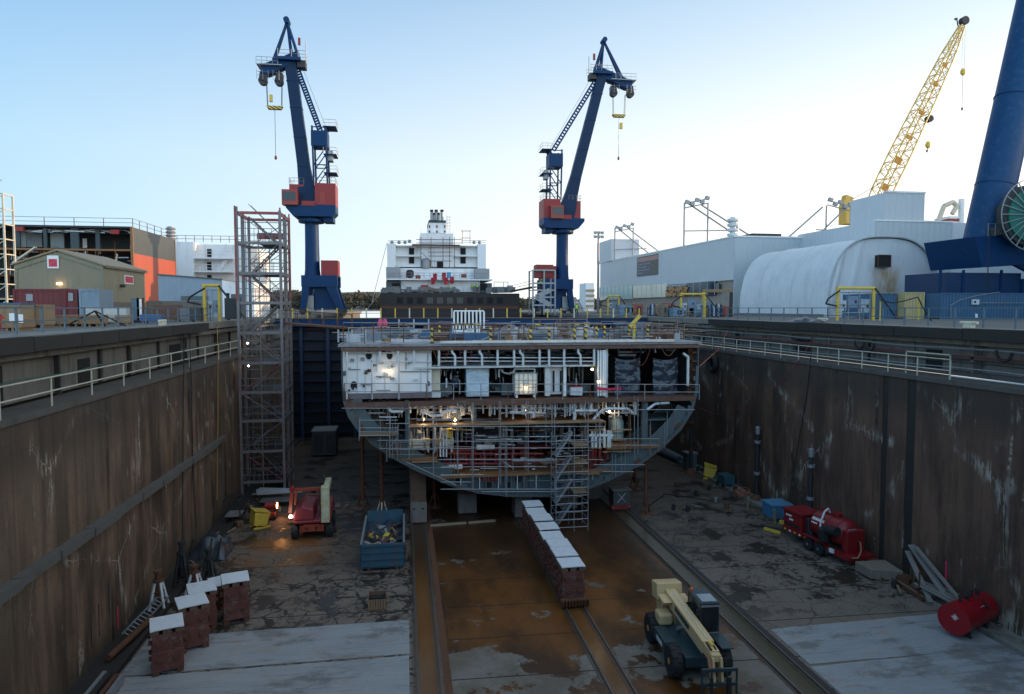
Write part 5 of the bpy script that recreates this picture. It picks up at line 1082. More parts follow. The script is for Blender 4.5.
# quay fences
def fence(x, y0, y1, n, label, M_, z=.06, h=1.07, names=('post','rail')):
    t = T('quay_fence', label, 'fence', (x, y0, z))
    for i in range(n): y = y0+(y1-y0)*i/(n-1); m = MB(); m.box(x-.035, y-.035, z, x+.035, y+.035, z+h); m.build('post', M_, t)
    for f in (.5,1): m = MB(); m.box(x-.025, y0, z+h*f-.05, x+.025, y1, z+h*f); m.build('rail', M_, t)
    return t
M_fen = mat('blue grey fence paint', (.10,.15,.19), .5, .2, var=.2, scale=2, dirt=(.12,.07,.05), amt=.3)
fence(-15.1, 14, 57, 23, 'blue grey two rail fence along the left quay edge', M_fen)
fence(29.9, 20, 79, 32, 'blue grey two rail fence along the right quay edge', M_fen)
M_gal = mat('cream gallery rail paint', (.46,.43,.34), .55, .1, var=.2, scale=2, dirt=(.2,.15,.1), amt=.4)
t = T('gallery_rail', 'cream two rail guard rail along the left wall gallery', 'guard rail', (LW-.1, 14, -2.45)); ya, yb = 14., 56.
for i in range(14): y = ya+(yb-ya)*i/13; m = MB(); m.tube((LW-.05,y,-2.95), (LW-.05,y,-1.4), .035, n=6); m.build('post', M_gal, t)
for h in (-1.9,-1.4): m = MB(); m.tube((LW-.05,ya,h), (LW-.05,yb,h), .032, n=6); m.build('rail', M_gal, t)
t = T('gallery_rail', 'cream two rail guard rail along the right wall gallery, ending in a closed panel', 'guard rail', (RW+.1, 40, -2.45)); ya, yb = AX(950,380,RW+.05).y, 76.
for i in range(22): y = ya+(yb-ya)*i/21; m = MB(); m.tube((RW+.05,y,-2.45), (RW+.05,y,-1.45), .035, n=6); m.build('post', M_gal, t)
for h in (-2.0,-1.45): m = MB(); m.tube((RW+.05,ya,h), (RW+.05,yb,h), .032, n=6); m.build('rail', M_gal, t)
m = MB(); m.box(RW+.03, ya, -2.4, RW+.07, ya+.06, -1.2); m.box(RW+.03, ya+3, -2.4, RW+.07, ya+3.06, -1.2); m.box(RW+.03, ya, -1.25, RW+.07, ya+3.06, -1.19); m.build('end_panel', M_gal, t)
m = MB(); m.tube((RW+.05,18,-2.2), (RW+.05,ya,-2.25), .04, n=6); tag(m.build('handline', M_wpipe, at=(RW+.05,25,-2.2)), 'pale low pipe along the edge of the right gallery near the camera', 'pipe')
# services on the upper walls
for z, M_, x, nm in ((-1.0,M_gsteel,28.4,'grey'),(-1.35,M_rpipe,28.35,'dull red'),(-1.7,M_dsteel,28.4,'dark'),(-2.0,M_gsteel,28.3,'thin grey')):
    m = MB(); r_ = .03 if nm != 'grey' else .05; last = None
    for i in range(24): p = Vector((x, 18+i*2.6, z+.04*math.sin(i*1.7)-.02*(i%2))); m.tube(last or p, p+Vector((0,.001,0)), r_, n=5) if last else None; last = p
    tag(m.build('service_pipe', M_, at=(x,40,z)), nm+' service pipe running along the right upper wall', 'pipe')
m = MB(); last = None
for i in range(20): p = Vector((-13.8, 16+i*2.2, -1.55-.06*math.sin(i*2.1))); m.tube(last, p, .03, n=5) if last else None; last = p
tag(m.build('service_pipe', mat('dull green pipe', (.05,.12,.09), .5), at=(-13.8,30,-1.5)), 'dull green hose line along the left upper wall', 'pipe')
# yellow service frames with panels (right quay) and others
def svc(px0, px1, py0, py1, Yf, label, n=3, M_=M_yel):
    a, b = AY(px0,py0,Yf), AY(px1,py1,Yf); t = T('service_gantry', label, 'pipe frame', (a.x, Yf, 0), group=None)
    for x in (a.x, b.x): m = MB(); m.tube((x,Yf,.06), (x,Yf,a.z), .13, n=10); m.build('post', M_, t)
    m = MB(); m.tube((a.x-.1,Yf,a.z), (b.x+.1,Yf,a.z), .13, n=10); m.build('top_rail', M_, t)
    rr = random.Random(int(px0))
    for i in range(n):
        w_ = (b.x-a.x)/n*.8; x = a.x+(b.x-a.x)*(i+.5)/n; h = rr.uniform(.7,1.3)*(a.z/3.2); z = rr.uniform(.9,1.4)
        m = MB(); m.cb((x,Yf+.45,z+h/2-.2), (w_,.4,h)); c_ = m.build('cabinet', mat(('pale grey','steel blue','light blue grey')[i%3]+' cabinet', ((.42,.45,.47),(.14,.22,.32),(.28,.36,.42))[i%3], .5), t, bevel=.02)
        m = MB(); m.cb((x+w_*.2,Yf+.24,z+h*.3), (.18,.03,.25)); m.build('handle_plate', M_dsteel, c_)
    m = MB()
    for i in range(n+1): x = a.x+.15+(b.x-a.x-.3)*i/n; m.tube((x,Yf+.2,.06), (x,Yf+.2,a.z-.3), .04, n=6)
    for z in (.7,1.4,a.z-.35): m.tube((a.x+.15,Yf+.2,z), (b.x-.15,Yf+.2,z), .035, n=6)
    m.build('rack', M_gsteel, t)
    m = MB(); m.pipe([(a.x+.1,Yf-.1,a.z-.2),(a.x-1.0,Yf-.2,a.z-.9),(a.x-1.2,Yf-.2,a.z-1.3),(a.x-.2,Yf-.2,a.z-1.5)] , .07, 8); m.build('hose', M_rub, t)
    m = MB(); m.tube((b.x,Yf-.15,a.z), (b.x+1.9,Yf-.3,.3), .08, n=8); m.build('brace', M_dsteel, t); return t
svc(838, 874, 288, 290, 52, 'yellow pipe frame holding cabinets in front of the white tent', 3)
svc(681, 705, 294, 294, 74, 'yellow pipe frame with steel blue cabinets left of the tent', 3)
svc(608, 619, 296, 296, 96, 'small far yellow pipe frame near the right crane foot', 2)
t = T('bent_hose_stand', 'low yellow pipe frame with a bent hose before the tan container', 'pipe frame', tuple(AY(900,330,50).xy)+(0,))
for px in (880.5,919): x = AY(px,300,51).x; m = MB(); m.tube((x,51,.06),(x,51,AY(px,298 if px>900 else 300,51).z),.06,n=8); m.build('post', M_yel, t)
m = MB(); p = lambda a,b: AY(a,b,50.7); m.pipe([p(880,300),p(892,303),p(904,301),p(918,297),p(922,306),p(930,318),p(934,327)], .05, 6); m.build('hose', M_rub, t)
m = MB(); x0, x1 = AY(703,290,78).x, AY(733,290,78).x; z = AY(703,290,78).z; tt = T('timber_portal', 'brown timber portal beam left of the white tent', 'frame', (x0,78,0)); m.box(x0,78,z-.25,x1,78.3,z+.1); m.build('beam', M_wood, tt)
for x in (x0,x1-.3): m = MB(); m.box(x,78,0,x+.3,78.3,z-.25); m.build('post', M_dsteel if x>x0 else M_yel, tt)
rr = random.Random(11)
kinds = [('generator_box',(.14,.22,.30)),('pallet_load',(.24,.17,.10)),('gas_rack',(.42,.44,.46)),('cable_drum',(.10,.07,.05)),('tool_crib',(.32,.07,.05))]
plc = [('nearest the gate','in the middle','second from the tent','nearest the tent')]
seen = {}
for i in range(20):
    px = 612+i*6.1+rr.uniform(-1,1); Yf = rr.uniform(74,92) if px > 640 else rr.uniform(84,100); c = AY(px, 305, Yf); kn, cc = kinds[i%5]; x = max(c.x, 30.8); w_ = rr.uniform(.8,1.8); h = rr.uniform(.9,2.0)
    t = T(kn, '%s on the right quay, %s of the four alike' % ({'generator_box':'blue grey generator box','pallet_load':'brown sheeted pallet load','gas_rack':'pale gas bottle rack','cable_drum':'dark cable drum','tool_crib':'red tool crib'}[kn], ('farthest left','second from the left','third from the left','rightmost')[i//5]), kn.replace('_',' '), (x, Yf, 0))
    M_ = mat(kn.replace('_',' ')+' paint', cc, .6, var=.3, dirt=(.1,.06,.04), amt=.5)
    if kn == 'cable_drum':
        for y in (-.4,.4): m = MB(); m.tube((x,Yf+y,.8),(x,Yf+y+.08,.8),.8,n=18); m.build('flange', M_wood, t)
        m = MB(); m.tube((x,Yf-.4,.8),(x,Yf+.4,.8),.5,n=16); m.build('cable', M_rub, t)
    elif kn == 'gas_rack':
        for j in range(5): m = MB(); m.lathe([(.12,0),(.12,1.25),(.05,1.4),(.03,1.5)], (x-.6+j*.3,Yf,.15), n=8); m.build('bottle', M_ if j%2 else M_blu, t, smooth=True)
        m = MB(); m.cb((x,Yf,.08),(1.8,.6,.14)); m.cb((x,Yf+.25,1.0),(1.8,.05,.08)); m.cb((x-.88,Yf+.25,.6),(.06,.06,1.2)); m.cb((x+.88,Yf+.25,.6),(.06,.06,1.2)); m.build('cradle', M_dsteel, t)
    else:
        m = MB(); m.cb((x,Yf,.12+h/2),(w_,1,h)); m.build('body', M_, t, bevel=.04); m = MB()
        for s_ in (-.35,.35): m.cb((x+s_*w_,Yf,.06),(.14,1.02,.12))
        m.build('skid', M_wood, t); m = MB(); m.cb((x+w_*.1,Yf-.52,.12+h*.5),(w_*.4,.03,h*.5)); m.build('door', M_dsteel, t)
m = MB(); c = AY(805,326,46); m.grid(lambda u,v: (29.1+(v-.5)*1.0, c.y+(u-.5)*4.0, .08+.45*(math.sin(math.pi*u)**.6)*(math.sin(math.pi*v)**.5)*(.7+.6*noise.noise((u*5,v*3,0)))), 24, 10); tag(m.build('sheeted_heap', M_tarp, smooth=True, at=(29.1,c.y,.1)), 'black sheeted heap lying on the right coping below the tent', 'heap')
def bollard(x, y, label):
    t = T('mooring_cleat', label, 'mooring cleat', (x,y,.06)); m = MB(); m.cb((x,y,.16),(.3,.5,.2)); m.build('base', M_cream, t); m = MB(); m.tube((x,y-.55,.33),(x,y+.55,.33),.08,n=8); m.tube((x,y-.15,.1),(x,y-.15,.33),.08,n=8); m.tube((x,y+.15,.1),(x,y+.15,.33),.08,n=8); m.build('horn', M_cream, t)
for px, py, xx, lb in ((970,331,29.3,'cream mooring cleat on the right coping below the blue container'),(823,325,29.3,'cream mooring cleat on the right coping before the tent')): bollard(xx, AX(px,300,xx).y, lb)
for y, lb in ((24.5,'cream mooring cleat on the left coping, nearest one'),(44,'cream mooring cleat on the left coping by the tall tower')): bollard(-14.4, y, lb)
# ================================================================ SHIP BEYOND THE GATE
def ship():
    Ys = 130.; P = lambda px, py, dy=0: AY(px, py, Ys+dy)
    t = T('ship', 'dark hulled ship with white stepped superstructure moored beyond the dock gate', 'ship', (P(450,300).x, Ys, -2.2))
    def bx(nm, px0, py0, px1, py1, d0, d1, M_, par=t):
        a, b = P(px0,py0,d0), P(px1,py1,d0); m = MB(); m.box(a.x, Ys+d0, b.z, b.x, Ys+d1, a.z); return m.build(nm, M_, par)
    M_bh = mat('black brown hull', (.018,.014,.013), .6, 0, var=.5, scale=.4, dirt=(.07,.03,.02), amt=.5, ds=.3)
    a, b = P(380,293), P(519.5,293); zb = P(450,307).z
    m = MB(); m.box(a.x,Ys,-2.3,b.x,Ys+40,zb); m.build('hull', M_bh, t)
    m = MB(); m.box(a.x,Ys-.0,zb,b.x,Ys+.3,a.z); m.box(a.x,Ys+.3,zb,a.x+.3,Ys+40,a.z); m.box(b.x-.3,Ys+.3,zb,b.x,Ys+40,a.z); m.build('bulwark', M_bh, t)
    bx('rust_band', 380, 306, 519.5, 309, -.12, -.02, M_rust)
    for i in range(11): px = 397+i*10; bx('fairlead', px, 297.5, px+6, 303.5, -.05, .1, mat('pale fairlead gap', (.10,.09,.085), .8) if i in (3,4,5,6) else M_dark)
    bx('lower_house', 401, 280, 480, 292, 6, 30, M_white); bx('wing', 386, 281, 401, 292.5, 5.8, 30, M_prim); bx('wing', 480, 283, 492, 292.5, 5.8, 30, M_prim)
    bx('opening', 392, 283, 400, 290, 5.6, 5.8, M_dark); bx('opening', 480, 283.5, 487, 290, 5.6, 5.8, M_dark)
    bx('deck_ledge', 386, 278.5, 492.5, 280.5, 4.5, 30, M_white); bx('middle_house', 400, 268, 476, 279, 8, 30, M_white)
    bx('grey_block', 386, 267, 400.5, 278.8, 6, 30, M_gsteel); bx('grey_block', 475, 268.5, 489.5, 278.8, 6, 30, M_gsteel)
    bx('upper_house', 387, 243.5, 396, 267.5, 8, 28, M_white); bx('upper_house', 477.5, 244, 486, 268.5, 8, 28, M_white); bx('upper_house', 395, 245, 478, 268, 9.5, 28, M_white)
    for px in (409,460.5):
        for py in (248,257): bx('opening', px, py, px+5.2, py+6.4, 9.2, 9.5, M_dark)
    for py in (245.3, 255.5, 266):
        bx('balcony', 395, py, 421, py+1, 8, 9.5, M_white); bx('balcony', 455, py, 478, py+1, 8, 9.5, M_white)
    bx('funnel_base', 420.5, 233, 453.5, 267, 8.6, 22, M_white); bx('funnel', 429, 222.5, 445.8, 233, 9.5, 20, M_white); bx('funnel_top', 428.7, 220, 446, 222.6, 9.3, 20.2, mat('dark green funnel top', (.02,.04,.045), .5))
    for px in (429.6,437,445): bx('funnel_mark', px-.7, 225, px+.6, 227.8, 9.35, 9.5, M_red); bx('funnel_port', px-.7, 230.5, px+.6, 232.5, 9.35, 9.5, M_dark)
    for px, py, r_ in ((431.7,209.5,.30),(436.2,209.5,.32),(442,209.5,.32),(434,212.5,.22),(438.8,212.5,.22)):
        a = P(px,220,12); b_ = P(px,py+2,12); m = MB(); m.tube((a.x,Ys+12,a.z),(b_.x,Ys+12,b_.z),r_,n=10); e_ = m.build('exhaust_pipe', M_gsteel, t, smooth=True); m = MB(); m.tube((b_.x,Ys+12,b_.z-.1),(b_.x,Ys+12,b_.z+.35),r_*1.1,n=10); m.build('soot_tip', M_dark, e_)
    bx('boat_deck_door', 437, 261.5, 443, 268, 8.4, 8.6, M_dark)
    m = MB(); m.lathe([(.95,0),(.95,1.5),(.6,1.9)], P(426,268,8.2), n=14); m.build('round_vent', M_gsteel, t, smooth=True)
    for px, py in ((409,276),(418,277),(464,276)): bx('red_locker', px-2.5, py-2, px+2.5, py+1.5, 5.3, 6.2, M_red)
    bx('red_cabin', 421, 285, 428.5, 291.5, 3.5, 5.5, M_red); bx('blue_tank', 447, 272, 451, 278, 5, 6, mat('sky blue plastic', (.05,.35,.6), .4))
    m = MB(); m.lathe([(.4,0),(.75,.3),(.75,1.3),(.4,1.6)], P(410,278,5.8), n=12); m.build('mooring_winch', M_dsteel, t, smooth=True)
    for px in (392,399,405,409.5,474,479.5):
        m = MB(); c = P(px, 244 if px != 409.5 else 243, 10); m.lathe([(.2,0),(.35,.2),(.3,.5),(.1,.7)], c, n=10); m.build('deck_dome', M_gsteel, t, smooth=True)
    # scaffolding draped on the stern
    m = MB()
    for px in (421,431,443,449.5,454.5): m.tube(P(px,268,7.6), P(px,237,7.6), .06, n=5)
    for py in (239.5,243,247,252,256,261): m.tube(P(416 if py < 250 else 428,py,7.6), P(462 if py<250 else 452,py,7.6), .06, n=5)
    m.tube(P(421,252,7.6), P(431,262,7.6), .05, n=5); m.build('stern_scaffold', M_rust, t)
    bx('scaffold_deck', 412, 244, 460, 245.6, 6.9, 8.2, M_rust)
    m = MB()
    for a_, b_, c_, d_ in ((454.5,235,461,228),): pass
    for px in (462.5,470): m.tube(P(px,244,12), P(px,230,12), .08, n=5)
    for py in (231,238): m.tube(P(461,py,12), P(471,py,12), .08, n=5)
    m.build('radar_frame', mat('pale orange primer', (.5,.3,.2), .5), t)
    m = MB()
    for px in (447,450): m.tube(P(px,233,12), P(px,216,12), .06, n=5)
    for j in range(6): m.tube(P(446,217+j*3,12), P(450.5,217+j*3,12), .05, n=5)
    m.build('ladder_frame', M_gsteel, t)
    m = MB()
    for px in range(388,487,6):
        m.tube(P(px,278.5,4.6), P(px,273,4.6), .04, n=4)
    for py in (273,275.8): m.tube(P(387,py,4.6), P(490,py,4.6), .04, n=4)
    for px in (421,427,434,441,447,453.5): m.tube(P(px,233,8.7), P(px,229.5,8.7), .04, n=4)
    for a_, b_ in ((388,412),(461,486)):
        for py in (240.6,242.2): m.tube(P(a_,py,8.2), P(b_,py,8.2), .04, n=4)
    m.build('deck_rail', M_gsteel, t)
    m = MB(); m.bar(P(400,280,5.7), P(408,289,5.7), .12); m.bar(P(478,281,5.7), P(469,289,5.7), .12); m.build('stair', M_wpipe, t)
    for k_, (px, py) in enumerate(((433,281),(446,281),(452,280),(444,276),(435,277))):
        m = MB(); m.grid(lambda u,v: P(px-2+4*u, py-3.5+7*v, 4+.5*noise.noise((u*3,v*3,px))), 8, 8); m.build('pink_sheeting', mat('red pink sheeting', (.5,.05,.07), .6), t)
    r2 = random.Random(4); cl = MB()
    for i in range(50): px = r2.uniform(383,517); c = P(px, 292, r2.uniform(1,5)); cl.cb(c+Vector((0,0,r2.uniform(.1,.5))), (r2.uniform(.4,1.6),.6,r2.uniform(.3,1.3)))
    cl.build('deck_clutter', mat('mixed grey gear', (.16,.16,.155), .7, var=.6, scale=.5, dirt=(.3,.1,.05), amt=.4, ds=.4), t)['kind'] = 'stuff'
    m = MB(); m.tube(P(387,243,9), P(372,302,-15), .05, n=4); m.tube(P(381,292,1), P(368,308,-15), .05, n=4); m.build('mooring_line', M_gsteel, t)
    q = T('quay_cabin', 'grey mesh cabin on the ship deck beside the superstructure', 'cabin', tuple(P(505,292,3))); a, b_ = P(494,282,3), P(513,292.5,3)
    m = MB(); m.box(a.x,Ys+3,b_.z,b_.x-.9,Ys+6,b_.z+1.1); m.build('wall', M_prim, q); m = MB()
    for x in (a.x,(a.x+b_.x)/2,b_.x-1): m.tube((x,Ys+3,b_.z),(x,Ys+3,a.z),.06,n=5)
    for z in (a.z,): m.tube((a.x,Ys+3,z),(b_.x-1,Ys+3,z),.06,n=5)
    m.build('frame', M_gsteel, q); m = MB(); m.box(b_.x-.9,Ys+3,b_.z,b_.x,Ys+5,b_.z+1.4); m.build('locker', M_gsteel, q)
    return t
ship()
# steel stair tower with a red cabin by the right crane, and gangway to the ship
Yt = 112; P_ = lambda x, y: AY(x, y, Yt); a, b = P_(533,268), P_(555,306)
t = T('gangway_tower', 'grey steel gangway tower with a red container on top near the right crane', 'access tower', (a.x, Yt, 0))
for x in (a.x, (a.x+b.x)/2, b.x):
    for y in (Yt, Yt+3.4): m = MB(); m.box(x-.12,y-.12,0,x+.12,y+.12,P_(540,270).z); m.build('column', M_gsteel, t)
for py in (305,297,290,283,270): z = P_(540,py).z; m = MB(); m.box(a.x,Yt-.1,z-.15,b.x,Yt+.1,z+.1); m.box(a.x,Yt+.1,z-.1,a.x+.1,Yt+3.4,z); m.build('beam', M_gsteel, t); m = MB(); m.box(a.x+.2,Yt+.12,z-.05,b.x-.1,Yt+3.3,z); m.build('floor', M_dsteel, t)
m = MB(); m.bar(P_(536,297),P_(550,290),.15,.8); m.bar(P_(550,305),P_(536,297),.15,.8); m.build('stair_flight', M_gsteel, t)
m = MB(); p0 = P_(537,277.5); p1 = P_(554,264.5); m.box(p0.x,Yt+.5,p0.z,p1.x,Yt+3,p1.z); m.build('red_container', M_red, t)
m = MB(); m.bar(P_(534,287), Vector((AY(513,291,131).x,131,AY(513,291,131).z)), .9, .2); m.build('gangway', M_dsteel, t)
m = MB(); 
for h in (.6,1.1): m.tube(P_(534,287)+Vector((0,0,h)), Vector((AY(513,291,131).x,131,AY(513,291,131).z+h)), .04, n=4)
m.build('gangway_rail', M_gsteel, t)
x0 = AY(553,300,175).x; x1 = AY(584,300,175).x; m = MB(); m.grid(lambda u,v: (x0+(x1-x0)*u, 175+14*v, max(0,4.4*math.sin(math.pi*min(1,max(0,u)))**.6)), 24, 4); t = T('far_shelter', 'pale arched fabric shelter behind the legs of the right crane', 'shelter', (x0,175,0)); m.build('cover', mat('pale warm fabric', (.6,.55,.5), .6), t, smooth=True)
m = MB(); m.prism([(x0+(x1-x0)*i/16,175.1,4.3*math.sin(math.pi*i/16)**.6) for i in range(17)], (0,.1,0)); m.build('end_wall', mat('pale warm fabric', (.6,.55,.5)), t)
t = T('far_block', 'distant white balconied building between the right crane and the floodlight mast', 'building', tuple(AY(591,300,260).xy)+(0,)); a, b = AY(586,283,260), AY(594,300,260); m = MB(); m.box(a.x,260,0,b.x,270,a.z); m.build('wall', M_white, t)
for i in range(4): m = MB(); z = 1.5+i*2; m.box(a.x-.1,259.5,z,b.x+.1,259.99,z+.9); m.build('balcony', mat('tan balcony', (.35,.28,.2), .7), t)
# ================================================================ LEFT HAND YARD
def ship_block():
    Yn = 104.; P = lambda px, py, dy=0: AY(px, py, Yn+dy); xr = P(133,250).x; zt = P(133,227).z; xl = -95.
    t = T('hull_block', 'great open sided ship block with an orange and black painted flank on the left', 'ship block', (xr-20, Yn, 0))
    k = NT('orange and black hull paint'); o = k.xyz(); nz_ = k.noise(.4, k.map(1,1,.4), 5)
    zs = P(133,253).z; c = k.mix(k.ramp(k.math('ADD', o[2], k.math('MULTIPLY', nz_, .3)), zs+.05, zs+.2), k.mix(nz_, (.36,.062,.024), (.52,.105,.042)), k.mix(nz_, (.035,.045,.045), (.09,.095,.085)))
    k.out(c, .45, 0, nz_, .2, .02)
    yf = 122.; zf = AX(158,236,xr).z
    m = MB(); m.prism([(xr-.25,Yn,1.0),(xr,Yn,1.0),(xr,Yn,zt),(xr-.25,Yn,zt)], (0,yf-Yn,0)); m.build('painted_flank', k.m, t)
    m = MB(); m.box(xr-.3,Yn-.06,.9,xr+.04,Yn+.2,zt+.05); m.box(xr-.1,yf,1,xr+.06,yf+.15,zt); m.build('flank_edge', M_ochre, t)
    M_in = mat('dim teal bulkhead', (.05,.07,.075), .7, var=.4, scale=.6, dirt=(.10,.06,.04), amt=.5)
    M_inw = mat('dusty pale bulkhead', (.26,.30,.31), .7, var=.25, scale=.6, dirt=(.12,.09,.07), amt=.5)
    for py, M_ in ((226,M_dsteel),(249,M_ochre),(275,M_rust),(297,M_rust)): z = P(100,py).z; m = MB(); m.box(xl,Yn-.1,z-.25,xr-.3,Yn+16,z); m.build('deck', M_, t)
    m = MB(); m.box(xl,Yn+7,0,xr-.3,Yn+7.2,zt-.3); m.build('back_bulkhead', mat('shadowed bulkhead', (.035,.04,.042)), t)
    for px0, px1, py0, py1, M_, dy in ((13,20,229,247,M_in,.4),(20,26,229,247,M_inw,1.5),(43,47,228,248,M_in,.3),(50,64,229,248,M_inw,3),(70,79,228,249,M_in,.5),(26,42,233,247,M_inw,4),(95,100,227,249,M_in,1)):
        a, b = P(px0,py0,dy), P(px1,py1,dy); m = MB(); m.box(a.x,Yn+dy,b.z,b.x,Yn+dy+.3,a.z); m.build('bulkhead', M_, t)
    r3 = random.Random(8)
    st_, sr_, sw_ = MB(), MB(), MB()
    for i in range(150):
        px = r3.uniform(2,131); py = r3.uniform(251,300); L_ = r3.uniform(3,16); tgt = (st_,sr_,sw_)[i%3]; d = r3.uniform(-.6,3)
        if i%2: tgt.tube(P(px,py,d), P(min(131,px+L_),py,d), r3.uniform(.05,.12), n=5)
        else: tgt.tube(P(px,py,d), P(px,py-L_*.7,d), r3.uniform(.05,.1), n=5)
    for i in range(40): px = r3.uniform(20,130); d = r3.uniform(.5,5); (st_ if i%2 else sw_).tube(P(px,r3.uniform(229,233),d), P(min(131,px+r3.uniform(3,22)),r3.uniform(229,233),d), .1, n=5)
    for i in range(20): px = r3.uniform(4,130); sr_.bar(P(px,251,-.5), P(px,300,-.5), .12)
    for nm, c_, M_ in (('grey_tubework',st_,M_gsteel),('rusty_tubework',sr_,M_rust),('pale_tubework',sw_,M_wpipe)): c_.build(nm, M_, t)['kind'] = 'stuff'
    m = MB(); a, b = P(82.5,238.5,5), P(87,248,5); m.box(a.x,Yn+5,b.z,b.x,Yn+5.1,a.z); m.build('open_doorway', mat('white sheet', (.8,.8,.8), .6), t)
    for px, py in ((115,232),(20,229)): m = MB(); m.cb(P(px,py,-.2),(1.0,.5,.6)); m.build('red_box', M_red, t)
    for i in range(14): x = xl+8+i*(xr-xl-8)/13; m = MB(); m.tube((x,Yn+.2,zt),(x,Yn+.2,zt+1.2),.05,n=5); m.build('rail_post', M_rust, t)
    for h in (.6,1.2): m = MB(); m.tube((xl,Yn+.2,zt+h),(xr,Yn+.2,zt+h),.04,n=5); m.tube((xr,Yn+.2,zt+h),(xr,yf,zt+h),.04,n=5); m.build('rail', M_gsteel, t)
    for i in range(1,6): y = Yn+(yf-Yn)*i/6; m = MB(); m.tube((xr-.1,y,zt),(xr-.1,y,zt+1.2),.05,n=5); m.build('rail_post', M_rust, t)
    for x in (xl+10,xl+25,xr-6):
        m = MB(); m.box(x-1,Yn+1,0,x+1,Yn+14,.95); m.build('support_block', M_wood, t)
    m = MB(); m.bar(P(13,263,-1.2),P(36,247,-1.2),.5,.2); m.build('ladder', M_cream, t)
ship_block()
def shed():
    Ys = 60.; P = lambda px, py: AY(px, py, Ys); a, b, ap = P(15,264), P(103,264), P(58,251); zl = a.z; L_ = 9.0
    M_ol = corr('olive metal siding', (.24,.205,.135), .42, 'X', .55, .2, (.12,.10,.07), dep=.02); M_oly = corr('olive metal siding flank', (.27,.24,.155), .42, 'Y', .55, .2, (.12,.10,.07), dep=.02)
    M_trim = mat('olive trim', (.22,.20,.13), .5)
    t = T('metal_shed', 'olive green metal shed with red and white signs on the left quay', 'shed', ((a.x+b.x)/2, Ys, 0))
    m = MB(); m.prism([(a.x,Ys,0),(b.x,Ys,0),(b.x,Ys,zl),(ap.x,Ys,ap.z),(a.x,Ys,zl)], (0,.2,0)); m.build('gable_wall', M_ol, t)
    m = MB(); m.box(b.x-.2,Ys+.2,0,b.x-.003,Ys+L_,zl-.1); m.build('side_wall', M_oly, t)
    m = MB(); m.box(a.x,Ys+.2,0,a.x+.2,Ys+L_,zl-.1); m.box(a.x+.2,Ys+L_-.2,0,b.x-.2,Ys+L_,zl-.1); m.build('rear_wall', M_oly, t)
    for x_ in (a.x-.25, b.x+.25):
        m = MB(); d = (Vector((x_,0,zl-.1))-Vector((ap.x,0,ap.z))).normalized(); m.prism([(ap.x,Ys-.2,ap.z+.02),(x_,Ys-.2,zl-.12),(x_,Ys-.2,zl-.0),(ap.x,Ys-.2,ap.z+.16)], (0,L_+.4,0)); m.build('roof', mat('ochre brown roof sheet', (.30,.22,.12), .5), t)
    for x_ in (a.x-.02,b.x-.13): m = MB(); m.box(x_,Ys-.05,0,x_+.15,Ys-.003,zl-.1); m.build('corner_trim', M_trim, t)
    m = MB(); m.bar((a.x,Ys-.06,zl-.3),(ap.x,Ys-.06,ap.z-.25),.04,.3); m.bar((b.x,Ys-.06,zl-.3),(ap.x,Ys-.06,ap.z-.25),.04,.3); m.build('barge_board', M_trim, t)
    def sign(pts, th, label_=None):
        pass
    M_sr = mat('sign red', (.55,.02,.05), .4, bump=0, amt=.1)
    p0, p1 = P(47.5,255.5), P(59.5,268.5); m = MB(); m.box(p0.x,Ys-.10,p1.z,p1.x,Ys-.05,p0.z); s_ = m.build('sign', M_white, t); m = MB(); m.box(p0.x+.12,Ys-.12,p1.z+.14,p1.x-.12,Ys-.101,p0.z-.28); f_ = m.build('sign_face', M_sr, s_)
    m = MB(); m.prism([(p0.x+.14,Ys-.126,p1.z+.25),(p1.x-.14,Ys-.126,p1.z+.62),(p1.x-.14,Ys-.126,p1.z+.70),(p0.x+.14,Ys-.126,p1.z+.30)], (0,.004,0)); m.build('sign_flash', mat('sign light red', (.75,.10,.12), .4, bump=0), s_)
    qa, qb = AX(124,275,b.x), AX(133,284.5,b.x); m = MB(); m.box(b.x+.01,qa.y,qb.z,b.x+.05,qb.y,qa.z); s_ = m.build('sign', M_white, t); m = MB(); m.box(b.x+.051,qa.y+.15,qb.z+.12,b.x+.07,qb.y-.15,qa.z-.1); m.build('sign_face', M_sr, s_)
    m = MB(); z = AX(112,302,b.x).z; m.box(b.x-.0,Ys+.2,0,b.x+.02,Ys+L_,z); m.build('plinth', mat('plinth grey', (.16,.14,.12), .8), t)
    m = MB(); m.box(b.x-.02,Ys+.1,zl-.22,b.x+.2,Ys+L_,zl-.08); m.build('gutter', M_trim, t)
    c = P(60,283.7); m = MB(); m.cb((c.x,Ys-.12,c.z),(.34,.2,.16)); m.build('wall_lamp', emit('amber wall lamp', (1,.62,.25), 5), t); lamp((c.x,Ys-.4,c.z-.1), 3, (1,.6,.25), .06)
    m = MB(); m.cb((c.x+.35,Ys-.12,P(63,290).z),(.7,.25,.22)); m.build('vent_box', M_dsteel, t)
    c = AX(123,286,b.x+.2); m = MB(); m.cb(c,(.3,.3,.25)); m.build('wall_lamp', M_dsteel, t)
shed()
M_cred = corr('container maroon', (.16,.018,.020), .34, 'X', .5, .4, (.06,.03,.03), dep=.05)
y0 = 55.; a, b, c = AY(13,300,y0), AY(64,300,y0), AY(78,300,y0)
t = container(a.x, b.x-.02, y0, y0+2.4, 0, 2.5, 'shipping_container', 'maroon container with pale label patches before the olive shed', M_cred)
for px in (28,): q0, q1 = AY(px-2,294,y0), AY(px+5,301,y0); m = MB(); m.box(q0.x,y0-.02,q1.z,q1.x,y0+.05,q0.z); m.build('label_patch', M_gsteel, t)
t = container(b.x+.02, c.x, y0-.1, y0+2.3, 0, 2.5, 'shipping_container', 'maroon container end with a small grey window left of the blue box', M_cred)
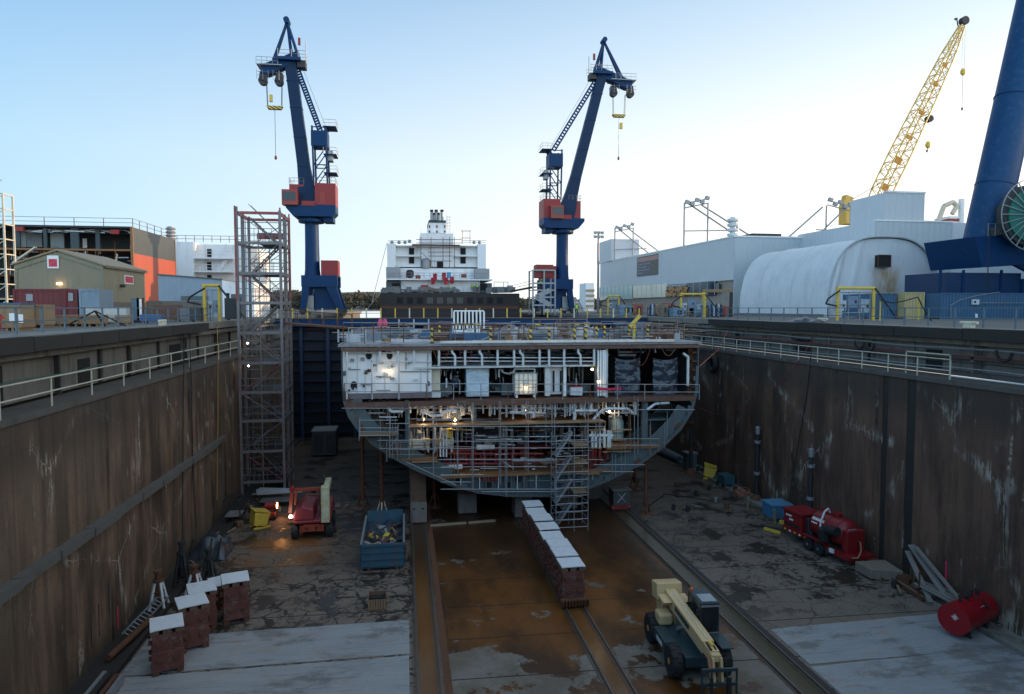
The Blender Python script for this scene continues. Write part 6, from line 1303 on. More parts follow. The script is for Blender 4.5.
q0, q1 = AY(69,293,y0), AY(74,301,y0); m = MB(); m.box(q0.x,y0-.14,q1.z,q1.x,y0-.05,q0.z); m.build('window', M_gsteel, t)
a, b = AY(79,300,54.5), AY(99,300,54.5); container(a.x, b.x, 54.5, 57, 0, 2.5, 'shipping_container', 'pale blue grey steel container box beside the maroon containers', corr('container blue grey', (.20,.27,.34), .4, 'X', .5, .3, dep=.03))
# timber crates and boxes near the quay
M_osb = mat('chipboard', (.28,.20,.12), .8, 0, var=.35, scale=12, dirt=(.12,.08,.05), amt=.4, ds=2)
for px0, px1, py0, Yf, lb, M_ in ((-30,21,305,40,'big chipboard crate with a blue cover at the left edge',M_osb),(22,43,304.5,41.5,'tall chipboard crate second from the left edge',M_osb),(57,78,315,44,'low long plywood crate before the maroon container',M_wood),(79,99,315,44,'low plywood crate before the blue grey container',M_wood),(3,21,319,36,'small plywood crate with white papers at the left edge',M_wood),(45,56,316,45,'narrow brown crate between the tall and the low crates',M_osb)):
    a, b = AY(px0,py0,Yf), AY(px1,py0,Yf); t = T('timber_crate', lb, 'crate', ((a.x+b.x)/2,Yf,0), group='timber crates on the left quay'); zt_ = a.z
    m = MB(); m.box(a.x,Yf,.16,b.x,Yf+1.3,zt_); m.build('panel', M_, t)
    m = MB(); n = max(2,int((b.x-a.x)/.8))
    for i in range(n+1): x = a.x+(b.x-a.x)*i/n; m.box(x-.04,Yf-.03,.16,x+.04,Yf-.003,zt_)
    for z in (.16,zt_-.1): m.box(a.x,Yf-.055,z,b.x,Yf-.031,z+.1)
    m.build('batten', M_wood, t); m = MB()
    for i in range(3): x = a.x+.1+(b.x-a.x-.3)*i/2; m.box(x,Yf,.0,x+.1,Yf+1.3,.158)
    m.build('skid', M_wood, t)
    if px0 == -30: m = MB(); m.box(a.x-.02,Yf-.06,zt_+.003,b.x,Yf+1.35,zt_+.12); m.build('blue_cover', M_cblue, t)
    if px0 == 3: m = MB(); m.box(a.x+.3,Yf-.06,.45,a.x+.62,Yf-.05,.85); m.box(a.x+.7,Yf-.06,.4,a.x+.9,Yf-.05,.8); m.build('paper', M_white, t)
m = MB(); c = AY(2,330,37); m.lathe([(.16,0),(.3,.02),(.06,.7),(.02,.75)], (c.x,37,.06), n=12); tag(m.build('traffic_cone', M_red, smooth=True, at=(c.x,37,.06)), 'red cone behind the fence at the left edge', 'cone')
# far left light tower
Yt = 70; x0 = AY(0,300,Yt).x-.3; x1 = AY(7,300,Yt).x; t = T('lighting_tower', 'lattice lighting tower at the left edge with lamps on top', 'light tower', (x0,Yt,0)); zt_ = AY(5,193,Yt).z
for x, y in ((x0-1,Yt),(x1,Yt),(x0-1,Yt+1.6),(x1,Yt+1.6)): m = MB(); m.box(x-.07,y-.07,0,x+.07,y+.07,zt_); m.build('leg', M_cream, t)
for i in range(9): z = .5+i*(zt_-.6)/8; m = MB(); m.box(x0-1,Yt-.05,z,x1,Yt+.05,z+.1); m.bar((x0-1,Yt,z),(x1,Yt,z+1.3),.06); m.box(x1-.05,Yt,z,x1+.05,Yt+1.6,z+.1); m.build('brace', M_cream, t)
m = MB(); z = AY(0,160,Yt).z; m.tube((x0-.4,Yt,zt_-.5),(x0-.4,Yt,z+1),.12); m.build('mast', M_gsteel, t)
for i in range(4): m = MB(); m.cb((x0-.1+.3*(i%2),Yt,z+.9-i*.6),(.6,.5,.4),ry=.4); m.build('floodlight', M_cream, t)
# white block, low blue grey building
def white_block():
    Yb = 135.; P = lambda px, py, y=Yb: AY(px, py, y); t = T('deckhouse_block', 'large white prefabricated ship block with balconies left of the tall tower', 'ship block', (P(195,300).x,Yb,0))
    a, b = P(150,242), P(193,242); z = b.z; m = MB(); m.box(a.x,Yb,.8,b.x,Yb+22,z); m.build('wall', M_white, t)
    m = MB(); c = P(246,242); m.box(b.x,Yb+2.5,.8,c.x,Yb+22,z-.2); m.build('wall', M_white, t)
    for px, py0, py1 in ((207,249,257),(207,262,270),(207,275,279)): q0, q1 = AY(px,py0,Yb+2.4), AY(px+4.5,py1,Yb+2.4); m = MB(); m.box(q0.x,Yb+2.4,q1.z,q1.x,Yb+2.49,q0.z); m.build('doorway', M_dark, t)
    for py in (257.5,271): z_ = P(200,py).z; m = MB(); m.box(b.x,Yb,z_-.2,P(231,py).x,Yb+2.49,z_); m.build('balcony', M_white, t); m = MB(); 
    for py in (257.5,271):
        z_ = P(200,py).z; m = MB()
        for h in (.6,1.2): m.tube((b.x,Yb+.1,z_+h),(P(231,py).x,Yb+.1,z_+h),.04,n=4)
        for i in range(7): x = b.x+i*(P(231,py).x-b.x)/6; m.tube((x,Yb+.1,z_),(x,Yb+.1,z_+1.2),.04,n=4)
        m.bar((P(217,py).x,Yb+1,z_),(P(226,py).x,Yb+1,z_+2.5),.1,.6); m.build('balcony_rail', M_white, t)
    m = MB()
    for i in range(12): x = a.x+i*(c.x-a.x)/11; m.tube((x,Yb+.3,z),(x,Yb+.3,z+1.2),.05,n=4)
    m.tube((a.x,Yb+.3,z+1.2),(c.x,Yb+.3,z+1.2),.04,n=4); m.tube((a.x,Yb+.3,z+.6),(c.x,Yb+.3,z+.6),.04,n=4); m.build('roof_rail', M_rust, t)
    m = MB(); q = P(171,242,148)
    for i in range(6): m.lathe([(.8,0),(1.0,.2),(.8,.5)], (q.x,148,z+i*.7), n=10)
    m.tube((q.x,148,z-2),(q.x,148,z+4.2),.6,n=8); m.build('roof_mast', M_gsteel, t)
    for x in (a.x+2,b.x,c.x-3): m = MB(); m.box(x-.8,Yb+1,0,x+.8,Yb+20,.79); m.build('support_block', M_conc, t)
    Yl = 88.; a, b, e = AY(158,275,Yl), AY(222,280,Yl), AY(241,280,Yl); t = T('workshop', 'low blue grey clad workshop with a white end bay left of the tall tower', 'building', ((a.x+b.x)/2,Yl,0)); z1 = a.z; z2 = b.z
    m = MB(); m.prism([(a.x,Yl,0),(b.x,Yl,0),(b.x,Yl,z2),(a.x,Yl,z1)], (0,12,0)); m.build('wall', corr('blue grey cladding', (.25,.31,.37), .6, 'X', .5, .15, dep=.02), t)
    m = MB(); m.box(b.x+.01,Yl-.05,0,e.x+1.5,Yl+10,z2-.25); m.build('end_bay', M_white, t)
    m = MB(); m.prism([(a.x-.1,Yl-.15,z1),(b.x+.1,Yl-.15,z2),(b.x+.1,Yl-.15,z2+.15),(a.x-.1,Yl-.15,z1+.15)], (0,12.2,0)); m.build('roof', M_prim, t)
    q0, q1 = AY(226,293,Yl-.1), AY(229.5,303,Yl-.1); m = MB(); m.box(q0.x,Yl-.1,q1.z,q1.x,Yl-.06,q0.z); m.build('window', M_glass, t)
    q0, q1 = AY(181,296,Yl-.1), AY(208,300,Yl-.1); m = MB(); m.box(q0.x,Yl-.12,q1.z,q1.x,Yl-.01,q0.z); m.build('awning', M_prim, t)
    q0 = AY(231,294,Yl-.1); m = MB(); m.box(q0.x,Yl-.1,0,q0.x+1.3,Yl-.06,q0.z); m.build('door', M_prim, t)
white_block()
# low concrete wall and yard bits behind the left fence
Yw = 70; a, b = AY(146,301,Yw), AY(203,301,Yw); m = MB(); m.box(a.x,Yw,0,b.x,Yw+.4,a.z); tag(m.build('yard_wall', M_conc, at=(a.x,Yw,0)), 'stained low concrete wall behind the left quay fence', 'wall')
svcL = svc(204, 219, 285.5, 286, 57, 'yellow pipe frame with blue cabinets on the left quay near the tall tower', 2)
t = T('steel_stanchions', 'pair of dark and blue grey upright steel plates behind the left fence', 'steel plates', tuple(AY(135,310,56).xy)+(0,))
for px, w_, M_, py in ((131,.55,M_fen,298),(136.5,.16,M_rust,298),(139,.2,M_white,299),(141.5,.14,M_rust,298)): p = AY(px,py,56); m = MB(); m.box(p.x,56,0,p.x+w_,56.15,p.z); m.build('plate', M_, t)
m = MB(); p = AY(133,322,55); m.cb((p.x,55,.1),(1.6,.8,.2)); m.build('foot_plate', M_dsteel, t)
r4 = random.Random(21)
for i, (px, Yf, w_, h, lb, cc) in enumerate(((112,50,1.2,.5,'white and brown bundle of planks behind the left fence',(.4,.34,.26)),(108,52,2.6,1.0,'long pale beam load on stands behind the left fence',(.45,.45,.43)),(152,52,1.4,.5,'blue tarped bundle behind the left fence',(.05,.12,.25)),(168,60,2.0,1.2,'rusty steel load by the low concrete wall',(.16,.08,.05)),(185,60,1.6,.9,'grey steel load by the low concrete wall',(.2,.2,.2)),(124,47,.9,.5,'brown carton behind the left fence',(.25,.17,.1)),(196,55,.8,1.0,'dark pump unit beside the left yellow pipe frame',(.05,.05,.05)),(233,62,1.2,1.8,'dark cabinet behind the tall tower',(.06,.08,.09)))):
    p = AY(px,310,Yf); t = T('yard_load', lb, 'load', (p.x,Yf,0)); M_ = mat('yard load paint %s' % lb.split()[0], cc, .7)
    m = MB(); m.cb((p.x,Yf,.15+h/2),(w_,.8,h),rz=r4.uniform(-.2,.2)); m.build('load', M_, t, bevel=.03); m = MB()
    for s_ in (-.35,.35): m.cb((p.x+s_*w_,Yf,.07),(.12,.9,.14))
    m.build('bearer', M_wood, t)
for px, py, lb in ((108,325,'leaning black steel tripod behind the left fence'),): 
    t = T('tripod', lb, 'tripod', tuple(AY(100,330,42).xy)+(0,)); c = AY(95,311,42)
    for dx, dy in ((-1.6,0),(1.5,.3),(.1,1)): m = MB(); m.bar(c, (c.x+dx,42+dy,.06), .08); m.build('leg', M_rub, t)
# small far workers
def worker(x, y, z, s, label, vest):
    t = T('person', label, 'person', (x,y,z)); h = 1.75*s
    vs = [(0,0,.93),(0,0,1.2),(0,0,1.45),(0,-.02,1.6),(.1,0,.9),(.12,.03,.5),(.12,0,.06),(-.1,0,.9),(-.14,-.05,.5),(-.15,0,.06),(.2,0,1.42),(.27,-.05,1.15),(.22,-.2,.98),(-.2,0,1.42),(-.28,.02,1.15),(-.27,-.05,.9)]
    es = [(0,1),(1,2),(2,3),(0,4),(4,5),(5,6),(0,7),(7,8),(8,9),(2,10),(10,11),(11,12),(2,13),(13,14),(14,15)]
    rad = [.15,.15,.16,.06,.1,.075,.055,.1,.075,.055,.07,.05,.04,.07,.05,.04]
    me = bpy.data.meshes.new('body'); me.from_pydata([(a,b,c) for a,b,c in vs], es, []); me.materials.append(mat('dark work clothes', (.03,.04,.07), .8)); o = bpy.data.objects.new('body', me); COL.objects.link(o); o.parent = t
    sk = o.modifiers.new('skin', 'SKIN')
    for i, r_ in enumerate(rad): me.skin_vertices[0].data[i].radius = (r_, r_*.8)
    me.skin_vertices[0].data[0].use_root = True; ss = o.modifiers.new('sub', 'SUBSURF'); ss.levels = 1; ss.render_levels = 2; t.scale = (s,s,s)
    off = Vector((x,y,z)); m = MB(); m.lathe([(.03,-.12),(.085,-.06),(.1,.02),(.08,.09),(.02,.12)], off+Vector((0,0,1.68)), n=12); OFF[t.name] = off; m.build('head', mat('skin tone', (.35,.2,.14), .6), t, smooth=True)
    m = MB(); m.lathe([(.14,0),(.125,.03),(.11,.1),(.03,.15)], off+Vector((0,0,1.73)), n=12); m.build('helmet', mat('helmet white', (.7,.7,.7), .4), t, smooth=True)
    m = MB(); m.lathe([(.17,0),(.19,.25),(.2,.45),(.12,.52)], off+Vector((0,0,.98)), n=12); m.build('vest', mat('vest '+vest, (.45,.75,.05) if vest == 'lime' else (.8,.25,.03), .6), t, smooth=True)
p = AY(472,292.2,133); worker(p.x,133,p.z,1,'person in a lime vest standing left on the ship deck','lime')
p = AY(477,292.2,133.5); worker(p.x,133.5,p.z,1,'person in a lime vest right of another on the ship deck','lime')
p = AY(541,290,113); worker(p.x,113,p.z,1,'person in a lime vest on the gangway tower','lime')
p = AY(573,311,90); worker(p.x,88,-.0,1,'person in a lime vest on the quay by the right crane','lime')
# ================================================================ THINGS ON THE DOCK FLOOR
M_kb = mat('keel block red grey', (.13,.042,.034), .75, .1, var=.45, scale=1.2, dirt=(.17,.135,.10), amt=1., ds=2.3, bump=.6)
M_kw = mat('keel block timber', (.15,.085,.05), .85, 0, var=.45, scale=3, dirt=(.05,.035,.03), amt=.6, ds=2, bump=.5)
M_plate = mat('wet pale cap sheet', (.76,.80,.84), .35, .2, var=.08, scale=3, dirt=(.30,.28,.25), amt=.25, ds=2, bump=.05)
def keel_block(loc, rz, label, w=1.15, d=1.2, h=1.9, group=None, low=False):
    t = T('keel_block', label, 'keel block', loc, rz, group, local=True); a, b = w/2, d/2
    m = MB(); m.box(-a,-b,.16,a,b,h*.52); m.build('lower_box', M_kb, t, bevel=.025)
    m = MB(); m.box(-a+.03,-b+.03,h*.52+.003,a-.03,b-.03,h-.26); m.build('upper_box', M_kb, t, bevel=.02)
    for i in range(3): m = MB(); x = -a+.12+i*(w-.24)/2; m.box(x-.16,-b+.01,h-.257,x+.16,b-.01,h-.06); m.build('timber', M_kw, t, bevel=.015)
    m = MB(); m.box(-a-.03,-b-.04,h-.057,a+.03,b+.04,h); m.build('cap_sheet', M_plate, t)
    m = MB()
    for s_ in (-1,1): m.box(s_*(a-.14)-.12,-b-.02,0,s_*(a-.14)+.12,b+.02,.158)
    m.build('foot', M_rust, t)
    m = MB()
    for zz in (h*.34,h*.68):
        for x in (-.3,.3): m.cb((x,-b-.05,zz),(.2,.1,.12)); m.cb((-a-.05,x,zz),(.1,.2,.12)); m.cb((a+.04,x,zz),(.09,.2,.12))
    m.build('clamp', M_rust, t)
    m = MB(); m.box(-a+.1,-b-.05,h-.05,a-.1,-b-.03,h-.04); m.build('sheet_joint', M_dsteel, t)
    return t
gkb = 'capped keel blocks beside the left wall'
kb0 = keel_block((-9.55,28.65,FZ), .34, 'red grey keel block with a pale cap, nearest the camera on the left', group=gkb)
for x, y, rz, lb in ((-9.12,30.45,.42,'red grey keel block with a pale cap, second from the camera on the left'),(-9.25,32.35,.36,'red grey keel block with a pale cap, third back, against the jack stands'),(-7.9,32.85,.28,'red grey keel block with a pale cap standing farthest right beside the cracked paving')):
    kc = dup(kb0, (x,y,FZ), rz, lb); kc.scale = (1+.03*math.sin(x*9), 1+.04*math.sin(y*7), 1+.05*math.sin(y*5))
t = keel_block((-8.75,34.5,FZ), .5, 'low keel block with two tilted pale sheets behind the others on the left', h=1.25, w=1.3, group=gkb)
m = MB(); m.cb((.35,-.1,1.30),(.7,1.0,.03),rz=.3,ry=.12); m.build('loose_sheet', M_kw, t)
tr = None
nth = ['nearest','second','third','fourth','fifth','sixth','seventh','farthest']
for i in range(8):
    y = 32.3+i*1.41+(.35 if i > 4 else 0); lb = '%s block in the row of pale capped keel blocks on the middle rails' % nth[i]
    if tr is None: tr = keel_block((8.04,y,FZ+.1), 0, lb, w=1.12, d=1.16, h=1.85, group='row of capped keel blocks on the middle rails')
    else: kc = dup(tr, (8.04+.03*((i*7)%3-1),y,FZ+.1), .02*((i*5)%3-1)+(math.pi if i%2 else 0), lb); kc.scale = (1,1,1+.02*((i*5)%3-1))
t = T('rail_buffer', 'rusty toothed skid under the near end of the keel block row', 'skid', (8.04,31.5,FZ+.1)); m = MB(); m.box(7.35,31.35,FZ+.1,8.75,31.6,FZ+.42); m.build('beam', M_rust, t)
for i in range(9): m = MB(); m.cb((7.42+i*.155,31.28,FZ+.32),(.07,.16,.34),rx=.25); m.build('tooth', M_rust, t)
# blocks and posts carrying the hull
M_crib = mat('worn concrete block', (.20,.17,.15), .85, 0, var=.3, scale=1.5, dirt=(.06,.045,.035), amt=.6, ds=1.2, streak=True)
def hullz(x):
    zz = [a.z+(b.z-a.z)*(x-a.x)/(b.x-a.x) for a, b in zip(outl[2:20], outl[3:21]) if abs(a.x-b.x) > .01 and min(a.x,b.x) <= x <= max(a.x,b.x)]
    return min(zz) if zz else FZ+8
n_ = 0
for x, y, w_ in ((.85,46.4,1.1),(4.3,48,1.3),(8.04,46.5,1.2),(11.6,48,1.3),(.85,52,1.1),(4.3,54,1.3),(8.04,52,1.2),(11.6,54,1.3),(.85,59,1.1),(8.04,58,1.2),(4.3,62,1.3),(11.6,62,1.3)):
    z1 = min(hullz(x), FZ+4.2); n_ += 1
    t = T('hull_support_block', 'concrete and timber block %s carrying the hull section, %d metres in' % ('on the left rails' if x < 1 else 'left of centre' if x < 5 else 'under the centre line' if x < 9 else 'right of centre', int(y-44)), 'keel block', (x,y,FZ), group='blocks under the hull section')
    m = MB(); m.box(x-w_/2,y-.7,FZ+.05,x+w_/2,y+.7,FZ+1.45); m.build('concrete_base', M_crib, t, bevel=.03)
    m = MB(); m.box(x-w_/2+.05,y-.6,FZ+1.453,x+w_/2-.05,y+.6,z1-.02); m.build('timber_packing', M_kw, t)
    if n_ == 1:
        m = MB()
        for dx in (-.3,.3): m.cb((x+dx,y-.71,FZ+1.0),(.14,.03,.1))
        m.build('lifting_slot', M_dark, t)
t = T('marked_block', 'dark box marked with a white cross on red wheels at the right of the stair', 'box', (15.2,46.4,FZ)); m = MB(); m.box(14.6,46.2,FZ+.5,15.8,47.3,FZ+1.5); m.build('upper_box', mat('dull grey box', (.07,.07,.07), .7), t)
m = MB(); m.box(14.65,46.25,FZ+.12,15.75,47.25,FZ+.497); m.build('lower_box', M_rpipe, t); m = MB(); m.bar((14.9,46.18,FZ+.65),(15.5,46.18,FZ+1.35),.06,.02); m.bar((15.5,46.15,FZ+.65),(14.9,46.15,FZ+1.35),.06,.02); m.build('cross_mark', M_white, t)
m = MB(); m.box(14.5,46.1,FZ+1.503,15.9,47.4,FZ+1.6); m.build('lid', M_crib, t)
for x in (14.6,15.8): m = MB(); m.tube((x-.1,46.4,FZ+.25),(x+.1,46.4,FZ+.25),.2,n=12); m.build('wheel', M_rpipe, t)
t = T('hull_support_block', 'low dark support block behind the middle rails beneath the bilge', 'keel block', (14.8,50,FZ)); z1 = hullz(14.1); m = MB(); m.box(13.6,49.6,FZ,14.8,50.8,FZ+1.2); m.build('concrete_base', M_crib, t); m = MB(); m.tube((14.1,50.2,FZ+1.2),(14.1,50.2,z1),.16); m.build('prop', M_rust, t)
for x, y, lb in ((2.1,49.5,'rusty tubular shore under the left bilge, nearest the left rails'),(-1.65,48,'rusty tubular shore with a pale stand under the left bilge'),(-3.1,50.5,'thin rusty shore farther left under the bilge'),(16.7,45.4,'tall rusty shore with a red stand under the right bilge'),(18.2,52,'dark rusty shore deep under the right bilge')):
    z1 = hullz(x); t = T('hull_shore', lb, 'shore', (x,y,FZ), group='tubular shores under the hull section')
    m = MB(); m.tube((x,y,FZ+.5),(x,y,z1),.13,n=12); m.build('tube', M_rust, t, smooth=True)
    m = MB(); m.tube((x,y,z1-.25),(x,y,z1-.02),.22,n=12); m.build('head', M_rust, t)
    M_ = M_cream if 'pale' in lb else M_rust
    for a in range(3): m = MB(); c_, s_ = math.cos(a*2.09+.5), math.sin(a*2.09+.5); m.bar((x+.45*c_,y+.45*s_,FZ),(x+.14*c_,y+.14*s_,FZ+.95),.09); m.build('leg', M_, t)
    m = MB(); m.lathe([(.55,0),(.5,.08),(.2,.1)], (x,y,FZ), n=14); m.build('base_plate', M_rust, t)
for px, y0, z1, lb, cap in ((811,None,AX(811,449,26.1).z,'dark standing post with a white cap behind the red trailer',True),(757,None,AX(757,427,26.1).z,'tall dark post with a pale cap against the right wall',True),(697,56,FZ+5.6,'dark rusty post with a wide foot near the far right wall',False)):
    x = 26.1 if y0 is None else 24.7; y = y0 or AX(px,470,x).y; t = T('standing_post', lb, 'post', (x,y,FZ)); m = MB(); m.tube((x,y,FZ+.1),(x,y,z1),.17,.13,n=12); m.build('tube', M_dsteel, t, smooth=True)
    for z in (FZ+2.0,z1-1.2): m = MB(); m.tube((x,y,z),(x,y,z+.2),.24,n=12); m.build('collar', M_gsteel if cap else M_rust, t)
    m = MB(); m.lathe([(.6,0),(.5,.15),(.18,.5)], (x,y,FZ), n=12); m.build('foot', M_rust, t)
    if cap: m = MB(); m.lathe([(.17,-.5),(.18,0),(.08,.08)], (x,y,z1), n=12); m.build('cap', M_gsteel, t)
# jack stands along the left wall
def jack(x, y, h, label, M_=M_rust, skirt=None):
    t = T('jack_stand', label, 'jack stand', (x,y,FZ), group='jack stands by the left wall')
    for a in range(4): c_, s_ = math.cos(a*1.57+.8), math.sin(a*1.57+.8); m = MB(); m.bar((x+.5*c_,y+.5*s_,FZ),(x+.16*c_,y+.16*s_,FZ+h*.78),.10); m.build('leg', skirt or M_, t)
    m = MB(); m.tube((x,y,FZ+h*.3),(x,y,FZ+h),.14,n=12); m.build('screw_tube', M_, t); m = MB(); m.tube((x,y,FZ+h),(x,y,FZ+h+.12),.2,n=12); m.tube((x,y,FZ+h*.76),(x,y,FZ+h*.82),.24,n=12); m.build('collar', M_, t)
    for z in (.2,.5): m = MB(); q = .5-.34*z/.78; m.pipe([(x+q*math.cos(a*1.57+.8),y+q*math.sin(a*1.57+.8),FZ+h*z) for a in range(5)],.035,5); m.build('brace', M_, t)
jack(-11.75,34.3,1.85,'rusty jack stand with white legs, nearest of the four by the left wall', M_rust, M_wpipe)
jack(-11.5,37.0,2.3,'tall dark rusty jack stand by the left wall, second back', M_dsteel)
jack(-10.7,36.3,1.3,'short jack stand with pale legs behind the third capped block', M_rust, M_wpipe)
jack(-10.15,36.9,1.9,'dark jack stand beside the stacked sheets', M_dsteel)
t = T('dark_skip', 'black heaped tarpaulin on frame bundle against the left wall behind the jack stands', 'bundle', (-11.6,41.5,FZ))
m = MB(); m.grid(lambda u,v: (-12.3+2.0*u, 40.6+2.4*v, FZ+.05+1.2*(math.sin(math.pi*u)*math.sin(math.pi*v))**.4*(.8+.5*noise.noise((u*4,v*5,1)))), 18, 18); m.build('cover', M_tarp, t, smooth=True)
for i in range(4): m = MB(); m.bar((-12.2+i*.5,40.5,FZ),(-12.0+i*.5,40.7,FZ+1.3),.07); m.build('frame_bar', M_dsteel, t)
t = T('ladder', 'aluminium ladder lying along the foot of the left wall', 'ladder', (-11.9,32.5,FZ+.5)); a, b = Vector((-12.15,31.0,FZ+.45)), Vector((-11.7,34.6,FZ+.75))
for o in (0,.42): m = MB(); m.bar(a+Vector((o*.75,0,-o*.5)),b+Vector((o*.75,0,-o*.5)),.035,.08); m.build('stile', M_gsteel, t)
for i in range(13): f = (i+.5)/13; p = a+(b-a)*f; m = MB(); m.tube(p,p+Vector((.315,0,-.21)),.02,n=6); m.build('rung', M_gsteel, t)
m = MB(); m.tube((-12.0,29.2,FZ+.3),(-11.5,32.6,FZ+.35),.14,n=12); tag(m.build('rusty_pipe', M_rust, smooth=True, at=(-11.8,31,FZ+.3)), 'thick rusty pipe lying at the foot of the left wall', 'pipe')
t = T('drain_channels', 'dark steel channels stacked in the near left corner', 'steel stack', (-11.2,27,FZ))
for i in range(4): m = MB(); m.box(-11.75+i*.27,24.6,FZ+.14,-11.6+i*.27,28.1-.15*i,FZ+.34+.05*(i%2)); m.build('channel', (M_gsteel,M_dsteel,M_rust,M_gsteel)[i], t)
m = MB(); m.box(LW-.01,31.72,-13.05,LW+.012,31.80,-12.05); tag(m.build('pink_mark', mat('fluorescent pink paint', (.75,.03,.12), .5), at=(LW,31.7,-12.6)), 'vertical pink paint mark low on the left wall', 'paint mark')
for y, z0, z1, lb in ((29.2,-12.6,-11.2,'dark slot cut in the left wall, nearest'),(29.9,-12.5,-11.1,'dark slot cut in the left wall, middle of three'),(30.9,-12.0,-10.6,'dark slot cut in the left wall beside the pink mark')): m = MB(); m.box(LW-.1,y,z0,LW+.006,y+.07,z1); tag(m.build('wall_slot', M_dark, at=(LW,y,z0)), lb, 'slot')
m = MB(); y_ = AX(948,540,RW).y; m.box(RW-.012,y_,-12.9,RW+.02,y_+.1,-11.5); tag(m.build('pink_mark', mat('fluorescent pink paint', (.75,.03,.12)), at=(RW,y_,-12)), 'vertical pink paint mark low on the right wall above the planks', 'paint mark')
# skip
def skip():
    x0, x1, y0, y1, h = -2.45, -.12, 37.7, 43.1, 1.5; M_s = mat('scraped blue skip paint', (.035,.095,.14), .6, .1, var=.3, scale=1.4, dirt=(.13,.085,.06), amt=.85, ds=1.5, streak=True)
    t = T('rubbish_skip', 'scraped blue open skip full of scrap left of the rails', 'skip', ((x0+x1)/2,40,FZ)); z0, z1 = FZ+.15, FZ+h
    m = MB(); m.box(x0,y0,z0,x0+.08,y1,z1); m.build('side_wall', M_s, t); m = MB(); m.box(x1-.08,y0,z0,x1,y1,z1); m.build('side_wall', M_s, t)
    m = MB(); m.box(x0+.08,y0,z0,x1-.08,y0+.08,z1); m.build('end_door', M_s, t); m = MB(); m.box(x0+.08,y1-.08,z0,x1-.08,y1,z1+.3); m.build('end_wall', M_s, t); m = MB(); m.box(x0+.08,y0+.08,z0,x1-.08,y1-.08,z0+.06); m.build('floor', M_rust, t)
    m = MB()
    for z in (.25,.62,1.0): m.box(x0+.02,y0-.07,FZ+z,x1-.02,y0-.002,FZ+z+.14)
    m.box(x0-.03,y0-.09,z1-.12,x1+.03,y0+.02,z1+.02); m.build('door_rib', M_s, t)
    for s_, x in ((-1,x0),(1,x1)):
        m = MB(); m.box(x-.05,y0+.1,z1-.1,x+.05,y1,z1+.03); m.build('rim', M_gsteel, t)
        for i in range(8): m = MB(); y = y0+.4+i*.68; m.box(x+s_*.003,y,z0,x+s_*.07,y+.1,z1-.1); m.build('side_rib', M_s, t)
    for z in (.5,.9,1.2): m = MB(); m.cb((x1+.05,y0+.02,FZ+z),(.1,.16,.12)); m.build('hinge', M_dsteel, t)
    for x in (x0+.4,x1-.4): m = MB(); m.box(x-.08,y0,FZ,x+.08,y1,FZ+.15); m.build('runner', M_rust, t)
    g = T('scrap_heap', 'heap of bags, boards and yellow scrap inside the blue skip', 'scrap', (-1.3,40.5,FZ+.5)); r_ = random.Random(9)
    m = MB(); m.grid(lambda u,v: (x0+.1+(x1-x0-.2)*u, y0+.1+(y1-y0-.2)*v, FZ+.55+.55*v+.35*noise.noise((u*4,v*7,2))), 20, 30); m.build('dark_bags', M_tarp, g, smooth=True)
    for i in range(46): m = MB(); m.cb((r_.uniform(x0+.3,x1-.3),r_.uniform(y0+.3,y1-.8),FZ+r_.uniform(.8,1.25)),(r_.uniform(.1,1.1),r_.uniform(.08,.35),r_.uniform(.03,.2)),rz=r_.uniform(0,3),rx=r_.uniform(-.4,.4),ry=r_.uniform(-.4,.4)); m.build('scrap_piece', (M_kw,M_dsteel,M_gsteel,M_dsteel,M_rust,M_wood,M_rub,M_yel)[i%8] if i%11 else M_red, g)
skip()
t = T('timber_box', 'small open box of battens on the cracked paving left of the rails', 'crate', (-1.4,32.9,FZ)); x0,x1,y0,y1 = -1.82,-.98,32.6,33.4
for i in range(7): m = MB(); x = x0+i*.12; m.box(x,y0,FZ+.06,x+.095,y0+.025,FZ+.55); m.build('slat', M_wood, t)
for i in range(6): m = MB(); y = y0+.03+i*.13; m.box(x0,y,FZ+.06,x0+.025,y+.1,FZ+.6); m.build('slat', M_kw, t); m = MB(); m.box(x1-.025,y,FZ+.06,x1,y+.1,FZ+.6); m.build('slat', M_kw, t)
m = MB(); m.box(x0,y1-.03,FZ+.02,x1,y1,FZ+.65); m.box(x0,y0,FZ,x1,y1,FZ+.055); m.build('back_board', M_kw, t)
m = MB(); m.cb((-1.4,33.1,FZ+.35),(.6,.4,.3)); m.build('contents', M_dark, t)
# boom lift seen from behind
def tyre(t, c, r, w, ax=(1,0,0), rim=M_gsteel, tread=True):
    ax = Vector(ax).normalized(); c = Vector(c); m = MB(); m.lathe([(r*.55,-w/2),(r*.92,-w/2),(r,-w*.3),(r,w*.3),(r*.92,w/2),(r*.55,w/2)], c, ax, n=28)
    if tread:
        u = ax.orthogonal().normalized(); v = ax.cross(u)
        for i in range(22):
            a = 2*math.pi*i/22; d = u*math.cos(a)+v*math.sin(a); s_ = .22*w*(1 if i%2 else -1); m.bar(c+d*(r-.02)+ax*(s_-w*.22), c+d*(r-.02)+ax*(s_+w*.22), .07*r+.03, .07)
    o = m.build('wheel', M_rub, t); m = MB(); m.lathe([(.02,-w*.5),(r*.2,-w*.52),(r*.26,-w*.42),(r*.48,-w*.40),(r*.57,-w*.49),(r*.57,w*.49),(r*.48,w*.40),(r*.26,w*.42),(r*.2,w*.52),(.02,w*.5)], c, ax, n=24); m.build('rim', rim, o); return o
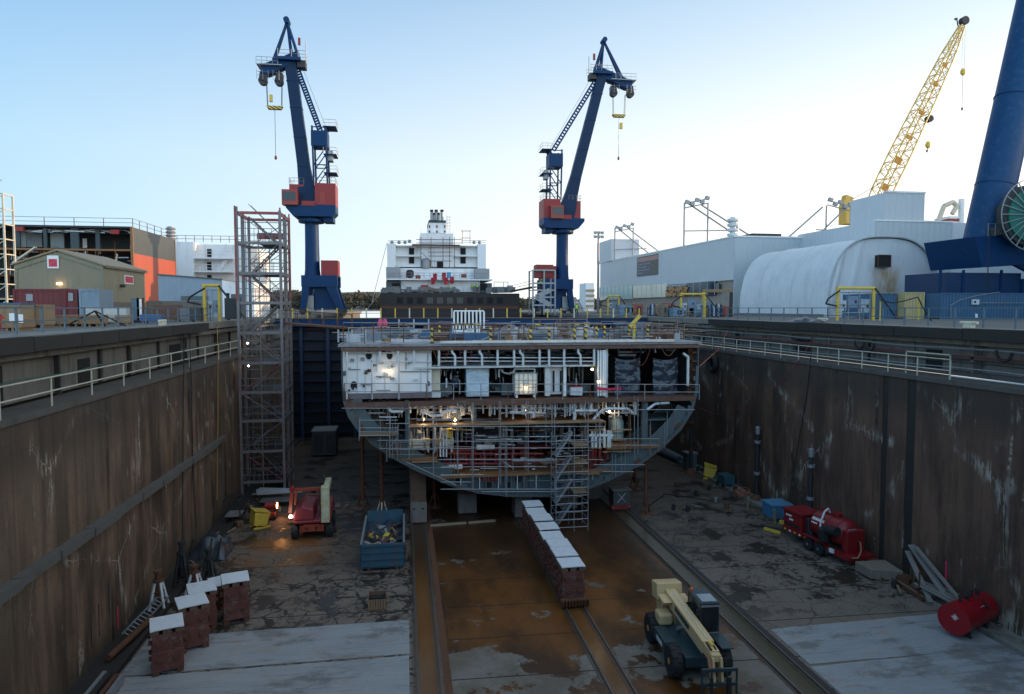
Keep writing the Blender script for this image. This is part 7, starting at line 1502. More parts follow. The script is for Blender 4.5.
def boom_lift():
    t = T('boom_lift', 'orange red boom lift on four wheels near the left access tower', 'boom lift', (-5.9,45.2,FZ), .03, local=True); M_o = mat('orange red machine paint', (.32,.05,.025), .45, dirt=(.12,.05,.03), amt=.4); M_r = mat('rose red hood', (.25,.035,.04), .45, dirt=(.1,.04,.03), amt=.3)
    for x in (-1.05,1.05):
        for y in (-1.2,1.2): tyre(t, (x,y,.48), .48, .38)
    m = MB(); m.box(-.75,-1.5,.42,.75,1.5,.85); m.build('chassis', M_o, t, bevel=.05); m = MB(); m.cb((0,-1.2,.48),(1.7,.16,.16)); m.cb((0,1.2,.48),(1.7,.16,.16)); m.build('axle', M_dsteel, t)
    m = MB(); m.prism([(-.55,-1.62,.5),(.55,-1.62,.5),(.5,-1.62,.95),(-.5,-1.62,.95)],(0,.1,0)); m.build('bumper', M_o, t)
    for x in (-.3,.3): m = MB(); m.tube((x,-1.7,.72),(x,-1.6,.72),.09,n=10); m.build('tow_eye', M_dsteel, t)
    m = MB(); m.tube((0,0,.85),(0,0,1.05),.5,n=20); m.build('turntable_ring', M_dsteel, t)
    m = MB(); m.box(-1.1,-1.7,1.05,1.15,1.3,1.22); m.build('turntable', M_r, t, bevel=.04)
    m = MB(); m.prism([(-1.1,-1.7,1.22),(.15,-1.7,1.22),(.15,-1.7,1.95),(-.55,-1.7,2.15),(-.95,-1.7,1.95),(-1.1,-1.7,1.6)],(0,2.7,0)); m.build('hood', M_r, t, bevel=.1)
    m = MB(); m.box(.85,-1.5,1.225,1.2,1.1,1.95); m.build('side_cover', M_r, t, bevel=.06)
    m = MB(); m.box(.62,-1.95,1.1,1.12,-1.35,3.35); k_ = m.build('boom_end_box', mat('cream boom box', (.50,.45,.27), .5, dirt=(.3,.22,.12), amt=.4), t, bevel=.03)
    m = MB(); m.box(.7,-1.965,1.4,1.04,-1.953,2.1); m.box(.7,-1.965,2.5,1.04,-1.953,3.1); m.build('panel', mat('pale boom panel', (.55,.52,.36), .5), k_)
    m = MB(); m.box(.7,-1.35,2.85,1.05,1.2,3.2); m.build('boom', mat('cream boom box', (.5,.45,.27)), t)
    m = MB(); m.bar((.7,-1.2,3.1),(-1.2,-.9,3.0),.16,.18); m.build('link_arm', M_o, t); m = MB(); m.bar((-1.2,-1,3.1),(-1.35,-1,1.6),.2,.3); m.bar((-.95,-1,3.0),(-1.05,-1,2.1),.14,.2); m.build('riser', M_o, t)
    m = MB(); m.tube((-1.2,-1.2,3.1),(-1.2,-.8,3.1),.16,n=12); m.build('pivot', M_red, t)
    m = MB(); m.pipe([(-.45,-.3,2.1),(-.45,-.3,2.5),(.35,-.3,2.5),(.35,-.3,2.1)],.04,6); m.bar((.4,-.5,1.2),(.55,-.5,2.4),.1,.3); m.build('guard_bar', M_o, t)
    c = Vector((-1.22,-1.72,1.55)); m = MB(); m.lathe([(.11,0),(.1,.06),(.02,.09)], c, (0,-1,0), n=12); h_ = m.build('lamp', emit('white machine lamp', (1,.93,.8), 14), t)
    w_ = t.matrix_world; p = Vector((-5.9,45.2,FZ))+Matrix.Rotation(.03,3,'Z')@(c+Vector((-.25,-.25,0))); lamp(p, 7, (1,.85,.65), .06)
boom_lift()
# glowing space heater and the small gear round it
t = T('space_heater', 'small orange heater glowing in the shadow left of the boom lift', 'heater', (-8.9,48.4,FZ)); c = Vector((-8.75,48.2,FZ+.95))
m = MB(); m.tube(c+Vector((-.75,0,0)),c,.28,n=18); m.build('barrel', M_red, t, smooth=True); m = MB(); m.tube(c,c+Vector((.02,0,0)),.20,n=16); m.build('burner', emit('flame glow', (1,.45,.12), 26), t)
m = MB(); m.box(c.x-.8,c.y-.25,FZ+.12,c.x-.1,c.y+.25,FZ+.5); m.build('fuel_tank', M_rpipe, t, bevel=.04)
for x in (-.7,-.15):
    m = MB(); m.bar((c.x+x,c.y,FZ+.5),(c.x+x,c.y,FZ+.8),.08); m.build('bracket', M_dsteel, t)
    for s_ in (-.3,.3): m = MB(); m.tube((c.x+x,c.y+s_-.04,FZ+.16),(c.x+x,c.y+s_+.04,FZ+.16),.16,n=12); m.build('wheel', M_rub, t)
lamp(c+Vector((.35,-.1,-.05)), 26, (1,.42,.12), .12, 'heater_glow'); 
def yellow_bin(x, y, rz, label):
    t = T('yellow_bin', label, 'bin', (x,y,FZ), rz, 'yellow tipping bins', local=True); m = MB(); m.prism([(-.5,-.5,.3),(.3,-.5,.15),(.6,-.5,.9),(-.4,-.5,1.15)],(0,1,0)); m.build('hopper', M_yel, t, bevel=.02)
    m = MB(); m.cb((.08,0,1.12),(1.05,1.05,.05),ry=.25); m.build('lid', M_yel, t)
    for s_ in (-.4,.4): m = MB(); m.box(-.5,s_-.06,0,.6,s_+.06,.12); m.bar((-.3,s_,.1),(-.2,s_,.5),.08); m.build('skid', M_yel, t)
yellow_bin(-9.6,46.6,.5,'yellow tipping bin by the left wall beside the glowing heater'); yellow_bin(25.6,54.2,-.4,'yellow tipping bin at the foot of the far right wall')
def frame_rack(x0,y0,x1,y1,h,label,M_=M_dsteel,z=FZ):
    t = T('steel_rack', label, 'rack', ((x0+x1)/2,(y0+y1)/2,z))
    for x in (x0,x1):
        for y in (y0,y1): m = MB(); m.bar((x,y,z),(x,y,z+h),.06); m.build('leg', M_, t)
    for k_ in (.3,.95):
        m = MB(); zz = z+h*k_; m.bar((x0,y0,zz),(x1,y0,zz),.05); m.bar((x0,y1,zz),(x1,y1,zz),.05); m.bar((x0,y0,zz),(x0,y1,zz),.05); m.bar((x1,y0,zz),(x1,y1,zz),.05); m.build('rail', M_, t)
    m = MB(); m.box(x0,y0,z+h*.3+.03,x1,y1,z+h*.3+.06); m.build('shelf', M_gsteel, t); return t
frame_rack(-12.0,47.4,-11.0,48.8,1.7,'dark steel rack at the foot of the left wall by the tall tower')
frame_rack(-10.6,51.5,-8.2,52.6,.9,'low dark rack of scaffold tubes before the tall tower'); r5 = random.Random(2)
for i in range(9): m = MB(); m.tube((-10.9+r5.uniform(-.2,.2),51.4+i*.13,FZ+.9+.03*i),(-7.8+r5.uniform(-.3,.3),51.5+i*.12,FZ+.95),.03,n=6); tag(m.build('scaffold_tube', M_gsteel, at=(-9.3,51.5+i*.13,FZ+.9)), 'loose scaffold tube lying on the low rack before the tall tower', 'tube', 'scaffold tubes on the low rack')
t = T('site_container', 'dark grey container at the foot of the dock gate left of the hull', 'container', (-8,69,FZ)); a = Z0 = None; x0, x1 = AY(312,450,68).x, AY(336,450,68).x
m = MB(); m.box(x0,68,FZ+.15,x1,70.4,FZ+2.5); m.build('wall', mat('dark container grey', (.05,.055,.06), .6), t, bevel=.03); m = MB(); m.box(x0-.03,67.95,FZ+2.5,x1+.03,70.45,FZ+2.62); m.build('roof', M_gsteel, t)
for i in range(2): m = MB(); m.box(x0+.2+i*(x1-x0)/2,67.96,FZ+.4,x0+.1+(i+.85)*(x1-x0)/2,67.997,FZ+2.2); m.build('door', M_dsteel, t)
for a, b, lb in (((1.6,44.9),(4.0,45.1),'pale timber baulk on the wet floor before the hull, left one'),((4.15,45.1),(6.0,45.3),'pale timber baulk on the wet floor before the hull, right one')):
    m = MB(); m.bar((a[0],a[1],FZ+.08),(b[0],b[1],FZ+.08),.14); tag(m.build('timber_baulk', mat('pale timber', (.30,.22,.14), .8), at=(a[0],a[1],FZ)), lb, 'timber')
# telehandler
def telehandler():
    t = T('telehandler', 'cream and dark blue telehandler facing the camera beside the right rails', 'telehandler', (11.45,26.2,FZ), -.06, local=True)
    M_c = mat('cream machine paint', (.60,.42,.21), .45, 0, var=.08, scale=1, dirt=(.30,.2,.12), amt=.35, ds=1.5); M_n = mat('dark teal machine paint', (.026,.052,.062), .45, .1, dirt=(.08,.07,.06), amt=.5)
    M_rimy = mat('ochre rim', (.45,.25,.07), .5, dirt=(.15,.1,.05), amt=.5)
    for x in (-.98,.98):
        for y in (-1.4,1.4): tyre(t, (x,y,.62), .62, .42, rim=M_rimy)
    m = MB(); m.box(-.7,-1.9,.55,.7,2.1,1.0); m.build('chassis', M_n, t, bevel=.05)
    m = MB(); m.cb((0,-1.4,.6),(1.6,.2,.22)); m.cb((0,1.4,.6),(1.6,.2,.22)); m.build('axle', M_dsteel, t)
    m = MB(); m.prism([(-1.15,-.75,.55),(-1.15,.75,.55),(-1.15,.7,1.05),(-1.15,-.7,1.05)],(.5,0,0)); m.build('side_tank', M_n, t, bevel=.04)
    m = MB(); m.box(-1.16,-.45,.7,-1.152,.3,.88); m.build('side_marking', M_wpipe, t)
    for y in (-1.4,1.4): 
        m = MB(); m.box(.72,y-.6,1.28,1.2,y+.6,1.33); m.build('mudguard', M_n, t)
    # cab on the +x side
    m = MB(); m.box(.32,-.75,.9,1.12,.75,1.35); m.build('cab_base', M_n, t, bevel=.04)
    for x in (.36,1.08):
        for y in (-.72,.2,.72): m = MB(); m.bar((x,y,1.3),(x,y*.93,2.5),.07); m.build('cab_pillar', M_n, t)
    m = MB(); m.box(.30,-.75,2.5,1.14,.75,2.6); m.build('cab_roof', M_n, t, bevel=.04); m = MB(); m.box(.4,-.7,2.603,1.04,.05,2.64); m.build('roof_window', mat('dusty roof glass', (.16,.20,.22), .15), t, bevel=.02); m = MB()
    m.box(.37,-.74,1.35,1.07,-.73,2.48); m.build('windscreen', mat('dusty cab glass', (.012,.014,.015), .32, bump=0), t); m = MB(); m.bar((.72,-.76,1.4),(.95,-.76,1.9),.02,.02); m.build('wiper', M_rub, t); m = MB(); m.box(.34,-.77,1.33,1.1,-.75,1.38); m.box(.34,-.77,2.42,1.1,-.75,2.5); m.build('window_frame', M_gsteel, t); m = MB(); m.box(1.075,-.68,1.35,1.085,.68,2.48); m.build('side_window', M_glass, t); m = MB(); m.box(.345,-.68,1.5,.355,.68,2.48); m.build('side_window', M_glass, t)
    m = MB(); m.box(.5,.1,1.35,.95,.55,1.9); m.build('seat', M_rub, t); m = MB(); m.lathe([(.07,0),(.07,.1),(.03,.14)], (.4,.5,2.6), n=10); m.build('beacon', mat('orange beacon', (.8,.15,.02), .4), t)
    m = MB(); m.bar((.36,-.85,2.35),(.2,-.95,2.35),.03); m.cb((.12,-.95,2.3),(.1,.06,.25)); m.build('mirror', M_rub, t)
    # boom from the raised rear pivot to the front, drooping nose
    B = lambda y, z: Vector((-.22+(2-y)*.07,y,z)); r0, r1 = B(1.95,2.08), B(-2.2,1.52); d = (r1-r0).normalized()
    m = MB(); m.bar(r0, r1, .48, .52); m.build('outer_boom', M_c, t, bevel=.03); m = MB(); m.bar(r1-d*.2, r1+d*.55, .38, .42); m.build('inner_boom', M_c, t, bevel=.02)
    m = MB(); m.cb(r0+d*.1+Vector((0,0,.05)),(1.15,.75,.72),rx=-.16); m.build('boom_tail', M_c, t, bevel=.05)
    m = MB(); m.bar(r0+d*.75+Vector((.02,0,.275)), r1-d*.1+Vector((.02,0,.275)), .05, .03); m.build('top_rail', M_cream, t); m = MB(); m.prism([r0+d*1.1+Vector((-.60,0,-.1)),r0+d*1.3+Vector((-.60,0,.12)),r0+d*.6+Vector((-.60,0,.12))],(1.2,0,0)); m.build('pivot_plate', M_c, t)
    for x in (-.42,-.02):
        m = MB(); m.prism([(x-.16,.9,1.0),(x-.16,2.1,1.0),(x-.16,2.2,1.9),(x-.16,1.8,1.9)],(.05,0,0)); m.build('mast_plate', M_c, t)
    m = MB(); m.cb((-.62,1.0,1.28),(.62,.7,.5)); m.build('counter_tank', M_c, t, bevel=.1); m = MB(); m.tube((-.22,.3,1.05),(-.12,-.6,1.6),.09,n=12); m.build('lift_ram', M_gsteel, t)
    m = MB(); m.bar(r0+d*1.6+Vector((-.255,0,.06)), r0+d*3.0+Vector((-.255,0,.06)), .012, .2); m.build('boom_marking', M_n, t)
    nose = r1+d*.5; m = MB(); m.prism([nose+Vector((-.2,.25,.2)),nose+Vector((-.2,-.35,.05)),nose+Vector((-.2,-.55,-.9)),nose+Vector((-.2,-.25,-.9)),nose+Vector((-.2,.1,-.25))],(.09,0,0)); m.build('nose_plate', M_c, t); 
    m = MB(); m.prism([nose+Vector((.11,.25,.2)),nose+Vector((.11,-.35,.05)),nose+Vector((.11,-.55,-.9)),nose+Vector((.11,-.25,-.9)),nose+Vector((.11,.1,-.25))],(.09,0,0)); m.build('nose_plate', M_c, t)
    m = MB(); m.box(nose.x-.18,nose.y-.3,nose.z-.12,nose.x+.18,nose.y+.2,nose.z+.16); m.build('nose_head', M_c, t, bevel=.03)
    m = MB(); m.tube(nose+Vector((-.12,.5,.26)),nose+Vector((-.12,-.05,.22)),.05,n=8); m.tube(nose+Vector((.1,.6,.3)),nose+Vector((.08,0,.2)),.04,n=8); m.build('hydraulic_line', M_rub, t); m = MB(); m.cb(nose+Vector((.02,.35,.28)),(.14,.3,.08)); m.build('yellow_valve', M_yel, t)
    m = MB(); m.pipe([nose+Vector((-.28,-.1,.15)),nose+Vector((-.30,-.5,-.3)),nose+Vector((-.27,-.62,-1.0))],.022,6); m.build('orange_hose', mat('orange hose', (.5,.12,.03), .5), t)
    cx, cy, cz = nose.x, nose.y-.58, nose.z-.80
    m = MB()
    for z in (cz-.5,cz,cz+.55): m.cb((cx,cy,z),(1.35,.09,.11))
    for x in (-.66,-.3,.3,.66): m.cb((cx+x,cy+.02,cz+.03),(.06,.05,1.1))
    m.build('fork_carriage', M_n, t)
    for x in (-.35,.35): m = MB(); m.cb((cx+x,cy-.1,cz-.1),(.12,.05,.8)); m.cb((cx+x,cy-.62,cz-.5),(.12,1.1,.05)); m.build('fork', M_dsteel, t)
telehandler()
# red vacuum trailer by the right wall
def trailer():
    a, b = Vector((24.55,39.3,FZ)), Vector((25.15,34.6,FZ)); d = b-a; L_ = 5.6; rz = math.atan2(d.y, d.x)
    t = T('vacuum_trailer', 'red tank trailer with engine box and white lettering by the right wall', 'trailer', tuple((a+b)/2), rz, local=True); M_t = mat('bright red trailer paint', (.22,.012,.014), .4, dirt=(.12,.03,.02), amt=.4)
    for y in (-.8,.8): m = MB(); m.box(-2.7,y-.07,.5,2.3,y+.07,.7); m.build('frame_rail', M_t, t)
    m = MB(); m.box(1.7,-.95,.4,3.0,.95,.5); m.prism([(2.3,-.9,.5),(3.0,-.9,.5),(3.0,-.9,.62),(2.3,-.9,.62)],(0,1.8,0)); m.build('tail_platform', M_t, t)
    m = MB(); m.box(-2.75,-.75,.7,-1.1,.75,1.75); e_ = m.build('engine_box', M_t, t, bevel=.05); m = MB(); m.box(-2.85,-.85,1.75,-1.0,.85,1.85); m.build('engine_lid', M_t, e_); m = MB(); m.box(-2.6,-.775,.85,-1.3,-.752,1.05); m.build('grille', M_dark, e_)
    for x, w_ in ((-2.5,.5),(-2.2,.35)): m = MB(); m.box(x,-.78,1.45-.22*(x>-2.4),x+w_,-.753,1.55-.22*(x>-2.4)); m.build('lettering', M_white, e_)
    m = MB(); m.lathe([(.05,-1.5),(.5,-1.42),(.76,-1.2),(.80,-1.0),(.80,.9),(.76,1.1),(.5,1.35),(.05,1.42)], (.85,0,1.55), (1,0,0), n=32); tk = m.build('tank', M_t, t, smooth=True)
    for x in (-.1,.9,1.7): m = MB(); m.lathe([(.815,0),(.815,.07)], (x,0,1.55), (1,0,0), n=32); m.build('band', M_t, tk)
    r_ = random.Random(3)
    for row, z in ((0,1.95),(1,1.72)):
        x = -.15
        for i in range(7 if row == 0 else 5):
            w_ = (.11 if row == 0 else .07)*r_.uniform(.8,1.2); h = .16 if row == 0 else .08; ang = math.asin(min(1,(z-1.55)/.80)); y = -.80*math.cos(ang)
            m = MB(); m.cb((x,y-.012,z),(w_,.015,h),rx=-ang); m.cb((x+w_*.3,y-.012,z+h*.35),(w_*.5,.016,h*.25),rx=-ang); m.build('lettering', M_white, tk); x += w_*1.35
    for x in (.2,1.0): m = MB(); m.lathe([(.25,0),(.25,.15),(.3,.16),(.3,.22)], (x,0,2.3), n=16); m.build('hatch', M_t, t)
    m = MB(); m.pipe([(.55,-.1,2.4),(.55,-.25,2.65),(.6,-.55,2.5),(.65,-.85,1.9),(.7,-.95,1.3)],.06,8); m.build('white_hose', M_wpipe, t, smooth=True)
    m = MB(); m.lathe([(.05,0),(.3,.1),(.36,.5),(.36,.8),(.2,.9)], (1.15,-1.0,.9), n=16); m.build('filter_drum', M_rub, t, smooth=True); m = MB(); m.tube((1.3,-1.0,1.7),(2.1,-.95,1.8),.28,n=14); m.build('suction_duct', M_rub, t, smooth=True)
    m = MB(); m.box(-.95,-.6,.72,-.35,.6,1.7); m.build('pump', M_dsteel, t, bevel=.05); m = MB(); m.pipe([(-.6,-.65,1.6),(-.3,-.85,1.1),(.1,-.85,.8)],.05,6); m.build('hose', M_rub, t)
    for x in (-.15,.75):
        for y in (-.98,.98): tyre(t, (x,y,.38), .38, .24, ax=(0,1,0))
    m = MB(); m.box(-.7,-1.12,.82,1.3,-.84,.87); m.build('mudguard', M_t, t); m = MB(); m.cb((1.75,-1.0,.62),(.3,.1,.22)); m.build('tail_lamp', M_white, t)
    for i in range(5): m = MB(); m.cb((-2.4+i*.45,-.9,.6),(.15,.02,.1)); m.build('reflector', M_white if i%2 else M_yel, t)
    m = MB(); m.bar((-2.7,0,.6),(-3.6,0,.5),.12); m.build('drawbar', M_t, t)
    m = MB(); m.pipe([(2.2,.3,1.2),(2.7,.1,1.3),(3.1,-.2,1.0),(3.2,-.5,.65),(2.9,-.8,.55),(2.5,-.7,.55)],.04,6); m.build('brown_hose', mat('brown hose', (.3,.16,.1), .6), t, smooth=True)
    for z in (1.2,1.6,1.9): m = MB(); m.cb((2.3,-.1,z),(.12,.5,.08)); m.build('valve', M_gsteel, t)
    m = MB(); m.box(2.05,-.6,.5,2.5,.6,1.9); m.build('rear_cabinet', M_t, t, bevel=.06)
trailer()
# red cylindrical tank
def red_tank():
    a, b = Vector((23.7,25.85,FZ+.86)), Vector((26.05,26.85,FZ+.86)); ax = (b-a).normalized(); L_ = (b-a).length
    t = T('fuel_tank', 'bright red cylindrical tank lying on the pale slab near the right wall', 'tank', tuple((a+b)/2)); M_t = mat('glossy tank red', (.30,.005,.012), .35, 0, var=.1, scale=1, dirt=(.16,.02,.02), amt=.3)
    m = MB(); m.lathe([(.62,0),(.66,.03),(.66,L_-.03),(.62,L_)], a, ax, n=40); s_ = m.build('shell', M_t, t, smooth=True)
    m = MB(); m.lathe([(.672,-.02),(.672,.03)], a, ax, n=40); m.build('end_rim', M_t, s_); m = MB(); m.lathe([(.672,L_-.03),(.672,L_+.02)], a, ax, n=40); m.build('end_rim', M_t, s_)
    u = Vector((0,0,1)).cross(ax).normalized(); cc = a-ax*.015+Vector((0,0,.12))-u*.05
    m = MB()
    for k_ in range(4): ang = k_*math.pi/4; m.cb(cc, (.012,.30-.06*(k_%2),.035), rz=math.atan2(ax.y,ax.x), rx=ang)
    m.build('white_star_mark', M_white, s_)
    for f, dx in ((.55,.4),): m = MB(); p = a+ax*L_*f-u*.0; n = (-u*.75+Vector((0,0,.66))).normalized(); q = p+n*.665; m.cb(q,(.22,.02,.16),rz=math.atan2(ax.y,ax.x),rx=.85); m.build('placard', M_wpipe, s_)
    for f, r_, h in ((.2,.06,.25),(.42,.1,.18),(.6,.05,.3),(.8,.09,.2)): m = MB(); p = a+ax*L_*f+Vector((0,0,.64)); m.tube(p,p+Vector((0,0,h)),r_,n=12); m.tube(p+Vector((0,0,h)),p+Vector((0,0,h+.06)),r_*1.5,n=12); m.build('fitting', M_dsteel, t)
    m = MB(); m.pipe([a+ax*L_*.42+Vector((0,0,.95)),a+ax*L_*.5-u*.45+Vector((0,0,.75)),a+ax*L_*.62-u*.70+Vector((0,0,.35)),a+ax*L_*.75-u*.3+Vector((0,0,.75))],.025,6); m.build('hose', M_rub, t)
    for f in (.2,.8): m = MB(); p = a+ax*L_*f; m.prism([p-u*.5+Vector((0,0,-.80)),p+u*.5+Vector((0,0,-.80)),p+u*.38+Vector((0,0,-.5)),p-u*.38+Vector((0,0,-.5))], ax*.1); m.build('saddle', M_dsteel, t)
red_tank()
t = T('concrete_plinth', 'pale stained concrete block lying on the floor between the trailer and planks', 'concrete block', (25.0,32.6,FZ)); q_ = [AZ(x,y,FZ+.6) for x,y in ((855,561),(885,559.5),(903.5,571.5),(871,569.5))]; m = MB(); m.prism([p-Vector((0,0,.52)) for p in q_], (0,0,.52)); m.build('block', mat('mossy pale concrete', (.20,.165,.125), .85, dirt=(.09,.10,.06), amt=.6, streak=True), t, bevel=.04)
for i_ in (0,3): m = MB(); p_ = q_[i_].lerp(q_[(1,0,0,2)[i_]], .1 if i_ == 0 else .1); m.cb((p_.x+.35,p_.y-.1,FZ+.04),(.5,.2,.08)); m.build('bearer', M_kw, t)
t = T('pipe_bundle', 'long bundle of rusty bars along the foot of the right wall behind the trailer', 'bars', (26,33,FZ)); r6 = random.Random(6)
for i in range(9): m = MB(); z = FZ+.28+.11*(i//5); x = 25.55+(i%5)*.17; m.bar((x+r6.uniform(-.05,.05),38.2+r6.uniform(-1,.5),z),(x+.1+r6.uniform(-.1,.1),31.2+r6.uniform(-.6,.6),z),.1); m.build('bar', M_rust, t)
t = T('pipe_bundle', 'short bundle of rusty bars right of the concrete block', 'bars', (25.6,30.5,FZ))
for i in range(6): m = MB(); z = FZ+.08+.11*(i//3); x = 25.0+(i%3)*.17; m.bar((x+.4,31.9+r6.uniform(-.3,.2),z),(x+.2,29.1+r6.uniform(-.3,.3),z),.1); m.build('bar', M_rust, t)
t = T('leaning_planks', 'grey planks leaning in a cross against the right wall behind the red tank', 'planks', (26,29.5,FZ)); M_gp = mat('silver grey plank', (.21,.19,.17), .8, var=.3, scale=4, dirt=(.08,.06,.05), amt=.5, bump=.3)
for a, b, w_ in (((26.35,31.7,FZ+2.0),(25.7,28.0,FZ+.25),.34),((26.3,31.9,FZ+1.6),(25.2,28.9,FZ+.2),.25),((26.2,31.2,FZ+2.1),(25.9,27.7,FZ+.55),.2)): m = MB(); m.bar(a,b,w_,.07); m.build('plank', M_gp, t)
t = T('plank_stack', 'stack of pale scaffold planks on trestles behind the red tank', 'planks', (26,28,FZ))
for i in range(6): m = MB(); x = 25.35+.17*i; m.bar((x,30.2-.2*(i%3),FZ+.62+.05*(i%2)),(x+.1,26.9+.15*(i%2),FZ+.62+.05*(i%2)),.15,.06); m.build('plank', M_gp, t)
for y in (27.3,29.8):
    for x in (25.3,26.4): m = MB(); m.bar((x,y,FZ),(x,y,FZ+1.35 if x < 26 else FZ+1.0),.06); m.build('stake', M_rust, t)
    m = MB(); m.bar((25.2,y,FZ+.5),(26.45,y,FZ+.5),.08); m.build('trestle', M_dsteel, t)
t = T('chain_heap', 'heap of dark chain and fittings by the right wall behind the tank', 'chain', (26.2,26.6,FZ)); r7 = random.Random(12)
for i in range(26):
    c = Vector((26.0+r7.uniform(-.35,.35),26.8+r7.uniform(-.9,.9),FZ+.3+r7.uniform(0,.35))); m = MB(); e1 = Vector((r7.uniform(-1,1),r7.uniform(-1,1),r7.uniform(-.5,.5))).normalized(); e2 = e1.orthogonal().normalized(); m.pipe([c+e1*.14*math.cos(a*math.pi/4)+e2*.08*math.sin(a*math.pi/4) for a in range(9)],.025,5); m.build('link', M_dsteel, t)
t = T('blue_skip_box', 'blue lidded crate with hoses by the right wall behind the trailer', 'crate', (25.6,43.2,FZ)); m = MB(); m.box(24.7,42.5,FZ+.1,26.1,43.9,FZ+1.0); m.build('box', mat('blue plastic crate', (.05,.17,.30), .5), t, bevel=.04); m = MB(); m.box(24.62,42.42,FZ+1.0,26.18,43.98,FZ+1.1); m.build('lid', mat('blue crate lid', (.09,.24,.38), .5), t)
m = MB(); m.box(24.8,42.5,FZ,25.0,43.9,FZ+.1); m.box(25.8,42.5,FZ,26.0,43.9,FZ+.1); m.build('foot', M_wood, t)
for i, (x, y, lb) in enumerate(((24.5,41.9,'short timber stake before the blue lidded crate'),(25.1,41.4,'timber stake right of the blue lidded crate'),(24.3,45.2,'timber stake between the hose coil and blue crate'))): m = MB(); m.bar((x,y,FZ),(x,y,FZ+1.0),.12); tag(m.build('timber_stake', M_wood, at=(x,y,FZ)), lb, 'stake')
m = MB(); m.bar((23.2,40.9,FZ+.08),(23.75,39.9,FZ+.08),.16); tag(m.build('yellow_bar', M_yel, at=(23.5,40.4,FZ)), 'yellow bar on the floor in front of the red trailer', 'bar')
m = MB(); m.bar((24.9,42.0,FZ+.1),(25.5,41.6,FZ+.1),.3,.2); tag(m.build('yellow_case', M_yel, at=(25.2,41.8,FZ)), 'small yellow case on the floor by the blue lidded crate', 'case')
t = T('hose_coil', 'tangle of orange red hose at the foot of the right wall', 'hose', (25.3,48,FZ)); 
for k_ in range(3): m = MB(); m.pipe([(25.3+.5*math.cos(a*.5+k_)*(1+.1*k_),48+.7*math.sin(a*.5+k_),FZ+.15+.12*k_+.35*abs(math.sin(a*.5))) for a in range(14)],.035,5); m.build('hose', mat('orange red hose', (.35,.07,.03), .6), t)
t = T('grey_cabinet', 'grey green cabinet with a pale top at the foot of the far right wall', 'cabinet', (25.4,57.5,FZ)); m = MB(); m.box(24.8,57,FZ+.1,25.7,58,FZ+1.5); m.build('body', M_prim, t); m = MB(); m.box(24.7,56.9,FZ+1.5,25.8,58.1,FZ+1.6); m.build('top', M_gsteel, t)
for x in (24.85,25.5): m = MB(); m.box(x,57,FZ,x+.15,58,FZ+.1); m.build('foot', M_dsteel, t)
t = T('wall_cart', 'teal steel cart against the right wall near the yellow bin', 'cart', (25.8,51.5,FZ)); m = MB(); m.box(25.3,50.8,FZ+.3,26.2,52.2,FZ+1.0); m.build('body', mat('teal cart', (.03,.09,.11), .5), t, bevel=.04)
for y in (51,52): m = MB(); m.tube((25.25,y,FZ+.2),(25.35,y,FZ+.2),.2,n=12); m.build('wheel', M_rub, t)
m = MB(); m.tube((25.3,60,FZ+.35),(23.9,72,FZ+.35),.3,n=12); tag(m.build('blue_pipe', mat('blue grey pipe', (.06,.09,.12), .5), smooth=True, at=(24.6,66,FZ)), 'long blue grey pipe lying along the far right wall', 'pipe')
# tyre fender, hoses and cables hanging on the walls
t = T('tyre_fender', 'black tyre fender hung on the right wall beside the hull', 'tyre', (26.3,56,-4.2)); c = Vector((26.35,AX(713,363,26.4).y,AX(713,363,26.4).z)); m = MB(); R_, r_ = .62, .24
m.grid(lambda u,v: c+Vector((-r_*math.sin(2*math.pi*v), (R_+r_*math.cos(2*math.pi*v))*math.cos(2*math.pi*u), (R_+r_*math.cos(2*math.pi*v))*math.sin(2*math.pi*u))), 28, 10); m.build('tyre', M_rub, t, smooth=True); m = MB(); m.tube(c+Vector((0,0,.6)),c+Vector((.1,0,1.6)),.03,n=5); m.build('hanger', M_dsteel, t)
def cable(pts, r, M_, name, label, cat='hose', sag=0., n=14):
    P = []
    for a, b in zip(pts, pts[1:]):
        for i in range(n): f = i/n; P.append(Vector(a).lerp(Vector(b), f)-Vector((0,0,sag*4*f*(1-f))))
    P.append(Vector(pts[-1])); m = MB(); m.pipe(P, r, 6); return tag(m.build(name, M_, smooth=True, at=P[0]), label, cat)
M_redh = mat('dull red hose', (.22,.03,.025), .6)
wr_ = lambda px, py, x=26.5: tuple(AX(px,py,x))
cable([wr_(812,338,28.3),wr_(811,356,26.55),wr_(806,400,26.52),wr_(797,450,26.45),wr_(789,500,26.0)], .035, M_rub, 'hanging_hose', 'black hose hanging down the right wall to the blue crate', sag=.0)
cable([wr_(815,335,28.3),wr_(800,360,26.5),wr_(775,388,26.3),wr_(745,408,26.0),wr_(715,414,25.6),(H(700,408).x,HY+.2,H(700,408).z)], .022, M_redh, 'hanging_hose', 'thin red hose slung from the right wall to the hull')
cable([wr_(728,330,27.6),wr_(718,350,26.5),(H(700,366).x,HY,H(700,366).z)], .025, mat('orange hose', (.5,.12,.03)), 'hanging_hose', 'orange brown hose slung from the gallery to the hull edge')
wl_ = lambda px, py, x=-12.5: tuple(AX(px,py,x))
cable([wl_(184,335,-13.9),wl_(184,352,-12.52),wl_(183,420),wl_(183,470),wl_(182,540,-12.3)], .03, M_rub, 'hanging_cable', 'black cable hanging down the left wall, left of two', 'cable')
cable([wl_(190,335,-13.9),wl_(190,352,-12.52),wl_(192,420),wl_(193,480),wl_(196,528,-12.3)], .03, M_rub, 'hanging_cable', 'black cable hanging down the left wall, right of two', 'cable')
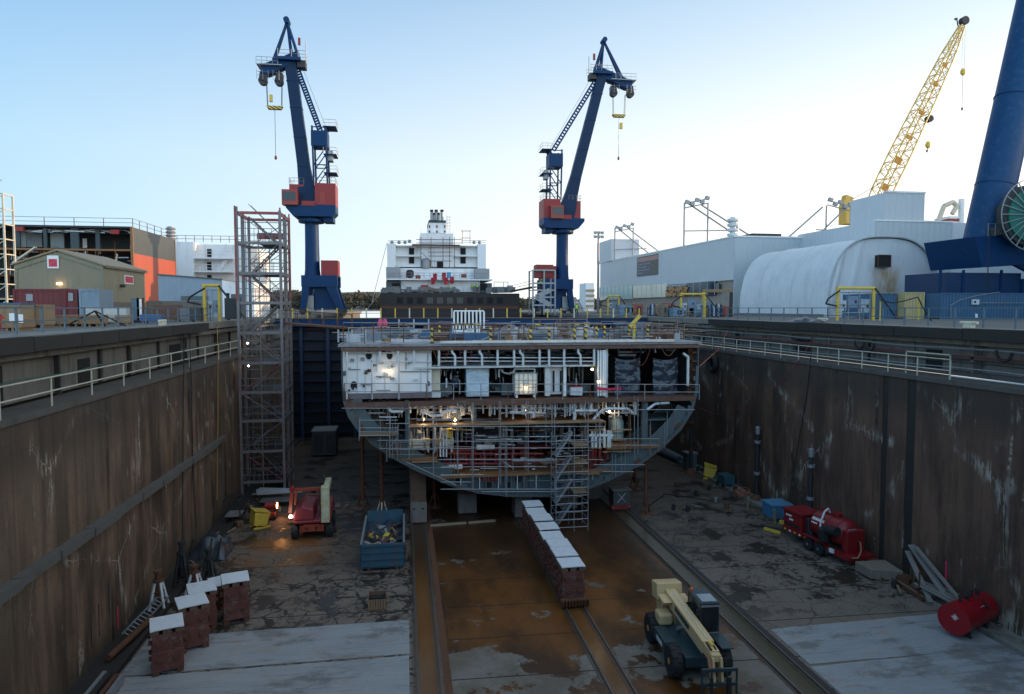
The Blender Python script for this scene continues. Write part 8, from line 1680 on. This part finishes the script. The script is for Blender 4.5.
cable([wl_(217,322,-13.9),wl_(218,348,-12.52),wl_(218,410),wl_(217,500,-12.4)], .03, mat('ochre hose', (.28,.17,.04), .6), 'hanging_hose', 'ochre hose hanging down the left wall by the tall tower')
cable([(25.5,45,FZ+.1),(20,50,FZ+.05),(17.5,47,FZ+.05)], .03, M_rub, 'floor_hose', 'black hose lying across the right floor toward the hull', sag=.0)
for i, (px, py, M_) in enumerate(((860,341,M_rub),(870,343,M_rub),(1005,351,M_rub))): 
    c = AX(px,py,28.3); m = MB(); m.pipe([c+Vector((-.05,.45*math.cos(a*.5),.0-.5*math.sin(a*.5))) for a in range(7)],.07,8); tag(m.build('hose_loop', M_, smooth=True, at=c), ('left','middle','rightmost')[i]+' of three black hose loops hung below the right coping', 'hose')
# scattered debris
r8 = random.Random(33); zones = ((-11.9,-10.6,34,56,34,'beside the left wall'),(24.6,26.0,30,60,44,'beside the right wall'),(-9,-3,44,60,14,'behind the boom lift'),(16,24,45,70,16,'on the far right floor'))
db = []
for x0,x1,y0,y1,n,wh in zones:
    for i in range(n):
        x, y = r8.uniform(x0,x1), r8.uniform(y0,y1); m = MB(); kk = r8.random()
        if kk < .45: m.bar((x,y,FZ+.16),(x+r8.uniform(-.5,.5),y+r8.uniform(-1,1),FZ+.2),r8.uniform(.04,.1)); nm, M_ = 'loose_batten', r8.choice((M_wood,M_kw,M_rust,M_gsteel))
        elif kk < .8: m.cb((x,y,FZ+.2),(r8.uniform(.15,.5),r8.uniform(.15,.5),r8.uniform(.1,.4)),rz=r8.uniform(0,3)); nm, M_ = 'scrap_block', r8.choice((M_kw,M_crib,M_dsteel,M_gsteel,M_rust))
        else: m.lathe([(.14,0),(.15,.02),(.15,.34),(.13,.36)],(x,y,FZ+.05),n=12); nm, M_ = 'bucket', r8.choice((M_gsteel,M_dsteel,M_dsteel,M_rpipe))
        tag(m.build(nm, M_, at=(x,y,FZ)), '%s lying among the litter %s' % (nm.replace('_',' '), wh), 'litter', 'litter %s (%s)' % (wh, nm.replace('_',' ')))
